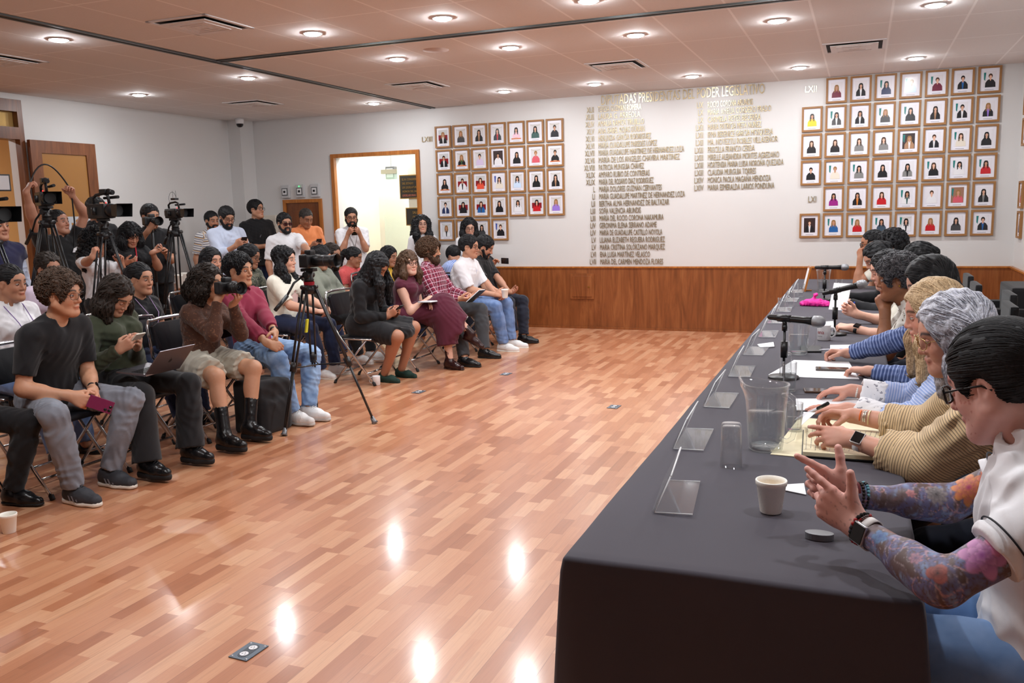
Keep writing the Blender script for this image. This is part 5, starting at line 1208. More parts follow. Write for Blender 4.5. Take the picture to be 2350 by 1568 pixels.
# ------------------------------------------------------------------ the panel behind the long table
PAN = 'panel speakers at the long table'
TZ = .73
def tattoo(info, V, C):
    """ink on both arms: wide patches of blue, slate and rose, with flowers"""
    r = np.random.RandomState(4)
    for nm, a in info['arms'].items():
        E_, W_, S_ = a['E'], a['W'], a['S']
        def par(A, B):
            ab = B-A; L = np.linalg.norm(ab); t = (V-A)@ab/L/L; d = np.linalg.norm(V-A-np.clip(t, 0, 1)[:, None]*ab, axis=1); return t, d
        t1, d1 = par(E_, W_); t2, d2 = par(S_, E_)
        m = ((t1 > -.15) & (t1 < .97) & (d1 < .075)) | ((t2 > .25) & (t2 < 1.1) & (d2 < .08))
        if not m.any(): continue
        P = V[m].astype(float); f1 = wob(11 if nm == 'r' else 12, 1, .05, 6)(P); f2 = wob(21 if nm == 'r' else 22, 1, .022, 6)(P); f3 = wob(31, 1, .010, 6)(P); f4 = wob(41 if nm == 'r' else 47, 1, .09, 5)(P)
        base = np.tile(np.array(lin((66, 66, 76))), (len(P), 1))
        def bl(w, c):
            w = np.clip(w, 0, 1)[:, None]; base[:] = base*(1-w)+np.array(lin(c))*w
        bl((f4+.55)*1.6, (54, 82, 136)); bl((f1-.5)*1.5, (92, 134, 180)); bl((-f1-.5)*1.8, (34, 34, 38)); bl((f4*.6+f2-1.5)*2, (186, 140, 144)); bl((f3-1.5)*.8, (150, 146, 156)); bl((-f4-1.15)*2, (140, 88, 76)); bl((f2-1.2)*1.5, (120, 160, 196))
        bl(1.1-abs(f1-.2)/.10, (26, 26, 32)); bl(1.1-abs(f2+.3)/.16, (30, 32, 42)); bl((1.-abs(f1+.75)/.09)*.7, (176, 170, 176)); bl((1.-abs(f4-.6)/.07)*.8, (206, 150, 150))
        along = np.clip(t1[m], 0, 1)
        C[m] = C[m]*.14+base*.86
        # flowers: petals round a centre, laid on the skin facing the camera side
        fl = [((S_*.18+E_*.82), .042, (222, 150, 70), (160, 44, 100), 8), ((S_*.36+E_*.64), .030, (220, 140, 80), (190, 60, 120), 7), (E_*.62+W_*.38, .013, (216, 150, 150), (170, 110, 120), 6), (E_*.88+W_*.12, .028, (166, 158, 160), (40, 40, 44), 9)] if nm == 'r' else \
             [((S_*.30+E_*.70), .046, (210, 150, 196), (140, 70, 140), 6), ((S_*.46+E_*.54), .034, (214, 130, 170), (150, 60, 110), 6), (E_*.72+W_*.28, .016, (206, 150, 160), (90, 80, 120), 7), (E_*.3+W_*.7, .020, (110, 146, 186), (50, 76, 140), 5), (E_*.95+W_*.05, .024, (196, 110, 100), (60, 50, 56), 3)]
        toward = nrm(np.array([-.1, -.75, .65]))
        for c_, R, pc, cc, n in fl:
            c2 = c_+toward*.04; q = V-c2; q = q-toward*(q@toward)[:, None]; ex = nrm(np.cross(toward, [0, 0, 1.])); ey = np.cross(toward, ex)
            x, y = q@ex, q@ey; rr = np.sqrt(x*x+y*y); an = np.arctan2(y, x); front = (V-c_)@toward > .0
            near = np.linalg.norm(V-c_, axis=1) < .075
            for ring, (k, off) in enumerate(((1., 0), (.66, .4), (.36, .1))):
                pet = R*k*(.70+.30*np.abs(np.cos((an+off)*n/2)))
                w = np.clip((pet-rr)/.0025, 0, 1)*front*near; g = np.clip(rr/(R*k), 0, 1)[:, None]
                colr = np.array(lin(cc))*(1-g**1.4)+np.array(lin(pc))*g**1.4; edge = np.clip(1-(pet-rr)/.004, 0, 1)[:, None]; colr = colr*(1-edge*.65)
                C[:] = C*(1-w[:, None])+colr*w[:, None]
    # freckles on the hands and cheek
    f = wob(71, 1, .012, 6)(V); m = (f > 1.15); 
    for a in info['arms'].values():
        n_ = np.linalg.norm(V-(a['W']+a['d']*.05), axis=1) < .055; C[m & n_] *= .66
    hd = info['hd']; n_ = np.linalg.norm(V-hd.w(.06, 0, -.04), axis=1) < .08; C[m & n_] *= np.array([.8, .62, .6])
    return C
def psit(label, y, head, hy, px=.62, pz=.54, face=180, **k):
    return person(label, (px, y, pz), face, PY(head[0], head[1], hy), group=PAN, **k)
nW, fW = V3(.012, 2.085, .835), V3(-.008, 2.295, .838)
HZ = 1.02
P_['P1'] = psit('person in white polo with black piping, slicked black hair, fully tattooed arms, fingertips together', 2.20, (2296, 884), 2.2, px=.46, face=174, sface=168, hyaw=149, hpit=20, hrol=0, skin=(222, 174, 162), s=1.04, fat=1.06, res=.0038, hres=.0032, eln=30, paintfn=tattoo,
    hp=dict(flush=1, brow=(.012, .01, .01), jaw=1.05), glass=dict(m=GLB, style='square', w=.003), top=dict(kind='polo', m=WHT, neck='polo', dp=.03, flap=0, sl=.60, g=.016, amp=.005, wl=.10, hem=.06), bot=dict(kind='pants', m=LJ, g=.018, amp=.004, wl=.16), shoes=dict(kind='sneaker', m=SNK, sm=SOLW), legs=True,
    hair=H('slick', HK, t=.017, locks=1500, flow='back', ll=.15, lr=.0022, seg=10, amp=.002, lift=.5, rough=.28, res=.005, fade=1, mixc=(.04, (3.2, 3.2, 3.4))),
    lh=dict(p=nW, s=(.07, -.02, .01), e=V3(.2, -1, -.45), d=V3(-.84, .24, .54), n=V3(.25, .93, -.1), c=(.04, .95, 1.0, 1.0), th=(-.9, -.2), spr=.02), rh=dict(p=fW, s=(.05, .0, .0), e=V3(.2, .7, -.8), d=V3(-.86, -.18, .44), n=V3(.25, -.93, -.1), c=(.04, .95, 1.0, 1.0), th=(-.9, -.2), spr=.02),
    rf=dict(p=V3(.06, 2.36, .09), d=V3(-1, .1, 0)), lf=dict(p=V3(.06, 2.12, .09), d=V3(-1, 0, 0), k=V3(-.4, .1, 1)), seed=101)
P_['P2'] = psit('person with shoulder-length grey hair and glasses in tan pinstriped shirt with rolled cuffs, writing', 3.02, (2188, 772), 3.0, px=.66, hyaw=190, hpit=14, sex='f', skin=(206, 152, 130), fat=1.12, res=.007, hres=.004, eln=26, glass=dict(m=GLG, style='round', w=.0016),
    top=dict(kind='roll', m=TAN, neck='collar', fl=.30, g=.030, amp=.009, wl=.10, hem=.12), bot=dict(kind='pants', m=NAV), shoes=dict(kind='flat', m=LBK),
    hair=H('bob', ((150, 150, 156), (200, 202, 214)), vol=1.15, len=.19, locks=1800, flow='down', ll=.14, lr=.0017, seg=9, amp=.003, curl=.14, t=.022, mixc=(.25, (.45, .45, .48)), brow=(60, 56, 60), rough=.45),
    lh=dict(p=V3(-.01, 3.03, .795), e=V3(.4, -.35, -1), d=V3(-1, .16, .03), n=V3(0, .75, -.6), c=(.12, .35, .55, .7), th=(.5, .2)), rh=dict(p=V3(-.01, 3.36, .80), e=V3(.4, .35, -1), d=V3(-1, -.18, .06), n=V3(0, -.5, -.85), c=(.45, .55, .8, .95), th=(.9, .5)), seed=103)
P_['P3'] = psit('person with dark blonde hair in pale blue blouse with white lace cuffs', 3.72, (2142, 722), 3.7, px=.62, hyaw=188, hpit=12, sex='f', skin=(208, 152, 132), res=.008, hres=.0045,
    top=dict(kind='roll', m=BLS, neck='v', fl=.48, g=.024, amp=.007, wl=.07), bot=dict(kind='pants', m=NAV), shoes=dict(kind='flat', m=LBK), hair=H('long', ((158, 130, 98), (214, 188, 150)), vol=.85, len=.26, ff=.05, locks=1500, flow='down', ll=.14, lr=.0018, seg=8, amp=.002, t=.02, brow=(80, 60, 44)),
    lh=dict(p=V3(-.03, 3.62, .765), e=V3(.4, -.35, -1), d=V3(-1, .02, .0), n=V3(0, 0, -1), c=(.1, .12, .15, .2)), rh=dict(p=V3(-.02, 3.95, .775), e=V3(.4, .35, -1), d=V3(-1, -.1, -.03), n=V3(0, 0, -1), c=(.3, .35, .4, .45)), seed=105)
P_['P4'] = psit('person with long straight black hair in navy striped knit writing with a blue pen', 4.6, (2134, 655), 4.6, px=.62, hyaw=186, hpit=20, sex='f', skin=(212, 160, 138), res=.008, hres=.005, hp=dict(open=.5),
    top=dict(kind='long', m=NST, neck='crew', g=.014, fl=.92), bot=dict(kind='pants', m=NAV), shoes=dict(kind='flat', m=LBK), hair=H('long', HK, vol=1.1, len=.34, front=0, t=.022, **dict(BIGL, amp=.002, lr=.003, locks=500)),
    rh=dict(p=V3(-.05, 4.93, .775), e=V3(.3, .5, -1), d=V3(-1, .05, .05), n=V3(0, -.4, -.9), c=(.7, .8, .9, 1.)), lh=dict(p=V3(.05, 4.45, .77), e=V3(.4, -.35, -1), d=V3(-.8, .5, 0), n=V3(0, 0, -1)), seed=107)
P_['P5'] = psit('person with short curly grey-black hair in white blouse resting chin on clasped hands', 5.42, (2058, 642), 5.4, px=.60, hyaw=186, hpit=6, sex='f', skin=(150, 98, 66), res=.008, hres=.005, fat=1.08,
    top=dict(kind='tee', m=EMB, neck='crew', g=.016, sl=.6), bot=dict(kind='pants', m=NAV), shoes=dict(kind='flat', m=LBK), hair=H('curly', ((40, 38, 40), (96, 96, 100)), t=.034, locks=620, curl=.9, flow='rand', ll=.035, lr=.004, amp=.006, lift=.8),
    lh=dict(p=V3(.135, 5.40, .955), e=V3(0, -.25, -1), d=V3(-.25, .35, .85), n=V3(.1, .95, -.1), c=(1.1, 1.2, 1.2, 1.2)), rh=dict(p=V3(.135, 5.52, .955), e=V3(0, .25, -1), d=V3(-.25, -.35, .85), n=V3(.1, -.95, -.1), c=(1.1, 1.2, 1.2, 1.2)), seed=109)
P_['P6'] = psit('person with dark hair in cream blouse with watch reading a held sheet of paper', 6.2, (2036, 622), 6.2, px=.55, hyaw=188, hpit=16, sex='f', skin=(222, 172, 150), res=.010, hres=.0055, hp=dict(open=.5),
    top=dict(kind='tee', m=CRM, neck='crew', g=.014, sl=.8), bot=dict(kind='pants', m=NAV), shoes=dict(kind='flat', m=LBK), hair=H('bob', HK, vol=1.05, len=.14, **BIGL),
    lh=dict(p=V3(-.04, 6.02, .765), d=V3(-1, .2, .1), n=V3(0, .3, -.9), c=(.8, .9, 1., 1.)), rh=dict(p=V3(-.02, 6.48, .80), d=V3(-.9, .1, .45), n=V3(0, -.9, .2), c=(.8, .9, 1., 1.)), seed=111)
P_['P8'] = psit('person with dark hair mostly hidden, leaning back behind the curly grey hair', 6.95, (2106, 600), 6.95, px=.66, hyaw=184, hpit=8, sex='f', skin=(200, 150, 126), res=.012, hres=.0065, top=dict(kind='long', m=BLK), bot=dict(kind='pants', m=NAV), hair=H('bun', HK, t=.02, locks=120, flow='back', ll=.06, lr=.004), seed=113)
P_['P7'] = psit('person with dark bowed head and black sleeves folded on the table', 7.7, (2014, 594), 7.6, px=.52, hyaw=200, hpit=30, sex='f', skin=(200, 150, 126), res=.011, hres=.006, top=dict(kind='long', m=BLK), bot=dict(kind='pants', m=NAV), hair=H('bun', HK, t=.016, locks=140, flow='back', ll=.06, lr=.004),
    lh=dict(p=V3(-.08, 7.45, .78), d=V3(-.9, .5, 0), n=V3(0, 0, -1)), rh=dict(p=V3(-.1, 7.9, .78), d=V3(-.9, -.5, 0), n=V3(0, 0, -1)), seed=115)
P_['P10'] = psit('person with curly black hair and small pink hair clip near the wall', 8.55, (2044, 566), 8.5, px=.55, hyaw=190, hpit=0, sex='f', skin=(160, 110, 84), res=.012, hres=.006, top=dict(kind='tee', m=CRM), bot=dict(kind='pants', m=NAV), hair=H('curly', HK, t=.04, locks=300, curl=.9, flow='rand', ll=.04, lr=.005, amp=.008, lift=1.), seed=117)
P_['P9'] = psit('person with glasses and beard resting fist on mouth at the far end of the table', 9.35, (2002, 560), 9.3, px=.42, hyaw=182, hpit=10, skin=(176, 122, 92), res=.010, hres=.0055, glass=dict(m=GLB, style='square', w=.003), top=dict(kind='tee', m=CRM, neck='crew'), bot=dict(kind='pants', m=NAV), hair=H('short', HK, fade=1, line=.012, **dict(SHORT, t=.006)), beard=dict(t=.006, locks=80),
    lh=dict(p=V3(-.01, 9.18, 1.02), e=V3(0, -.1, -1), d=V3(-.1, .3, .9), n=V3(.8, .5, 0), c=(1.2, 1.3, 1.3, 1.3)), seed=119)
# wearables of the near pair
def wrist_band(info, nm, m, name, back=.0, r=.0315, w=.009, flat=.75, beads=None, n=28, parent=None):
    a = info['arms'][nm]; W, E_ = a['W'], a['E']; ax = nrm(W-E_); c = W-ax*back; nn = nrm(a['n']-ax*(a['n']@ax)); tt = np.cross(ax, nn)
    P = [c+(nn*cos(2*pi*k/n)*flat+tt*sin(2*pi*k/n))*r-info['base'] for k in range(n)]
    mb = MB()
    if beads:
        for k, p in enumerate(P): mb.sphere(tuple(p), beads, 8, mi=(1 if k % 6 < 2 else 0) if len(m) > 1 else 0)
    else:
        rings = []; 
        for k in range(n):
            d_ = nrm(P[k]+info['base']-c); q = P[k]
            rings.append([mb.bm.verts.new(tuple(q+ax*s1*w+d_*s2)) for s1, s2 in ((-1, -.001), (-1, .0018), (1, .0018), (1, -.001))])
        for k in range(n):
            A, B = rings[k], rings[(k+1) % n]
            for j in range(4): mb.bm.faces.new((A[j], A[(j+1) % 4], B[(j+1) % 4], B[j]))
    return mb.build(name, list(m), parent or info['root'], smooth=True), c, ax, nn, tt
def watch(info, nm, band, case, back=.03, w=.019, h=.022, r=.0315, round_=False, sgn=-1):
    o, c, ax, nn, tt = wrist_band(info, nm, [band], 'watch_strap', back, r, .0105)
    out = nn*sgn; side = np.cross(ax, out); cc = c+out*(r*.75+.003)-info['base']
    M = Matrix(((ax[0], side[0], out[0], cc[0]), (ax[1], side[1], out[1], cc[1]), (ax[2], side[2], out[2], cc[2]), (0, 0, 0, 1)))
    mb = MB()
    if round_: mb.lathe([(0, -.004), (.019, -.004), (.021, 0), (.021, .005), (.018, .007), (0, .007)], 28, M=M)
    else: mb.box((-w, -h, -.004), (w, h, .006), bev=.006, M=M)
    b = mb.build('watch_case', case, o); mb = MB()
    if round_:
        mb.lathe([(0, .0075), (.016, .0075), (.017, .007)], 28, M=M); mb.build('watch_face', mat('watch_dial', (40, 46, 56), .2), b)
        mb = MB()
        for k in range(12): mb.box((.0125, -.0008, .0078), (.0155, .0008, .0083), M=M @ Matrix.Rotation(k*pi/6, 4, 'Z'))
        mb.box((0, -.0008, .008), (.009, .0008, .0086), M=M).box((-.0008, 0, .008), (.0008, .012, .0086), M=M); mb.build('dial_marks', WHT, b)
    else: mb.box((-w*.86, -h*.87, .006), (w*.86, h*.87, .0072), bev=.0005, M=M); mb.build('watch_face', mat('watch_glass', (10, 10, 12), .06), b)
ALU = mat('aluminium', (196, 196, 200), .3, .9); STR_ = mat('strap_grey', (206, 202, 200), .6); STW = mat('strap_white', (232, 232, 236), .6)
i1 = P_['P1']; print('P1 elbows', i1['arms']['l']['E'], i1['arms']['l']['S'], i1['arms']['r']['E'], i1['C'])
watch(i1, 'l', STR_, ALU, back=.040, w=.020, h=.024, r=.036)
wrist_band(i1, 'l', [mat('lava_bead', (30, 28, 28), .8), mat('red_bead', (150, 20, 24), .35)], 'bead_bracelet', .012, .036, flat=.8, beads=.0052, n=22)
wrist_band(i1, 'l', [mat('grey_bead', (120, 100, 100), .4), mat('red_bead', (150, 20, 24), .35)], 'thin_bead_bracelet', .022, .037, flat=.8, beads=.0028, n=40)
wrist_band(i1, 'r', [mat('dark_wood_bead', (34, 24, 18), .5)], 'bead_bracelet', .022, .036, flat=.8, beads=.0048, n=24)
wrist_band(i1, 'r', [mat('turquoise_bead', (96, 160, 176), .4), mat('black_bead', (20, 20, 22), .3)], 'bead_bracelet', .034, .037, flat=.8, beads=.0044, n=26)
wrist_band(i1, 'r', [mat('red_cord', (96, 24, 30), .7)], 'cord_bracelet', .012, .036, .0035)
# black piping: sleeve hems, placket, embroidered letter
for nm in ('l', 'r'):
    mb = MB(); a = i1['arms'][nm]; e_ = nrm(a['E']-a['S']); c = a['S']+(a['E']-a['S'])*.50; x_ = nrm(np.cross(e_, [0, .3, 1])); y_ = np.cross(e_, x_)
    mb.tube([tuple(c+(x_*cos(2*pi*k/36)+y_*sin(2*pi*k/36))*.0735-i1['base']) for k in range(36)], .0022, 6, closed=True)
    mb.build('sleeve_piping', mat('navy_piping', (14, 14, 26), .6), i1['top'])
i2 = P_['P2']; watch(i2, 'l', STW, ALU, back=.028, r=.031, sgn=-1)
for k, (bk, m_, rr) in enumerate(((.03, mat('orange_cord', (226, 110, 50), .7), .033), (.042, mat('silver', (220, 216, 206), .2, .9), .034), (.048, mat('silver', (220, 216, 206), .2, .9), .0345), (.06, mat('pearl_gold', (226, 206, 160), .3, .4), .037))):
    wrist_band(i2, 'r', [m_], 'bangle', bk, rr, .0022)
def add_cuff(info, nm, m, t0, r, w, name):
    a = info['arms'][nm]; A, B = a['E'], a['W']; sd = SD(); p = A+(B-A)*t0; ax = nrm(B-A)
    sd.cone(p, p+ax*w, r, r*1.0, .005, fa=True, fb=True); sd.cone(p+ax*w*.5, p+ax*(w+.02), r*.74, r*.74, .004, op='-')
    V, Q = sd.mesh(.006, folds(3, .003, .05)); mesh_obj(name, V-info['base'], Q, m, info['top'] , attrs={'ax': np.stack([(V-p)@ax, 0*V[:, 0], 0*V[:, 0]], 1)})
for nm in ('l', 'r'): add_cuff(i2, nm, TAN, .22, .068, .085, 'rolled_cuff')
i3 = P_['P3']
for nm in ('l', 'r'): add_cuff(i3, nm, LACE, .46, .062, .10, 'lace_cuff')
wrist_band(i3, 'r', [mat('pearl', (232, 228, 222), .3)], 'pearl_bracelet', .02, .031, beads=.0045, n=20)
watch(i3, 'l', mat('black_strap', (20, 20, 22), .6), mat('steel_case', (60, 62, 66), .3, .8), back=.05, r=.031, round_=True, sgn=-1)
watch(P_['P6'], 'l', mat('black_strap', (20, 20, 22), .6), mat('black_case', (24, 24, 26), .3), back=.03, r=.031)
i5 = P_['P5']; MB().sphere(tuple(i5['hd'].w(0, .086, -.03)-i5['base']), .006, 8).build('earring', mat('brass', (190, 150, 70), .25, 1), i5['root'])
P_['P4'] and MB().box((-.001, -.022, -.018), (.001, .022, .018), M=rotM(tuple(P_['P4']['C']+P_['P4']['f']*.145+P_['P4']['l']*.05+V3(0, 0, .08)-P_['P4']['base']), 0, 0, .35)).build('name_sticker', WHT, P_['P4']['root'])
a2_ = P_['A1']; watch(a2_, 'l', mat('black_strap', (20, 20, 22), .6), mat('black_case', (24, 24, 26), .3), back=.03, r=.033)
watch(P_['A4'], 'l', mat('black_strap', (20, 20, 22), .6), mat('black_case', (24, 24, 26), .3), back=.03, r=.033)
# lanyards and badges
def lanyard(info, m, drop=.30, badge=None, name='lanyard', bs=(.045, .03), side=0., off=0.):
    N, f, l, u, b = info['N'], info['f'], info['l'], info['u'], info['base']; mb = MB(); e = N+f*(.145+off)-u*drop+l*side
    for q in (-1, 1): mb.tube([tuple(p-b) for p in (N-f*.03+l*q*.06+u*.045, N+f*.05+l*q*.072+u*.01, N+f*(.12+off)+l*q*.055-u*.09, N+f*(.15+off)+l*q*.02-u*drop*.7, e)], .0028, 5)
    o = mb.build(name, m, info['root'])
    if badge is not None:
        M = Matrix(((l[0], u[0], f[0], e[0]-b[0]), (l[1], u[1], f[1], e[1]-b[1]), (l[2], u[2], f[2], e[2]-b[2]), (0, 0, 0, 1)))
        MB().box((-bs[0], -2*bs[1], .004), (bs[0], 0, .008), M=M).build('badge', badge, o)
        MB().box((-bs[0]*.8, -1.6*bs[1], .0081), (-bs[0]*.1, -.5*bs[1], .0088), M=M).build('badge_photo', mat('badge_print', (90, 60, 110), .5), o)
lanyard(P_['B1'], mat('purple_ribbon', (110, 80, 150), .7), .26, off=.045)
lanyard(P_['B3'], mat('lilac_ribbon', (176, 150, 196), .7), .22, mat('badge_lilac', (214, 196, 226), .4), bs=(.055, .035), off=.04)
lanyard(P_['D3'], mat('dark_ribbon', (36, 38, 46), .7), .28)
lanyard(P_['E3'], mat('dark_ribbon', (36, 38, 46), .7), .36, mat('badge_grey', (150, 150, 156), .4), off=.03)
# ------------------------------------------------------------------ long table and what stands on it
TX0, TX1, TY0, TY1 = -.665, .145, 1.945, 10.25
def m_tc():
    t = NT('charcoal_tablecloth'); f = t.noise(t.coord(), 3, 3); t.setc(t.mix(f, lin((60, 57, 66)), lin((70, 66, 76))))
    t.b.inputs['Roughness'].default_value = .85; t.b.inputs['Sheen Weight'].default_value = .06; t.bump(t.noise(t.coord(), 900, 2), .12, .001); return t.m
M_TC = m_tc()
tb = empty('folding_table', (0, 0, 0), 0, 'long row of folding tables under the charcoal tablecloths', 'table')
MB().box((TX0+.012, TY0+.012, TZ-.034), (TX1-.012, TY1-.01, TZ-.006)).build('tabletop', mat('table_laminate', (120, 110, 100), .5), tb)
for y in (2.2, 4.0, 4.5, 6.8, 7.3, 9.9):
    for x in (TX0+.1, TX1-.1): MB().tube([(x, y, TZ-.03), (x, y, 0)], .014, 10).build('leg', ALU, tb)
def cloth(y0, y1, label, near=False):
    """draped cloth: flat top with soft folds down the sides"""
    bm = bmesh.new(); rnd = random.Random(int(y0*10))
    nx, ny, nz = 14, max(8, int((y1-y0)/.05)), 16; R = .012
    def P(u, side, d): pass
    xs = [TX0+(TX1-TX0)*i/nx for i in range(nx+1)]; ys = [y0+(y1-y0)*j/ny for j in range(ny+1)]
    # path across x: floor - top - floor
    prof = [(TX0-.004, k/nz) for k in range(nz)]+[(x, None) for x in xs]+[(TX1+.004, 1-(k+1)/nz) for k in range(nz)]
    grid = []
    ph = [rnd.random()*6.28 for _ in range(4)]
    for j, y in enumerate(ys):
        row = []
        for i, (x, h) in enumerate(prof):
            if h is None:
                z = TZ+.0015*sin(x*9+ph[0])*sin(y*5+ph[1]); row.append(bm.verts.new((x, y, z)))
            else:
                z = .02+(TZ-.02)*h; am = (1-h)**.8
                s_ = -1 if x < 0 else 1; off = am*(.022*sin(y*15+ph[2])+.012*sin(y*27+ph[3])+.035)
                row.append(bm.verts.new((x+s_*off, y, z-(.010 if h > .93 else 0)*0)))
        grid.append(row)
    for j in range(ny):
        for i in range(len(prof)-1): bm.faces.new((grid[j][i], grid[j][i+1], grid[j+1][i+1], grid[j+1][i])).smooth = True
    def endcap(row, y, s_):
        top = row[nz:nz+nx+1]; m = len(top); prev = top
        left = row[:nz+1][::-1]; right = row[nz+nx:]
        for k in range(1, nz+1):
            h = 1-k/nz if k < nz else 0; z = .02+(TZ-.02)*h if k < nz else .02
            am = (1-h)**.8; cur = []
            for i in range(m):
                if i == 0: cur.append(left[k] if k < len(left) else left[-1])
                elif i == m-1: cur.append(right[k] if k < len(right) else right[-1])
                else:
                    x = top[i].co.x; off = am*(.018*sin(x*17+ph[1])+.03); lx = left[min(k, len(left)-1)].co.x; rx = right[min(k, len(right)-1)].co.x
                    cur.append(bm.verts.new((lx+(rx-lx)*i/(m-1), y+s_*off, z)))
            for i in range(m-1):
                try: bm.faces.new((prev[i], prev[i+1], cur[i+1], cur[i]) if s_ < 0 else (prev[i+1], prev[i], cur[i], cur[i+1])).smooth = True
                except ValueError: pass
            prev = cur
    if near: endcap(grid[0], y0, -1)
    bmesh.ops.recalc_face_normals(bm, faces=bm.faces)
    me = bpy.data.meshes.new('tablecloth'); bm.to_mesh(me); bm.free(); me.materials.append(M_TC)
    o = bpy.data.objects.new('tablecloth', me); link(o)
    bv = o.modifiers.new('bevel', 'BEVEL'); bv.width = .012; bv.segments = 3; bv.limit_method = 'ANGLE'; bv.angle_limit = radians(50)
    tag(o, label, 'tablecloth', 'charcoal tablecloths'); return o
cloth(TY0, 4.02, 'charcoal tablecloth on the near end of the long table, hanging to the floor', True)
cloth(4.022, 7.02, 'charcoal tablecloth on the middle of the long table'); cloth(7.022, TY1, 'charcoal tablecloth on the far end of the long table')

def m_thin(name, tint, edge, ior=1.45, rough=.02, em=.5):
    """thin clear sheet: lets light straight through, mirrors at a slant, bright glass edges painted as pale diffuse at grazing view"""
    t = NT(name); T = t.t; T.nodes.remove(t.b)
    tr = t.n('ShaderNodeBsdfTransparent'); tr.inputs[0].default_value = tint+(1,)
    gl = t.n('ShaderNodeBsdfGlossy'); gl.inputs['Roughness'].default_value = rough
    df = t.n('ShaderNodeBsdfDiffuse'); df.inputs[0].default_value = lin(edge)+(1,)
    lw = t.n('ShaderNodeLayerWeight'); lw.inputs[0].default_value = .5; r0 = ((ior-1)/(ior+1))**2
    fr = t.math('ADD', t.math('MULTIPLY', t.math('POWER', lw.outputs['Facing'], 5.), .8), r0)
    m1 = t.n('ShaderNodeMixShader'); t.l(t.math('MULTIPLY', t.math('POWER', lw.outputs['Facing'], 4.), em), m1.inputs[0]); t.l(tr.outputs[0], m1.inputs[1]); t.l(df.outputs[0], m1.inputs[2])  # pale diffuse mimics the bright edges light gives clear glass
    m2 = t.n('ShaderNodeMixShader'); t.l(fr, m2.inputs[0]); t.l(m1.outputs[0], m2.inputs[1]); t.l(gl.outputs[0], m2.inputs[2])
    t.l(m2.outputs[0], t.out.inputs[0]); return t.m
M_ACR = m_thin('clear_acrylic', (.95, .96, .97), (210, 212, 216), 1.5, .04, .3)
M_GLASS = m_thin('drinking_glass', (.975, .98, .98), (232, 235, 237), 1.5, .015, .65)
M_WATER = m_thin('still_water', (.93, .95, .955), (200, 206, 210), 1.33, .01, .25)
M_FOAM = mat('foam_cup', (246, 243, 234), .6, bump=.15, bs=160); M_PAPER = mat('paper_white', (236, 238, 242), .7); M_CRPAPER = mat('cream_paper', (232, 222, 188), .7)
# tent-shaped acrylic name holders, each standing along the table edge
holder0 = None
HL = .30
def holder(x, y, rz, label, L=HL):
    global holder0
    if holder0 is None:
        r = empty('name_holder'); T = .0028; prof = [(.105, 0), (0, 0), (-.004, .004), (.045, .105)]
        mb = MB()
        for i in range(3):
            (a, b), (c, d) = prof[i], prof[i+1]; n = nrm([-(d-b), c-a]); 
            P = [(a, -L/2, b), (c, -L/2, d), (c+n[0]*T, -L/2, d+n[1]*T), (a+n[0]*T, -L/2, b+n[1]*T)]
            Q = [(p[0], L/2, p[2]) for p in P]; mb.faces([(p[0], p[1], p[2]+.004) for p in P+Q], [(0, 1, 2, 3), (7, 6, 5, 4), (0, 4, 5, 1), (1, 5, 6, 2), (2, 6, 7, 3), (3, 7, 4, 0)])
        mb.build('acrylic_sheet', M_ACR, r)
        mb = MB(); mb.tube([(.105, -L/2, .004), (0, -L/2, .003), (.045, -L/2, .109)], .0023, 5); mb.tube([(.105, L/2, .004), (0, L/2, .003), (.045, L/2, .109)], .0023, 5); mb.tube([(.046, -L/2, .11), (.046, L/2, .11)], .0026, 5)
        mb.build('polished_edge', mat('frosted_edge', (232, 235, 238), .3), r)
        holder0 = r; c = r
    else: c = copy_tree(holder0)
    c.location = (x, y, TZ+.001); c.rotation_euler = (0, 0, rz); tag(c, label, 'name holder', 'clear acrylic name holders'); return c
wh = ['nearest the tattooed arms', 'in front of the pitcher', 'second beyond the near pitcher', 'third beyond the near pitcher', 'beside the middle microphone', 'in front of the white mug', 'in front of the small glasses', 'beside the pink bundle', 'by the wooden picture stand', 'at the far table end']
for i, (x, y) in enumerate(((-.53, 2.46), (-.60, 3.12), (-.60, 3.80), (-.60, 4.50), (-.60, 5.16), (-.60, 5.86), (-.61, 6.55), (-.61, 7.25), (-.61, 8.0), (-.61, 8.8))):
    holder(x, y, [.10, .04, 0, .03, -.03, .02, 0, .03, 0, 0][i], 'clear acrylic tent name holder %s' % wh[i])
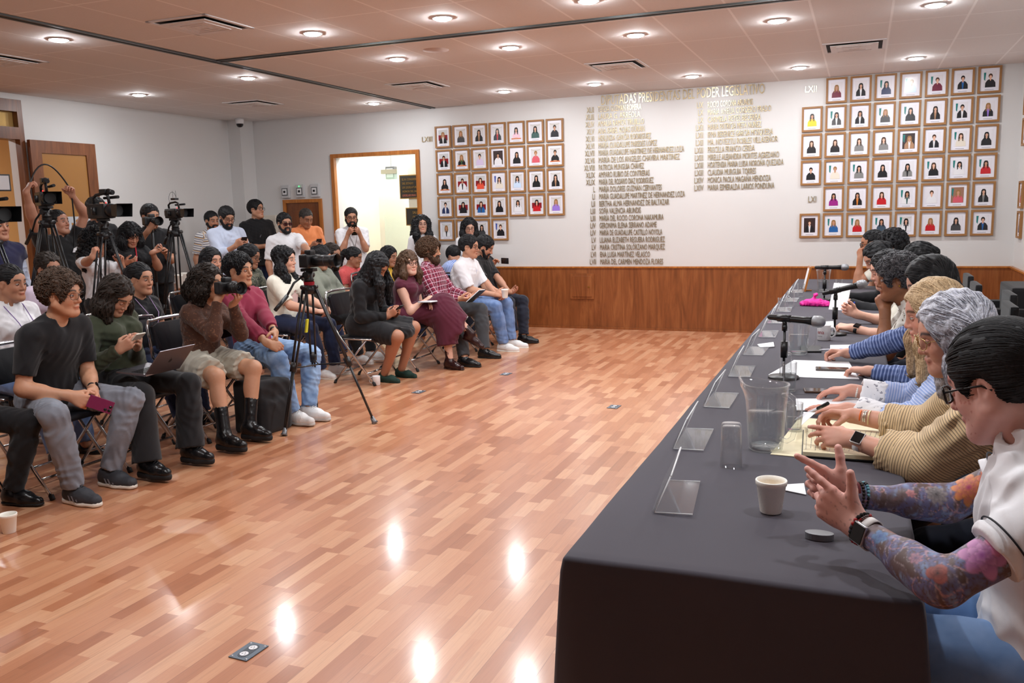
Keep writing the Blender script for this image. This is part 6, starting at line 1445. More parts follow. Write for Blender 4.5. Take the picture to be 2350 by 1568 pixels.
# water glasses (inner and outer skins)
def vessel(name, prof_o, prof_i, m, parent, n=32):
    return MB().lathe(prof_o+prof_i[::-1], n).build(name, m, parent)
glass_protos = {}
def glass(x, y, label, full=0., h=.135, r=.031, inv=False, group='water glasses on the table'):
    r_ = empty('water_glass', (x, y, TZ+.0015), 0, label, 'glass', group)
    o = [(0, 0), (r*.82, 0), (r*.88, .004), (r, h)]; i = [(0, .010), (r*.78, .010), (r*.82, .014), (r-.0022, h)]
    if inv: r_.location.z += h; r_.rotation_euler = (pi, 0, 0)
    vessel('glass_body', o, i, M_GLASS, r_)
    if full: MB().lathe([(0, .0105), (r*.77, .0105), (r*.81, .016), (r*.82+(r*.16)*full-.0022, h*full), (0, h*full)], 28).build('water', M_WATER, r_)
    return r_
def pitcher(x, y, rz, label, s=1., full=.6):
    r = empty('water_pitcher', (x, y, TZ+.0015), rz, label, 'pitcher', 'glass water pitchers'); r.scale = (s, s, s)
    H_ = .215; bm = bmesh.new(); n = 40
    def ring(rad, z, lip=0.):
        out = []
        for k in range(n):
            a = 2*pi*k/n; sp = max(0, cos(a))**6; out.append(bm.verts.new(((rad+lip*sp)*cos(a), (rad)*sin(a)*(1-.12*sp*(lip > 0)), z+(.012*sp if lip else 0))))
        return out
    outer = [(.050, 0), (.054, .006), (.056, .03), (.060, .10), (.064, .16), (.068, .19), (.070, H_)]
    R = [ring(a, z, .03 if z > .18 else 0) for a, z in outer]+[ring(a-.004, z, .03 if z > .18 else 0) for a, z in reversed(outer[1:])]+[ring(.044, .016)]
    for A, B in zip(R, R[1:]):
        for k in range(n): bm.faces.new((A[k], A[(k+1) % n], B[(k+1) % n], B[k])).smooth = True
    bm.faces.new(R[0][::-1]); bm.faces.new(R[-1])
    bmesh.ops.recalc_face_normals(bm, faces=bm.faces); me = bpy.data.meshes.new('glass_body'); bm.to_mesh(me); bm.free(); me.materials.append(M_GLASS)
    b = bpy.data.objects.new('glass_body', me); link(b, r)
    MB().tube([(-.062, 0, .188), (-.085, 0, .192), (-.106, 0, .180), (-.112, 0, .15), (-.108, 0, .09), (-.098, 0, .055), (-.08, 0, .042), (-.056, 0, .045)], .0075, 12, sq=1.25).build('handle', M_GLASS, r)
    MB().tube([((.0705+.03*max(0, cos(2*pi*k/40))**6)*cos(2*pi*k/40), .070*sin(2*pi*k/40), H_+.012*max(0, cos(2*pi*k/40))**6) for k in range(40)], .0026, 8, closed=True).build('rim', M_GLASS, r)
    zz = .2*full; MB().lathe([(0, .0165), (.0495, .0165), (.0515, .03), (.0515+.008*full, zz), (0, zz)], 36).build('water', M_WATER, r); return r
pitcher(-.29, 3.06, radians(150), 'large glass water pitcher, half full, nearest the camera on the table', 1.08, .62)
glass(-.375, 2.82, 'empty upturned tall glass beside the near pitcher', 0, .145, .036, inv=True)
pitcher(-.315, 5.12, radians(200), 'glass water pitcher half full left of the white mug', .92, .6); pitcher(-.33, 8.85, radians(90), 'glass water pitcher at the far end of the table', .95, .5)
glass(-.285, 4.07, 'tall glass of water beside the nearest microphone base', .62); glass(-.215, 3.34, 'small glass half hidden behind the near pitcher', .5, .11, .032); glass(-.33, 4.42, 'upturned glass beyond the nearest microphone', 0, .12, .03, inv=True)
glass(-.53, 7.5, 'empty glass standing left of the pink bundle', 0, .13); glass(-.57, 7.12, 'lower glass left of the pink bundle, nearest of that group', 0, .11); glass(-.50, 8.3, 'empty glass behind the pink bundle', 0, .12); glass(-.19, 8.9, 'short glass right of the far pitcher', .3, .11); glass(-.16, 8.45, 'short glass near the far microphone', .3, .1)
# foam cups
def cup(x, y, z, label, h=.092, r=.042, group='white foam cups', drink=True, s=1.):
    r_ = empty('foam_cup', (x, y, z), 0, label, 'cup', group)
    vessel('cup_body', [(0, 0), (r*.68, 0), (r*.7, .002), (r*.94, h*.84), (r*1.0, h*.86), (r*1.02, h*.98), (r, h)], [(0, .004), (r*.64, .004), (r*.90, h*.86), (r*.93, h)], M_FOAM, r_)
    if drink: MB().lathe([(r*.86, h*.66), (0, h*.66)], 24).build('coffee', mat('milky_coffee', (206, 170, 120), .2), r_)
    return r_
cup(-.212, 2.42, TZ+.0015, 'white foam cup of coffee in front of the tattooed hands')
p = PZ(22, 1222); cup(p[0], p[1], 0, 'white foam cup standing on the floor at the left edge', .10, .044, drink=False)
# mug on table (lettered) and mug on the floor
def mug(x, y, z, rz, label, text=False, s=1.):
    r_ = empty('coffee_mug', (x, y, z), rz, label, 'mug'); M_ = mat('white_ceramic', (232, 232, 234), .15)
    vessel('mug_body', [(0, 0), (.036*s, 0), (.040*s, .004), (.041*s, .092*s), (.0405*s, .095*s)], [(0, .006), (.034*s, .006), (.0365*s, .012), (.0375*s, .095*s)], M_, r_)
    MB().tube([(.038*s, 0, .078*s), (.058*s, 0, .08*s), (.068*s, 0, .06*s), (.066*s, 0, .035*s), (.05*s, 0, .02*s), (.037*s, 0, .02*s)], .0055*s, 10).build('handle', M_, r_)
    if text:
        M_R = mat('dark_red_print', (150, 30, 44), .4); 
        for ch, a in (('e', -64), ('n', -42), ('a', -20)):
            an = radians(a-90+26); o = txt(ch, .034, M_R, r_, (.0412*cos(an), .0412*sin(an), .042), (pi/2, 0, an+pi/2), 1., .0003, 'CENTER', 'printed_letter')
        o = txt('esperanza', .008, M_BOXD, r_, (.0414*cos(radians(-110)), .0414*sin(radians(-110)), .026), (pi/2, 0, radians(-20)), 1, .0002, 'CENTER', 'small_print')
    return r_
mug(-.20, 5.68, TZ+.0015, radians(-12), 'white ceramic mug with dark red lettering by the middle microphone', True); p = PZ(864, 884); mug(p[0], p[1], 0, radians(200), 'small white mug on the floor by the black-skirted sitter', False, .92)
# microphones on round desk stands
M_MIC = mat('mic_black', (20, 20, 22), .35); M_GRIL = mat('mic_grille', (150, 152, 156), .35, .8, bump=.5, bs=600)
def mic(x, y, h, head, label, tail=.10, s=1.):
    """head: unit direction from holder to the grille"""
    r_ = empty('desk_microphone', (x, y, TZ+.001), 0, label, 'microphone', 'microphones on desk stands'); d = nrm(head); top = V3(0, 0, h)
    MB().lathe([(0, 0), (.072, 0), (.075, .004), (.07, .012), (.02, .016), (0, .017)], 32).build('base', M_MIC, r_)
    MB().tube([(0, 0, .01), (0, 0, h-.04)], .0065, 12).tube([(0, 0, h*.35), (0, 0, h*.62)], .017, 14).tube([(0, 0, h-.06), (0, 0, h-.03)], .013, 12).build('pole', M_MIC, r_)
    MB().tube([tuple(V3(0, 0, h-.035)), tuple(top-V3(0, 0, .012))], .011, 10).tube([tuple(top-d*.035), tuple(top+d*.03)], .0185, 14).build('clip', M_MIC, r_)
    MB().tube([tuple(top-d*.085), tuple(top-d*.075), tuple(top+d*.10), tuple(top+d*.14)], [.011, .014, .0175, .021], 18).build('body', M_MIC, r_)
    b = top+d*.166; z = Vector(tuple(d)).to_track_quat('Z', 'Y').to_matrix().to_4x4()
    MB().lathe([(.021, -.027), (.0275, -.023), (.029, -.004), (.029, .002), (.0265, .015), (.019, .026), (.009, .032), (0, .033)], 24, M=Matrix.Translation(tuple(b)) @ z).build('grille', M_GRIL, r_)
mic(-.335, 4.38, .295, V3(1, -.35, -.04), 'desk microphone nearest the camera, pointing at the grey-haired writer')
mic(-.145, 5.93, .285, V3(.75, -.2, .22), 'middle desk microphone tilted up toward the curly-haired listener')
mic(-.29, 8.05, .285, V3(1, -.2, .02), 'far desk microphone standing behind the pink bundle')
# papers, notebooks, phones, pens
def flat(name, pts, z, m, label, cat, th=.001, group=None):
    c = sum((np.array(p) for p in pts), np.zeros(2))/len(pts); r_ = None
    mb = MB(); mb.prism([(p[0]-c[0], p[1]-c[1]) for p in pts], th); o = mb.build(name, m); o.location = (c[0], c[1], z); tag(o, label, cat, group); return o
def pxy(*q): return [tuple(PZ(x, y, TZ)[:2]) for x, y in q]
Z0 = TZ+.002
flat('paper_sheet', pxy((1763, 862), (1822, 828), (1948, 832), (1972, 872), (1850, 868)), Z0, M_PAPER, 'white printed sheets under the phone beside the nearest microphone', 'paper', .002)
flat('paper_sheet', pxy((1905, 793), (1985, 792), (2000, 803), (1905, 803)), Z0, M_PAPER, 'white sheet under the pen of the navy-striped writer', 'paper')
flat('paper_sheet', pxy((1826, 918), (2000, 918), (2040, 946), (1828, 944)), Z0, M_PAPER, 'white pages under the lace-cuffed hands', 'paper', .004)
flat('paper_folder', pxy((1768, 1045), (1835, 960), (2000, 975), (2046, 1004), (1842, 1052)), Z0, M_CRPAPER, 'cream folder lying open under the notebook of the grey-haired writer', 'folder', .002)
flat('paper_sheet', pxy((1880, 740), (1912, 738), (1915, 752), (1884, 754)), Z0, M_PAPER, 'small folded white paper in front of the white mug', 'paper')
flat('paper_napkin', pxy((1738, 793), (1775, 788), (1777, 798), (1745, 800)), Z0, M_PAPER, 'crumpled white napkin on the table left edge', 'napkin', .006)
flat('paper_napkin', pxy((1800, 1115), (1845, 1112), (1850, 1138), (1802, 1128)), Z0, M_PAPER, 'white napkin under the tattooed hands', 'napkin', .002)
nb = empty('notebook', (0, 0, 0), 0, 'open lined notebook with handwriting under the grey-haired writer', 'notebook')
q = pxy((1842, 1050), (1845, 992), (2038, 1002), (2010, 1062)); c = np.mean(q, 0); nb.location = (c[0], c[1], Z0+.002)
rel = [(a-c[0], b-c[1]) for a, b in q]
MB().prism([(a*1.03, b*1.04) for a, b in rel], .003).build('cover', mat('black_cover', (20, 20, 22), .5), nb)
MB().prism(rel, .013, z0=.003).build('pages', M_CRPAPER, nb)
mb = MB(); A, B, C_, D_ = [np.array(v) for v in rel]
for k in range(15):
    t = .06+.06*k; p0, p1 = B+(C_-B)*(.04+.9*k/14), A+(D_-A)*(.04+.9*k/14); L0 = p1-p0
    rr = random.Random(k); x = .06
    while x < .86:
        w_ = rr.uniform(.03, .09); a = p0+L0*x; b = p0+L0*min(x+w_, .93); nn = nrm(np.array([-L0[1], L0[0]]))*.0007
        mb.faces([(a[0]-nn[0], a[1]-nn[1], .0163), (b[0]-nn[0], b[1]-nn[1], .0163), (b[0]+nn[0], b[1]+nn[1], .0163), (a[0]+nn[0], a[1]+nn[1], .0163)], [(0, 1, 2, 3)]); x += w_+.015
mb.build('handwriting', mat('ink_grey', (70, 72, 84), .6), nb)
def phone(loc, M, label, body=GLB, l=.15, w_=.072, cam_=False, screen=(20, 22, 28), group=None, th=.0085):
    r_ = empty('smartphone', loc, 0, label, 'phone', group); M = M or Matrix()
    MB().box((-l/2, -w_/2, 0), (l/2, w_/2, th), bev=.003, M=M).build('case', body, r_)
    MB().box((-l/2+.004, -w_/2+.004, th), (l/2-.004, w_/2-.004, th+.0006), M=M).build('screen', mat('phone_screen_%d' % screen[0], screen, .06), r_)
    if cam_:
        mb = MB(); 
        for a, b in ((.055, .018), (.055, -.004), (.034, .018)): mb.lathe([(0, -.002), (.0085, -.002), (.0085, 0)], 14, M=M @ Matrix.Translation((a, b, 0)))
        mb.build('camera_lenses', mat('lens_black', (8, 8, 12), .05), r_)
    return r_
def oM(d, up):   # matrix: x along d, z along up
    d = nrm(d); up = nrm(np.array(up, float)-d*(np.array(up, float)@d)); y = np.cross(up, d)
    return Matrix(((d[0], y[0], up[0], 0), (d[1], y[1], up[1], 0), (d[2], y[2], up[2], 0), (0, 0, 0, 1)))
p = PZ(1910, 849, TZ+.004); phone((p[0], p[1], Z0+.002), Matrix.Rotation(radians(4), 4, 'Z'), 'dark phone with worn case lying on white sheets', mat('worn_case', (96, 88, 84), .5), .16, .075)
p = PZ(1885, 900, TZ); phone((p[0], p[1], Z0), Matrix.Rotation(radians(8), 4, 'Z'), 'brown-cased phone beyond the lace-cuffed right hand', mat('brown_case', (86, 62, 48), .5), .15, .075)
p = PZ(1850, 800, TZ); flat('booklet', pxy((1836, 797), (1885, 797), (1885, 810), (1838, 810)), Z0, mat('black_cover', (20, 20, 22), .5), 'black booklet behind the middle pitcher', 'booklet', .008)
def pen(a, b, m, cap, label, r=.0045):
    a, b = np.array(a), np.array(b); r_ = empty('pen', tuple(a), 0, label, 'pen', 'pens in use'); d = b-a
    MB().tube([(0, 0, 0), tuple(d*.08), tuple(d*.12), tuple(d*.72)], [.0008, r*.7, r, r], 10).build('barrel', m, r_); MB().tube([tuple(d*.72), tuple(d)], r*1.12, 10).build('cap', cap, r_)
PB = mat('pen_blue', (30, 70, 180), .3); PWH = mat('pen_white', (225, 226, 236), .3); PBK = mat('pen_black', (18, 18, 20), .3)
pen(PZ(1822, 966, .745), PZ(1900, 926, .86), PWH, PBK, 'white and black marker pen in the hand of the grey-haired writer', .006)
pen(PZ(1880, 803, .745), PZ(1948, 802, .79), PWH, PB, 'white and blue pen held by the navy-striped writer'); pen(PZ(1955, 715, .79), PZ(1961, 693, .86), PWH, PB, 'blue-capped pen standing in the hand of the paper reader')
# held papers and odd things
o = MB().box((-.004, -.07, 0), (0, .07, .20)).build('paper_sheet', M_PAPER); p = PZ(1922, 712, .80); o.location = (p[0], p[1], .80); o.rotation_euler = (0, radians(18), radians(60)); tag(o, 'white sheet of paper held upright by the cream-bloused reader', 'paper')
o = flat('paper_sheet', [tuple(PZ(x_, y_, .81)[:2]) for x_, y_ in ((1838, 968), (1842, 935), (1876, 958))], .805, M_PAPER, 'small folded white note between the fingers of the grey-haired writer', 'paper'); o.rotation_euler = (0, radians(-35), 0)
sd = SD(); p = PZ(1866, 703, TZ); 
for a, b, c_, r0 in ((0, 0, .03, .045), (.06, .0, .02, .038), (-.06, .01, .02, .035), (.10, -.01, .012, .025)): sd.ell((a, b, c_), (r0*1.4, r0*1.1, r0*.75), None, .03)
sd.cone((0, 0, .05), (.012, 0, .09), .014, .006, .02); sd.ell((.015, 0, .095), (.02, .014, .012), None, .01)
V_, Q_ = sd.mesh(.006, folds(3, .006, .05), cut=[((0, 0, .001), (0, 0, -1))]); o = mesh_obj('cloth_bundle', V_, Q_, mat('hot_pink', (226, 40, 150), .6)); o.location = (p[0], p[1], TZ+.001); tag(o, 'bright pink knotted cloth bundle on the far half of the table', 'cloth bundle')
t_ = empty('picture_stand', tuple(PZ(1845, 668, TZ))[:2]+(TZ+.002,), radians(8), 'small wooden framed picture standing at the far table end', 'picture stand')
MB().box((-.008, -.10, 0), (.008, .10, .24), M=Matrix.Rotation(radians(12), 4, 'Y')).build('frame', M_TRIMW, t_); MB().box((-.0095, -.08, .02), (-.0085, .08, .22), M=Matrix.Rotation(radians(12), 4, 'Y')).build('picture', M_PAPER, t_); MB().box((.0, -.02, 0), (.07, .02, .01)).build('foot', M_TRIMW, t_)
p = PZ(1893, 845+410, TZ); t_ = flat('pebble_case', [(.035*cos(k*pi/12), .02*sin(k*pi/12)) for k in range(24)], TZ+.002, mat('grey_case', (110, 112, 118), .4), 'small grey object under the tattooed near hand', 'case', .016); q_ = PZ(1880, 1238, TZ); t_.location = (q_[0], q_[1], TZ+.002)
# office armchairs behind the table, black armchairs by the right wall
ch0 = None
def office(x, y, label):
    global ch0
    if ch0 is None:
        r = empty('office_chair'); B = mat('black_plastic', (26, 26, 28), .5)
        MB().box((-.24, -.24, .42), (.24, .24, .49), bev=.03).build('seat', BLK, r)
        MB().box((.27, -.20, .56), (.32, .20, .92), bev=.02).build('backrest', BLK, r)
        MB().tube([(.22, 0, .45), (.31, 0, .47), (.315, 0, .60)], .018, 8).build('back_bar', B, r)
        for s_ in (-1, 1): MB().tube([(.10, s_*.25, .44), (.10, s_*.29, .62), (.08, s_*.29, .66), (-.10, s_*.29, .66), (-.13, s_*.29, .62), (-.06, s_*.26, .46)], .016, 8).build('armrest', B, r)
        MB().tube([(0, 0, .42), (0, 0, .10)], .025, 10).build('column', B, r)
        mb = MB()
        for k in range(5): a = k*2*pi/5; mb.tube([(0, 0, .11), (.28*cos(a), .28*sin(a), .06)], .016, 8)
        mb.build('star_base', B, r)
        for k in range(5): a = k*2*pi/5; MB().sphere((.28*cos(a), .28*sin(a), .03), .028, 10, sc=(1, .6, 1)).build('caster', B, r)
        ch0 = r; c = r
    else: c = copy_tree(ch0)
    c.location = (x, y, 0); tag(c, label, 'chair', 'black office chairs behind the table')
for y, x, n in ((2.14, .74, 'under the tattooed sitter'), (3.02, .68, 'under the grey-haired writer'), (3.72, .66, 'under the blonde sitter'), (4.6, .64, 'under the navy-striped writer, its armrest showing'), (5.42, .64, 'under the curly grey-haired sitter'), (6.2, .58, 'under the paper reader'), (6.95, .68, 'under the sitter leaning back'), (7.7, .55, 'under the black-sleeved sitter'), (8.55, .58, 'under the sitter with pink clip'), (9.35, .46, 'under the bearded sitter at the far end')): office(x, y, 'black office chair ' + n)
r = empty('upholstered_armchair', (1.08, 8.95, 0), 0, 'black boxy armchair in the far right corner by the wainscot', 'armchair')
MB().box((-.38, -.36, .05), (.40, .36, .42), bev=.03).build('seat', BLK, r); MB().box((.14, -.36, .40), (.42, .36, .80), bev=.03).build('backrest', BLK, r)
for s_ in (-1, 1): MB().box((-.36, s_*.36-.07, .05), (.36, s_*.36+.07, .62), bev=.03).build('armrest', BLK, r)
# ------------------------------------------------------------------ framed portraits
M_OAK = mat('oak_frame', (150, 106, 60), .5, var=.18, vs=40); M_MAT = mat('mat_board', (226, 226, 236), .4); 
def pm(c): return mat('print_%d_%d_%d' % c, c, .22)
CW = {'black': (34, 34, 38), 'dark grey': (70, 70, 72), 'grey': (130, 130, 130), 'white': (226, 226, 230), 'cream': (222, 214, 200), 'red': (190, 36, 44), 'orange red': (222, 84, 62), 'pink': (226, 190, 206), 'rose': (206, 90, 104), 'teal': (60, 92, 88), 'green': (60, 92, 60), 'lilac': (206, 190, 220), 'purple': (150, 120, 210), 'navy': (46, 56, 92), 'blue': (40, 96, 160), 'pale blue': (196, 216, 240), 'maroon': (110, 34, 58), 'yellow': (230, 200, 40), 'magenta': (150, 40, 130), 'slate': (66, 84, 100), 'tan': (170, 130, 100), 'orange': (214, 130, 60)}
SKN = [(206, 160, 136), (190, 140, 112), (222, 176, 152)]; HRC = [(30, 24, 22), (44, 32, 26), (70, 46, 32), (28, 22, 22), (150, 112, 70)]
frame_mesh = {}
def portrait(x, z, w, h, label, group, cloth, inner=None, bg='wall', hair=0, long_=True, off=0., Y=None, flag=False, desk=False, rot=0., big=1., pw=.58, ph=.62, X=None):
    r = empty('framed_portrait', (x, YB-.001, z), 0, label, 'framed portrait', group)
    if X is not None: r.location = (X-.001, Y, z); r.rotation_euler = (0, 0, -pi/2)
    r.rotation_euler[1] = rot; key = (round(w, 3), round(h, 3))
    if key not in frame_mesh:
        b = .022; mb = MB()
        for (x0, z0, x1, z1) in ((-w/2, -h/2, w/2, -h/2+b), (-w/2, h/2-b, w/2, h/2), (-w/2, -h/2+b, -w/2+b, h/2-b), (w/2-b, -h/2+b, w/2, h/2-b)): mb.box((x0, -.028, z0), (x1, 0, z1))
        f = mb.build('frame', M_OAK, r); m = MB().box((-w/2+b, -.014, -h/2+b), (w/2-b, -.004, h/2-b)).build('mat_board', M_MAT, r); frame_mesh[key] = (f.data, m.data)
    else:
        for nm, me in zip(('frame', 'mat_board'), frame_mesh[key]): link(bpy.data.objects.new(nm, me), r)
    W, H_ = w*pw, h*ph; mats = []; mb = MB(); yy = [-.0146]
    def poly(P, c):
        if pm(c) not in mats: mats.append(pm(c))
        yy[0] -= .0004; mb.faces([(off+p[0]*W, yy[0], p[1]*H_+.004) for p in P], [tuple(range(len(P)))], mats.index(pm(c)))
    bgc = {'wall': (206, 204, 206), 'pale': (222, 220, 226), 'red': (196, 196, 196), 'dark': (58, 44, 44), 'brown': (150, 110, 90), 'glare': (226, 230, 240)}[bg]
    poly([(-.5, -.5), (.5, -.5), (.5, .5), (-.5, .5)], bgc)
    if bg == 'red': poly([(-.5, -.28), (.5, -.28), (.5, .12), (-.5, .12)], (130, 30, 36))
    if bg == 'wall': poly([(-.5, .42), (-.2, .34), (.2, .34), (.5, .42), (.5, .46), (.2, .39), (-.2, .39), (-.5, .46)], (186, 180, 170))
    if flag: poly([(-.46, .42), (-.28, .42), (-.34, -.1), (-.44, .0)], (40, 120, 116) if flag == 1 else (60, 80, 160))
    cxp = .0 if not flag else .06; hc = HRC[hair % 5]; sk = SKN[hair % 3]; S = big
    E_ = lambda cx_, cy_, rx, ry, n=14: [(cx_+rx*cos(2*pi*k/n), cy_+ry*sin(2*pi*k/n)) for k in range(n)]
    if long_: poly([(cxp-.20*S, .10), (cxp-.17*S, .26), (cxp-.09*S, .34), (cxp+.09*S, .34), (cxp+.17*S, .26), (cxp+.20*S, .08), (cxp+.21*S, -.22), (cxp-.21*S, -.22)], hc)
    else: poly(E_(cxp, .20, .16*S, .15*S), hc)
    poly([(cxp-.40, -.5), (cxp-.38, -.22), (cxp-.24, -.06), (cxp-.10, .0), (cxp+.10, .0), (cxp+.24, -.06), (min(cxp+.38, .48), -.22), (min(cxp+.40, .5), -.5)], CW[cloth])
    if inner: poly([(cxp-.10, .0), (cxp+.10, .0), (cxp+.06, -.3), (cxp+.04, -.5), (cxp-.04, -.5), (cxp-.06, -.3)], CW[inner])
    poly([(cxp-.055, .06), (cxp+.055, .06), (cxp+.08, .0), (cxp, -.12), (cxp-.08, .0)], sk)
    poly(E_(cxp, .155, .105*S, .125*S), sk)
    poly([(cxp-.11*S, .17), (cxp-.08*S, .26), (cxp, .30), (cxp+.09*S, .26), (cxp+.11*S, .17), (cxp+.05*S, .235), (cxp-.05*S, .235)], hc)
    if long_:
        for q in (-1, 1): poly([(cxp+q*.10*S, .20), (cxp+q*.17*S, .18), (cxp+q*.19*S, -.18), (cxp+q*.11*S, -.14)], hc)
    if desk: poly([(-.5, -.5), (.5, -.5), (.5, -.43), (-.5, -.43)], (206, 110, 60)); poly(E_(cxp, -.42, .2, .04), sk)
    mb.build('photograph', mats, r, norm=False)
    t = MB(); t.box((off-W*.34, -.0152, -h/2+.05*h+.02), (off+W*.34, -.0142, -h/2+.05*h+.024)); t.build('caption_line', pm((120, 120, 130)), r)
    return r
rl = random.Random(5)
ordn = ['top', 'second', 'third', 'fourth', 'fifth', 'bottom']; cold = ['first', 'second', 'third', 'fourth', 'fifth', 'sixth', 'seventh', 'eighth']
LG = [[('black', 'white', 'red'), ('dark grey', None, 'wall'), ('black', 'tan', 'wall'), ('black', 'red', 'wall'), ('pink', None, 'pale', 1), ('teal', None, 'wall'), ('black', None, 'wall')],
      [('black', 'white', 'red'), ('black', 'green', 'wall', 1), ('lilac', None, 'wall'), ('white', None, 'dark'), ('black', None, 'pale'), ('rose', None, 'wall'), ('black', None, 'wall', 1)],
      [('black', None, 'pale', 1), ('white', 'black', 'red'), ('orange red', None, 'red'), ('cream', None, 'pale', 2), ('pale blue', None, 'wall'), ('black', None, 'wall'), ('black', 'tan', 'wall')],
      [('navy', 'white', 'wall'), ('black', None, 'red'), ('blue', 'dark grey', 'red'), ('black', None, 'wall'), ('white', None, 'wall'), ('red', None, 'red'), ('purple', None, 'wall')],
      [('white', 'black', 'wall'), ('grey', None, 'wall'), ('dark grey', None, 'wall'), ('black', None, 'wall', 2)]]
A, B = PY(999, 291, YB), PY(1293, 272, YB); C_ = PY(1010, 553, YB); pitx = (B[0]-A[0]+.033)/7; pitz = (A[2]-C_[2]+.026)/5
for i, row in enumerate(LG):
    for j, q in enumerate(row):
        portrait(A[0]+pitx*(j+.5)-.016, A[2]-pitz*(i+.5)+.013+j*0, pitx-.033, pitz-.026, 'framed portrait of woman in %s, %s row, %s column of the left grid' % (q[0], ordn[i], cold[j]), 'portraits in the left grid', q[0], q[1], q[2], rl.randrange(5), rl.random() < .75, desk=len(q) > 3 and q[3] == 1, flag=2 if len(q) > 3 and q[3] == 2 else False, rot=rl.uniform(-.008, .008))
RG = [[None, ('maroon', None), ('black', 'white'), ('navy', None), ('pale blue', None), ('maroon', None), ('black', 'blue'), ('black', None)],
      [('yellow', None), ('dark grey', 'white'), ('black', 'white'), ('dark grey', None), ('black', None), ('black', 'tan'), ('black', 'white'), ('black', 'purple')],
      [('black', None), ('black', None), ('grey', None), ('grey', None), ('tan', 'white'), ('black', 'white'), ('cream', None), ('black', None)],
      [('black', None), ('cream', None), ('grey', None), ('black', None), ('grey', 'black'), ('black', None), ('white', None), ('red', None)],
      [None, ('magenta', None), ('black', 'orange'), ('red', None), ('white', 'teal'), ('white', None), ('rose', None), ('black', 'grey')],
      [('black', 'white'), ('blue', None), ('red', None), ('slate', None), ('white', 'black'), ('red', None), ('dark grey', None), ('black', 'blue')]]
A, B = PY(1897, 172, YB), PY(2300, 147, YB); C_ = PY(1889, 545, YB); pitx = (B[0]-A[0]+.032)/7; zt = min(A[2], ZC-.01); pitz = (zt-C_[2]+.024)/6
for i, row in enumerate(RG):
    for j, q in enumerate(row):
        if q is None: continue
        bg = 'pale'; 
        if (i, j) in ((5, 0), (2, 4)): bg = 'dark'
        if (i, j) == (4, 6): bg = 'brown'
        if (i, j) == (5, 4): bg = 'wall'
        portrait(A[0]+pitx*(j-.5)-.016, zt-pitz*(i+.5)+.012, pitx-.032, pitz-.024, 'framed portrait of woman in %s, %s row, %s column of the right grid' % (q[0], ordn[i], cold[j]), 'portraits in the right grid', q[0], q[1], bg, rl.randrange(5), rl.random() < .8, off=0, flag=1 if rl.random() < .5 else False, pw=.56, ph=.60, rot=rl.uniform(-.006, .006))
for k, (ya, yb) in enumerate(((205, 272), (274, 339), (414, 480), (484, 548))):
    p, q = PX(2345, ya, XR), PX(2345, yb, XR)
    portrait(0, (p[2]+q[2])/2, .225, .285, 'framed portrait on the right side wall, %s of four' % ['topmost', 'second from top', 'third from top', 'lowest'][k], 'portraits on the right wall', ['black', 'grey', 'red', 'navy'][k], None, 'pale', k, X=XR, Y=float(PX(2345, 410, XR)[1])-.12)
# ------------------------------------------------------------------ gold lettering on the wall
GOLD = mat('gold_letters', (196, 178, 142), .25, .8)
def wline(num, name, x0, y0, x1, y1, label, hh=None):
    """one line of letters between two points of the wall (seen in pixels)"""
    a, b = PY(x0, y0, YB), PY(x1, y1, YB); wd = float(b[0]-a[0]); hh = hh or .075
    r = empty('wall_lettering', (float(a[0]), YB-.002, float(a[2])-hh*.5), 0, label, 'lettering', 'gold lettering lines')
    o = txt(name, hh*1.36, GOLD, r, (0, -.006, 0), sx=1, ext=.003, name='letters')
    w0 = max(v.co.x for v in o.data.vertices); o.scale = (wd/w0, 1, 1)
    if num:
        o = txt(num, hh*1.36, GOLD, r, (-.05, -.006, 0), sx=.55, ext=.003, align='RIGHT', name='numeral')
    return r
LN = [('XLII', 'TERESA GUZMAN ROMERA', 1472), ('XLIII', 'LAURA G. ARREOLA', 1470), ('XLIV', 'AMALIA RAMOS TRUJILLO', 1478), ('XLV', 'ANA ISABEL ROJAS DURAN', 1479), ('XLVI', 'HERLINDA GARCIA RODRIGUEZ', 1494), ('XLVI', 'MARÍA GUADALUPE PAREDES LÓPEZ', 1508),
      ('XLVII', 'MARÍA GUADALUPE MARTINEZ DE HERNANDEZ LOZA', 1570), ('XLVII', 'MARÍA DE LOS ANGELES CHAVIRA MARTINEZ', 1560), ('XLVIII', 'PATRICIA MUNGUIA CHÁVEZ', 1478), ('XLIX', 'AMPARO RUBIO DE CONTRERAS', 1491), ('XLIX', 'MARÍA DEL ROSARIO DIAZ RODRIGUEZ', 1500), ('L', 'MARÍA DOLORES GUZMÁN CERVANTES', 1519),
      ('LI', 'MARÍA GUADALUPE MARTINEZ DE HERNANDEZ LOZA', 1572), ('LII', 'BERTHA ALMA HERNANDEZ DE BALTAZAR', 1536), ('LIII', 'SOFÍA VALENCIA ABUNDIS', 1471), ('LIII', 'MARÍA DEL ROCIO CORONA NAKAMURA', 1523), ('LIV', 'GERONIMA ELENA SERRANO ADAME', 1507), ('LIV', 'MARÍA DE GUADALUPE CASTILLO NOYOLA', 1520),
      ('LV', 'LILIANA ELIZABETH REGUERA RODRIGUEZ', 1526), ('LV', 'MARÍA CRISTINA SOLÓRZANO MARQUEZ', 1526), ('LVI', 'ENA LUISA MARTÍNEZ VELASCO', 1492), ('LVII', 'MARÍA DEL CARMEN MENDOZA FLORES', 1522)]
nw = ['first', 'second', 'third', 'fourth', 'fifth', 'sixth', 'seventh', 'eighth', 'ninth', 'tenth', 'eleventh', 'twelfth', 'thirteenth', 'fourteenth', 'fifteenth', 'sixteenth', 'seventeenth', 'eighteenth', 'nineteenth', 'twentieth', 'twenty-first', 'last']
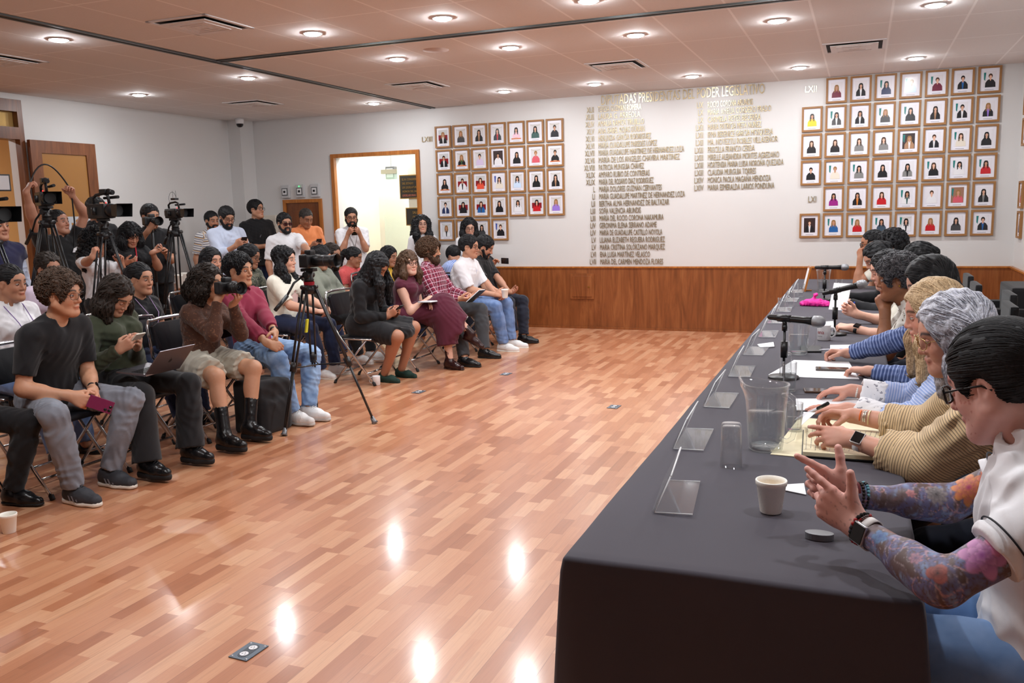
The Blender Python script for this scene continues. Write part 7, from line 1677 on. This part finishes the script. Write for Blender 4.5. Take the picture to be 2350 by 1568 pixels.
for i, (n, s, xe) in enumerate(LN):
    y = 251+(600-251)*i/21; xs = 1372+i*.25; wline(n, s, xs, y, xe, y-(xe-xs)*.045*(1-i/24), 'gold wall lettering, %s line of the left name column' % nw[i])
RN = [('LIX', 'ROCIO CORONA ARUNDIS', 1728), ('LX', 'MARIA AMELIA CORDERO PRADO', 1770), ('LX', 'CARMELA REYES BECERRA', 1746), ('LXII', 'MARIA PATRICIA META NUÑEZ', 1747), ('LXII', 'IRMA BERENICE GARCIA MOSQUEDA', 1774), ('LXII', 'MA. NOYEZTLI ROBLES VILLASEÑOR', 1785), ('LXIII', 'PRISCILLA FRANCO CERDA', 1732), ('LXIII', 'MIRELLE ALEJANDRA MONTES AGREDANO', 1788), ('LXIII', 'HORTENSIA MARIA LUISA NOROÑA QUEZADA', 1798), ('LXIII', 'CLAUDIA MURGUIA TORRES', 1735), ('LXIV', 'MONICA PAOLA MAGAÑA MENDOZA', 1769), ('LXIV', 'MARIA ESMERALDA LARIOS PONDUNA', 1777)]
for i, (n, s, xe) in enumerate(RN):
    y = 240+(430-240)*i/11; xs = 1624; wline(n, s, xs, y, xe, y-(xe-xs)*.05*(1-i/20), 'gold wall lettering, %s line of the right name column' % nw[i])
wline(None, 'DIPUTADAS PRESIDENTAS DEL PODER LEGISLATIVO', 1379, 230, 1755, 210, 'gold heading letters above the two name columns', hh=.125)
wline(None, 'LXIII', 968, 320, 992, 319, 'gold roman numeral left of the left portrait grid'); wline(None, 'LXII', 1847, 205, 1874, 204, 'gold roman numeral above the right portrait grid'); wline(None, 'LXI', 1854, 457, 1873, 456, 'faint gold roman numeral in the gap of the right portrait grid')
# ------------------------------------------------------------------ floor outlets
M_OUT = mat('outlet_plate', (104, 116, 128), .4, .5); M_OW = mat('outlet_white', (226, 226, 230), .3)
out0 = None
for x, y, n in ((-2.045, 2.41, 'grey floor outlet plate nearest the camera'), (-1.80, 6.62, 'grey floor outlet plate in the middle of the open floor'), (-3.62, 6.74, 'grey floor outlet plate near the front tripod'), (-3.18, 7.72, 'small grey floor plate before the right end of the audience')):
    if out0 is None:
        r = empty('floor_outlet'); MB().box((-.042, -.06, 0), (.042, .06, .004), bev=.001).build('plate', M_OUT, r)
        mb = MB(); mb.prism([(.022*cos(k*pi/8), .022*sin(k*pi/8)+(.026 if sin(k*pi/8) > 0 else -.026)) for k in range(16)], .0012, z0=.0035); mb.build('recess', mat('outlet_ring', (70, 76, 84), .5), r)
        for q in (-1, 1):
            f = MB().prism([(.0165*cos(k*pi/8), q*.024+.0155*sin(k*pi/8)) for k in range(16)], .002, z0=.004).build('socket', M_OW, r)
            MB().box((-.007, q*.024-.006, .006), (-.005, q*.024+.002, .0064)).box((.005, q*.024-.006, .006), (.007, q*.024+.002, .0064)).box((-.0015, q*.024+.005, .006), (.0015, q*.024+.008, .0064)).build('slots', PBK, f)
        mb = MB()
        for a in (-1, 1):
            for b in (-1, 1): mb.lathe([(0, .006), (.004, .0055), (.0045, .004)], 10, c=(a*.033, b*.05, 0))
        mb.build('screws', ALU, r); out0 = r; c = r
    else: c = copy_tree(out0)
    c.location = (x, y, .0005); c.rotation_euler = (0, 0, radians(-3)); tag(c, n, 'floor outlet', 'floor outlets')
# ------------------------------------------------------------------ folding chairs under the audience
CHR = mat('chrome_tube', (186, 188, 192), .16, 1.); VIN = mat('black_vinyl', (24, 25, 30), .3, bump=.08, bs=150); FOOT = mat('rubber_foot', (34, 34, 36), .7)
fc0 = None
def fchair(x, y, rz, label):
    global fc0
    if fc0 is None:
        r = empty('folding_chair'); S = .215
        MB().box((-.20, -.205, .415), (.20, .205, .45), bev=.015).build('seat', VIN, r)
        sd = MB(); n = 8; P = []
        for k in range(n+1):
            y_ = -.215+.43*k/n; x_ = -.255-.018*(1-(y_/.215)**2); P.append((x_, y_))
        mb = MB()
        for k in range(n):
            (x0, y0), (x1, y1) = P[k], P[k+1]; e0 = .0 if 0 < k else .02; e1 = .0 if k < n-1 else .02
            mb.faces([(x0+.03, y0, .64+e0), (x1+.03, y1, .64+e1), (x1-.015, y1, .84-e1), (x0-.015, y0, .84-e0), (x0+.055, y0, .64+e0), (x1+.055, y1, .64+e1), (x1+.012, y1, .84-e1), (x0+.012, y0, .84-e0)], [(0, 1, 2, 3), (7, 6, 5, 4), (0, 4, 5, 1), (3, 2, 6, 7)]+([(0, 3, 7, 4)] if k == 0 else [])+([(1, 5, 6, 2)] if k == n-1 else []))
        b = mb.build('backrest', VIN, r)
        MB().tube([(-.245, -.235, .60), (-.275, -.235, .82), (-.282, -.215, .86), (-.295, -.1, .868), (-.30, 0, .868), (-.295, .1, .868), (-.282, .215, .86), (-.275, .235, .82), (-.245, .235, .60)], .0115, 10).build('back_frame', CHR, r)
        for q in (-1, 1):
            l_ = MB().tube([(-.245, q*.235, .60), (-.12, q*.235, .42), (.20, q*.235, .015)], .0115, 8, sq=.8).build('front_leg', CHR, r); MB().tube([(.195, q*.235, .03), (.208, q*.235, 0)], .015, 8).build('foot', FOOT, l_)
            l_ = MB().tube([(.13, q*.212, .43), (-.24, q*.212, .015)], .0105, 8, sq=.8).build('rear_leg', CHR, r); MB().tube([(-.228, q*.212, .03), (-.243, q*.212, 0)], .014, 8).build('foot', FOOT, l_)
            MB().tube([(-.19, q*.224, .43), (.19, q*.224, .43)], .009, 8).build('side_rail', CHR, r)
        MB().tube([(.125, -.235, .11), (.125, .235, .11)], .009, 8).build('crossbar', CHR, r); MB().tube([(-.16, -.212, .105), (-.16, .212, .105)], .009, 8).build('crossbar', CHR, r)
        fc0 = r; c = r
    else: c = copy_tree(fc0)
    c.location = (x, y, 0); c.rotation_euler = (0, 0, rz); tag(c, label, 'chair', 'chrome folding chairs of the audience')
for k_, n in (('A0', 'the cut-off sitter at the left edge'), ('A1', 'the black V-neck sitter'), ('A2', 'the olive top sitter'), ('A3', 'the brown lace sitter'), ('A4', 'the maroon shirt sitter'), ('C1', 'the black-skirted sitter'), ('C2', 'the burgundy skirt sitter'), ('C3', 'the plaid shirt sitter'), ('C4', 'the white mountain-print sitter'), ('C5', 'the black polo sitter'),
              ('B1', 'the purple lanyard sitter'), ('B3', 'the lilac badge sitter'), ('B6', 'the braided sitter'), ('B7', 'the sage cardigan sitter'), ('C7', 'the bending blue-striped sitter'), ('C6', 'the sitter holding a phone sideways'), ('B2', 'the lilac blouse sitter'), ('B4', 'the straight-haired third-row sitter'), ('B5', 'the camouflage flannel sitter'), ('B8', 'the coral blouse sitter'), ('B9', 'the mustard top sitter'), ('B10', 'the sitter behind the tripod camera')):
    b = P_[k_]['base']; fchair(float(b[0])+.02, float(b[1]), 0, 'chrome folding chair under ' + n)
fchair(-4.70, 4.72+.18, radians(4), 'empty chrome folding chair with black backrest, between olive top and brown lace sitters')
# ------------------------------------------------------------------ cameras and tripods
CB = mat('camera_black', (22, 22, 24), .42, bump=.05, bs=300); LENSG = mat('lens_glass', (10, 10, 16), .04); TRB = mat('tripod_black', (26, 26, 28), .35); RLED = mat('red_led', (255, 40, 40), .4, emit=3); REDR = mat('red_ring', (150, 24, 40), .4); TGR = mat('tripod_grey', (120, 122, 126), .35, .6)
def tripod(apex, feet, label, pan=None, ring=None, tube=.009, col_=None, mid=True):
    r = empty('tripod', (float(apex[0]), float(apex[1]), 0), 0, label, 'tripod', 'camera tripods'); b = V3(apex[0], apex[1], 0); A = V3(*apex)-b; m = col_ or TRB
    mb = MB(); mb.lathe([(0, -.03), (.05, -.03), (.055, .0), (.05, .03), (.035, .035), (0, .035)], 20, c=tuple(A)); mb.build('bowl', m, r)
    MB().lathe([(.038, .034), (.040, .06)], 20, c=tuple(A)).build('bowl_ring', ring or m, r)
    sp = []
    for f in feet:
        F_ = V3(*f)-b; d = nrm(F_-A); sd_ = nrm(np.cross(d, [0, 0, 1.])); out = nrm(V3(F_[0], F_[1], 0)); top = A+out*.05; mb = MB()
        for q in (-1, 1): mb.tube([tuple(top+sd_*q*.022), tuple(top+(F_-top)*.55+sd_*q*.018)], tube, 8); mb.tube([tuple(top+(F_-top)*.50+sd_*q*.009), tuple(F_-d*.03+sd_*q*.009)], tube*.8, 8)
        mb.tube([tuple(top-d*.02+sd_*.035), tuple(top-d*.02-sd_*.035)], .018, 8)
        l_ = mb.build('leg', m, r); MB().tube([tuple(top+(F_-top)*.50), tuple(top+(F_-top)*.565)], .026, 8).build('clamp', m, l_); MB().tube([tuple(F_-d*.06), tuple(F_-d*.02), tuple(F_+V3(0, 0, .004))], [.014, .02, .028], 10).build('foot', TGR, l_); sp.append(top+(F_-top)*.54)
    c = sum(sp)/3; c[2] = sp[0][2]-.01; mb = MB()
    for s_ in sp: mb.tube([tuple(c), tuple(s_)], .006, 6)
    mb.build('spreader', m, r)
    mb = MB(); mb.lathe([(0, .06), (.034, .06), (.038, .075), (.03, .09), (.032, .14), (0, .14)], 18, c=tuple(A)); mb.box((A[0]-.05, A[1]-.03, A[2]+.135), (A[0]+.06, A[1]+.03, A[2]+.16), bev=.006); mb.tube([(A[0], A[1]-.045, A[2]+.11), (A[0], A[1]+.045, A[2]+.11)], .026, 14); mb.build('fluid_head', m, r)
    if pan is not None:
        p = V3(*pan)-b; a0 = A+V3(-.02, -.03, .11); md = a0+(p-a0)*.35+V3(0, 0, .03); MB().tube([tuple(a0), tuple(md), tuple(a0+(p-a0)*.6)], .0085, 8).build('pan_handle', m, r); MB().tube([tuple(a0+(p-a0)*.6), tuple(p)], .015, 10).build('grip', m, r)
    return r
def oriented(r, yaw, pit=0.): r.rotation_euler = (0, pit, yaw)
def stills(loc, yaw, label, pit=0., s=1., hood=.04, led=False, L=.10, ml=.035):
    """stills camera, lens along +x, origin at the tripod plate"""
    r = empty('stills_camera', tuple(loc), 0, label, 'camera', 'stills cameras'); oriented(r, yaw, pit); r.scale = (s, s, s)
    MB().box((-.035, -.068, 0), (.035, .068, .082), bev=.012).box((-.02, -.028, .075), (.03, .028, .112), bev=.012).build('body', CB, r)
    MB().box((-.02, -.085, .004), (.045, -.052, .085), bev=.014).build('hand_grip', CB, r)
    l_ = MB().lathe([(.034, .03), (.034, .05), (.037, .052), (.037, .05+L*.5), (.035, .052+L*.5), (.036, .05+L), (.033, .05+L), (0, .045+L)], 26, M=Matrix.Translation((0, 0, .043)) @ Matrix.Rotation(pi/2, 4, 'Y')).build('lens', CB, r)
    MB().lathe([(.036, .045+L), (.037+ml*.2, .05+L+hood), (.0355+ml*.2, .05+L+hood), (.034, .047+L)], 26, M=Matrix.Translation((0, 0, .043)) @ Matrix.Rotation(pi/2, 4, 'Y')).build('lens_hood', CB, l_)
    MB().lathe([(0, .049+L), (.03, .047+L)], 20, M=Matrix.Translation((0, 0, .043)) @ Matrix.Rotation(pi/2, 4, 'Y')).build('front_glass', LENSG, l_)
    MB().lathe([(.0372, .05+L*.62), (.0374, .056+L*.62)], 26, M=Matrix.Translation((0, 0, .043)) @ Matrix.Rotation(pi/2, 4, 'Y')).build('focus_ring', mat('ring_grey', (70, 70, 74), .4), l_)
    MB().lathe([(0, .088), (.012, .088), (.012, .080)], 14, c=(0, -.05, 0)).build('dial', CB, r)
    if led:
        MB().sphere((.0, -.072, .075), .007, 8).build('indicator', RLED, r)
    return r
def camcorder(loc, yaw, label, pit=0., s=1., big=True, panel=False, anten=False, vf=True):
    r = empty('camcorder', tuple(loc), 0, label, 'video camera', 'video cameras on tripods'); oriented(r, yaw, pit); r.scale = (s, s, s)
    MB().box((-.12, -.055, .0), (.10, .055, .12), bev=.022).box((-.15, -.035, .03), (-.10, .035, .10), bev=.012).build('body', CB, r)
    MB().lathe([(0, .09), (.052, .09), (.052, .15), (.047, .155), (.05, .20), (.045, .20), (0, .195)], 26, M=Matrix.Translation((0, 0, .062)) @ Matrix.Rotation(pi/2, 4, 'Y')).build('lens', CB, r)
    mb = MB(); hd_ = [(-.001, .20)]
    a, b = (.052, .042), (.072, .052)
    P0 = [(.185, sy*a[0], .062+sz*a[1]) for sy, sz in ((-1, -1), (1, -1), (1, 1), (-1, 1))]; P1 = [(.29 if sz > 0 else .275, sy*b[0], .062+sz*b[1]) for sy, sz in ((-1, -1), (1, -1), (1, 1), (-1, 1))]
    mb.faces(P0+P1, [(0, 1, 5, 4), (1, 2, 6, 5), (2, 3, 7, 6), (3, 0, 4, 7), (0, 3, 2, 1)]); mb.build('matte_hood', CB, r, norm=False)
    MB().faces([(.21, y_, z_) for y_, z_ in ((-.04, .03), (.04, .03), (.04, .095), (-.04, .095))], [(0, 1, 2, 3)]) if False else None
    MB().tube([(-.09, 0, .115), (-.10, 0, .165), (-.06, 0, .19), (.04, 0, .20), (.09, 0, .185), (.10, 0, .12)], .012, 10).build('carry_handle', CB, r)
    if vf: v = MB().box((.02, -.03, .20), (.10, .03, .235), bev=.008).tube([(.10, 0, .215), (.155, 0, .205)], [.024, .02], 14).build('viewfinder', CB, r); MB().lathe([(0, .157), (.016, .157)], 14, M=Matrix.Translation((0, 0, .204)) @ Matrix.Rotation(pi/2, 4, 'Y')).build('eyepiece', LENSG, v)
    MB().tube([(-.02, -.058, .03), (-.02, -.058, .09)], .02, 12).build('hand_strap', CB, r); MB().box((-.06, .055, .03), (.06, .066, .10), bev=.003).build('flip_screen', LENSG, r)
    MB().tube([(-.03, .05, .165), (.15, .05, .17)], [.011, .013], 10).build('shotgun_microphone', mat('foam_black', (28, 28, 30), .9), r)
    MB().sphere((.10, -.03, .125), .006, 8).build('tally_light', RLED, r)
    if panel:
        MB().tube([(.09, 0, .19), (.148, 0, .23)], .008, 8).build('light_mount', CB, r); l_ = MB().box((.14, -.085, .22), (.157, .085, .335), bev=.004).build('led_panel', CB, r)
        MB().box((.1565, -.075, .23), (.1585, .075, .325)).build('diffuser', mat('led_diffuser', (196, 194, 196), .5), l_)
    if anten:
        MB().box((-.01, -.03, .225), (.07, .03, .25), bev=.005).build('wireless_receiver', CB, r); MB().tube([(.0, 0, .25), (.0, 0, .34)], .002, 5).build('antenna', CB, r); MB().tube([(.06, 0, .25), (.06, 0, .34)], .002, 5).build('antenna', CB, r)
        MB().tube([(-.08, 0, .12)]+[(-.01+.07*cos(a_)*1., 0, .24+.085*sin(a_)) for a_ in np.linspace(pi*1.1, -.1, 12)], .0022, 5).build('cable', CB, r)
    return r
# front tripod with the stills camera
ap = (-3.80, 5.44, 1.035)
tripod(ap, [(-3.40, 5.61, 0), (-3.86, 5.10, 0), (-4.05, 5.79, 0)], 'black video tripod with red ring standing before the front row', pan=PX(632, 712, -3.85), ring=REDR)
stills((ap[0]+.01, ap[1]+.01, ap[2]+.165), radians(-4), 'mirrorless camera with hooded lens on the front tripod', led=True, s=1.15, L=.13)
o = MB().box((-.006, -.012, -.05), (.006, .012, .05)).build('yellow_tag', mat('yellow_tag', (214, 214, 60), .5)); p = PX(704, 748, -3.80); o.location = tuple(p); o.rotation_euler = (.0, radians(10), 0); tag(o, 'yellow paper tag hanging on the front tripod leg', 'tag')
def T4(cam_px, X, zc, yaw, label, s, spread=.42, rot=0., pan=None, **k):
    c = PX(cam_px[0], cam_px[1], X); az = c[2]-.20; apx = (float(c[0]), float(c[1]), float(az))
    tripod(apx, [(apx[0]+spread*cos(rot+a), apx[1]+spread*sin(rot+a), 0) for a in (0, 2*pi/3, 4*pi/3)], 'black tripod under the ' + label, pan=pan, col_=k.pop('col_', None))
    camcorder((apx[0], apx[1], az+.16), yaw, label, s=s, **k)
T4((-22, 502), -6.2, 0, radians(-12), 'camcorder with square light panel at the left edge', 1.1, rot=.4, panel=True, vf=False)
T4((103, 462), -6.6, 0, radians(-28), 'camcorder in front of the raised tattooed arms', 1.0, rot=.2, pan=PX(60, 560, -6.9))
T4((235, 492), -6.6, 0, radians(-8), 'camcorder with looping cable left of the shaggy bob', 1.15, rot=.6)
T4((400, 492), -6.6, 0, radians(-10), 'small camcorder with antennas beside the striped polo', .82, rot=.3, anten=True, pan=PX(378, 560, -6.75), vf=False, spread=.36)
# hand-held cameras
stills(tuple(PX(520, 668, -4.16)+V3(0, 0, -.02)), radians(-14), 'black camera with long lens held by the brown lace sitter', s=1.05, L=.085, hood=.03)
c = PX(348, 518, -7.02); stills(tuple(c), radians(-20), 'black camera on a monopod held to the face by the black-shirted operator', s=1.1, L=.07)
r = empty('monopod', (float(c[0]), float(c[1]), 0), 0, 'black monopod under the camera of the black-shirted operator', 'monopod'); MB().tube([(0, 0, .02), (0, 0, float(c[2])-.30)], .011, 8).build('lower_tube', TRB, r); MB().tube([(0, 0, float(c[2])-.6), (0, 0, float(c[2]))], .016, 10).build('upper_tube', TRB, r); MB().sphere((0, 0, .015), .02, 8).build('foot', FOOT, r)
# cable held by the vested person
a_, b_ = P_['E1']['arms']['r'], P_['E1']['arms']['l']; A = a_['W']+a_['d']*.09; B = b_['W']+b_['d']*.05
pts = [A+V3(0, 0, -.05)]+[A+(B-A)*t+V3(0, 0, .26*sin(pi*t)**.8*(1-.35*t)) for t in np.linspace(0, 1, 14)]+[B+V3(-.02, .02, -.3), B+V3(-.05, .0, -.62), B+V3(.1, .2, -1.0)]
o = MB().tube([tuple(p) for p in pts], .0075, 8).build('cable', CB); tag(o, 'thick black cable arched between the raised hands', 'cable')
# phones in hands
def hphone(key, label, l=.148, tilt=.6, body=GLB, both=True, lift=0., fwd=.085, screen=(26, 28, 36)):
    i = P_[key]; R_, L_ = i['arms']['r'], i['arms']['l']; c = (R_['W']+R_['d']*.085+L_['W']+L_['d']*.085)/2+V3(0, 0, lift)+i['f']*0
    F_ = nrm(V3(i['f'][0], i['f'][1], 0)); M = oM(F_*cos(tilt)*.8+V3(0, 0, 1)*sin(tilt), -F_*sin(tilt)+V3(0, 0, 1)*cos(tilt)); phone(tuple(c), M, label, body, l, .074, group='phones in hands', screen=screen)
hphone('A2', 'light phone in the hands of the olive top sitter', body=mat('pale_case', (196, 190, 176), .4)); hphone('C1', 'black phone in the hands of the black-skirted sitter'); hphone('D2', 'phone in pale case held by the dark-bobbed person', tilt=.9, body=mat('pale_case', (196, 190, 176), .4)); hphone('D3', 'black phone held up by the bearded person in the doorway', tilt=1.3); hphone('D4', 'black phone in the hands of the orange shirt', tilt=1.0); hphone('D7', 'black phone in the hands of the pale blue shirt', tilt=.8)
a_ = P_['A1']['arms']['l']; c = a1h+V3(.035, .0, .0); phone(tuple(c), oM(V3(.45, .5, -.35), V3(-.6, .75, -.15)), 'maroon phone in the clasped hands of the black V-neck sitter', mat('maroon_case', (116, 28, 72), .4), .135, .072, cam_=True, screen=(116, 28, 72), th=.012)
c = PY(1158, 599, 10.28); phone(tuple(c), oM(V3(1, -.6, 0), V3(.5, .8, 0)), 'dark phone held sideways above the black polo', GLB, .15, .075, cam_=True, screen=(30, 32, 40))
a_ = P_['C5']['arms']['r']; c = PX(1159, 680, -3.72); cup(c[0], c[1], c[2]-.02, .0 and '' or 'white paper cup in the hand of the black polo sitter', .10, .042, drink=False)
# notebooks
def book(loc, M, label, w_=.14, h_=.21, cover=(30, 40, 34), open_=True, th=.012):
    r = empty('notebook', tuple(loc), 0, label, 'notebook', 'notebooks on laps')
    MB().box((-h_/2, -w_, 0), (h_/2, w_ if open_ else 0, .003), M=M).build('cover', mat('cover_%d' % cover[0], cover, .5), r); MB().box((-h_/2+.004, -w_+.004, .003), (h_/2-.004, (w_-.004) if open_ else -.004, th), M=M).build('pages', M_PAPER, r); return r
a_, b_ = P_['B7']['arms']['r'], P_['B7']['arms']['l']; c = (a_['W']+a_['d']*.13+b_['W']+b_['d']*.13)/2; book(c+V3(0, 0, -.03), oM(V3(.95, 0, .3), V3(-.3, 0, 1)), 'large open white notebook of the sage cardigan sitter', .20, .27)
a_, b_ = P_['C3']['arms']['r'], P_['C3']['arms']['l']; c = (a_['W']+a_['d']*.13+b_['W']+b_['d']*.13)/2; book(c+V3(.02, 0, .03), oM(V3(.75, .1, .65), V3(-.6, 0, .7)), 'dark-covered notebook held by the plaid shirt sitter', .10, .20)
book(V3(-4.00, 7.80, .69), oM(V3(.9, -.3, .05), V3(0, 0, 1)), 'thin grey notebook on the burgundy skirt', .11, .18, (110, 108, 112), False)
# laptop
hl, hr = V3(-4.06, 4.02, .635), V3(-4.03, 4.31, .635); e_ = nrm(hr-hl); W_ = .30; c0 = (hl+hr)/2
r = empty('laptop', tuple(c0), 0, 'grey open laptop on the lap of the olive top sitter', 'laptop'); SGR = mat('space_grey', (120, 116, 122), .3, .8); bx = V3(-1, -.12, .08); M = oM(bx, V3(.08, 0, 1))
MB().box((0, -W_/2, 0), (.215, W_/2, .012), bev=.003, M=M).build('base', SGR, r); mb = MB()
for i in range(5):
    for j in range(12): mb.box((.03+i*.019, -.128+j*.0215, .012), (.046+i*.019, -.110+j*.0215, .0135), M=M)
mb.build('keyboard', CB, r); MB().box((.14, -.055, .012), (.20, .055, .0125), M=M).build('trackpad', mat('trackpad_grey', (100, 98, 104), .3, .5), r)
M2 = oM(V3(.55, .0, .62), V3(.7, 0, -.5)); l_ = MB().box((0, -W_/2, 0), (.215, W_/2, .006), bev=.0025, M=M2).build('lid', SGR, r); MB().box((.008, -W_/2+.006, -.001), (.207, W_/2-.006, 0), M=M2).build('display', mat('laptop_screen', (30, 36, 50), .1), l_)
mb = MB(); mb.prism([(.108+.016*cos(k*pi/10), .013*sin(k*pi/10)*(1 if not (k in (4, 5, 6)) else .75)) for k in range(20)], .0006, z0=.0062, M=M2); mb.prism([(.127, .0), (.134, .004), (.136, .009), (.130, .006)], .0006, z0=.0062, M=M2); mb.build('lid_logo', CB, l_)
# bag behind the maroon sitter's boots, plastic bag, back table with cups
sd = SD(); sd.box((0, 0, .19), (.10, .13, .16), None, .04, .03); sd.box((.10, 0, .13), (.03, .10, .09), None, .03, .03); sd.cone((-.02, -.05, .36), (-.02, .05, .36), .018, .018, .02)
V_, Q_ = sd.mesh(.008, folds(3, .005, .2)); r = empty('backpack', (-4.12, 5.22, 0), radians(-10), 'black backpack on the floor before the maroon shirt sitter', 'backpack'); mesh_obj('bag_body', V_, Q_, BLK2, r); MB().tube([(.09, -.11, .32), (.135, -.09, .2), (.13, -.09, .05)], .006, 6).build('strap', BLK, r); MB().tube([(.05, -.12, .345), (.10, -.06, .33), (.115, .06, .33), (.05, .12, .345)], .003, 5).build('zip', TGR, r)
sd = SD(); sd.ell((0, 0, .03), (.11, .09, .045), None, .02); sd.ell((.06, .04, .035), (.06, .05, .04), None, .02); V_, Q_ = sd.mesh(.008, folds(9, .014, .05), cut=[((0, 0, 0), (0, 0, -1))]); o = mesh_obj('plastic_bag', V_, Q_, mat('clear_plastic', (200, 204, 208), .15, alpha=.7)); p = PZ(125, 1012, 0); o.location = (p[0], p[1], .001); tag(o, 'crumpled clear plastic bag on the floor under the front chairs', 'plastic bag')
r = empty('side_table', (-8.05, 8.5, 0), 0, 'dark wooden side table against the left wall behind the crew', 'table'); MB().box((-.35, -.75, .70), (.38, .75, .74), bev=.006).build('tabletop', M_DOORW, r); MB().box((-.30, -.70, .45), (.34, .70, .70)).build('apron', M_DOORW, r)
for a in (-1, 1):
    for b in (-1, 1): MB().box((a*.30-.03, b*.68-.03, 0), (a*.30+.03, b*.68+.03, .46)).build('leg', M_DOORW, r)
c = PX(422, 634, -7.8); cup(-7.80, 8.45, .741, 'white foam cup on the side table, front one', .16, .05, drink=False); cup(-7.88, 8.62, .741, 'white foam cup on the side table, rear one', .17, .052, drink=False)
for (y_, w_, h_, m_, n, nm) in ((8.02, .10, .24, M_PAPER, 'white plastic jug on the side table', 'jug'), (8.14, .12, .20, CB, 'black box on the side table beside the jug', 'box')):
    o = MB().box((-.06, -w_/2, 0), (.06, w_/2, h_), bev=.012).build('storage_%s' % nm, m_); o.location = (-7.86, y_, .741); tag(o, n, nm)
# prints on shirts
def decal(info, du, dl, P, m, name='print', df=.16):
    b = info['base']; c = info['C']+info['u']*du+info['l']*dl; mb = MB()
    for poly in P: mb.faces([tuple(c+info['l']*x+info['u']*y+info['f']*(df-abs(x)*.25)-b) for x, y in poly], [tuple(range(len(poly)))])
    mb.build(name, m, info['top'], norm=False)
PBL = mat('print_blue', (40, 96, 190), .7)
decal(P_['C4'], .02, -.01, [[(-.05, 0), (-.015, .05), (0, .03), (.015, .075), (.03, .03), (.06, 0)], [(-.04, -.03), (.06, -.025), (.06, -.03), (-.04, -.036)], [(-.02, -.05), (.05, -.045), (.05, -.05), (-.02, -.056)]], PBL, df=.150)
decal(P_['D6'], -.02, 0, [[(-.08, -.02), (-.05, .03), (.0, .02), (.04, .05), (.08, .0), (.04, -.05), (-.04, -.05)]], mat('print_grey', (96, 96, 104), .7), df=.150)
decal(P_['B6'], -.03, 0, [[(-.05, -.06), (-.06, .04), (0, .07), (.06, .04), (.05, -.06)]], mat('print_pink', (214, 180, 174), .7), df=.165)
decal(P_['E1'], .03, .08, [[(-.045, 0), (-.03, .04), (0, .055), (.03, .04), (.045, 0), (.02, 0), (.015, .018), (-.015, .018), (-.02, 0)]], WHT, 'vest_emblem', df=.185)
o = MB().tube([tuple(P_['E4']['N']+P_['E4']['f']*.05+P_['E4']['l']*.05-P_['E4']['base']), tuple(P_['E4']['N']+P_['E4']['f']*.15+P_['E4']['l']*.02-P_['E4']['u']*.12-P_['E4']['base']), tuple(P_['E4']['N']+P_['E4']['f']*.17-P_['E4']['u']*.25-P_['E4']['base'])], .016, 6, sq=.4).build('red_strap', mat('red_ribbon', (190, 30, 50), .6), P_['E4']['root'])
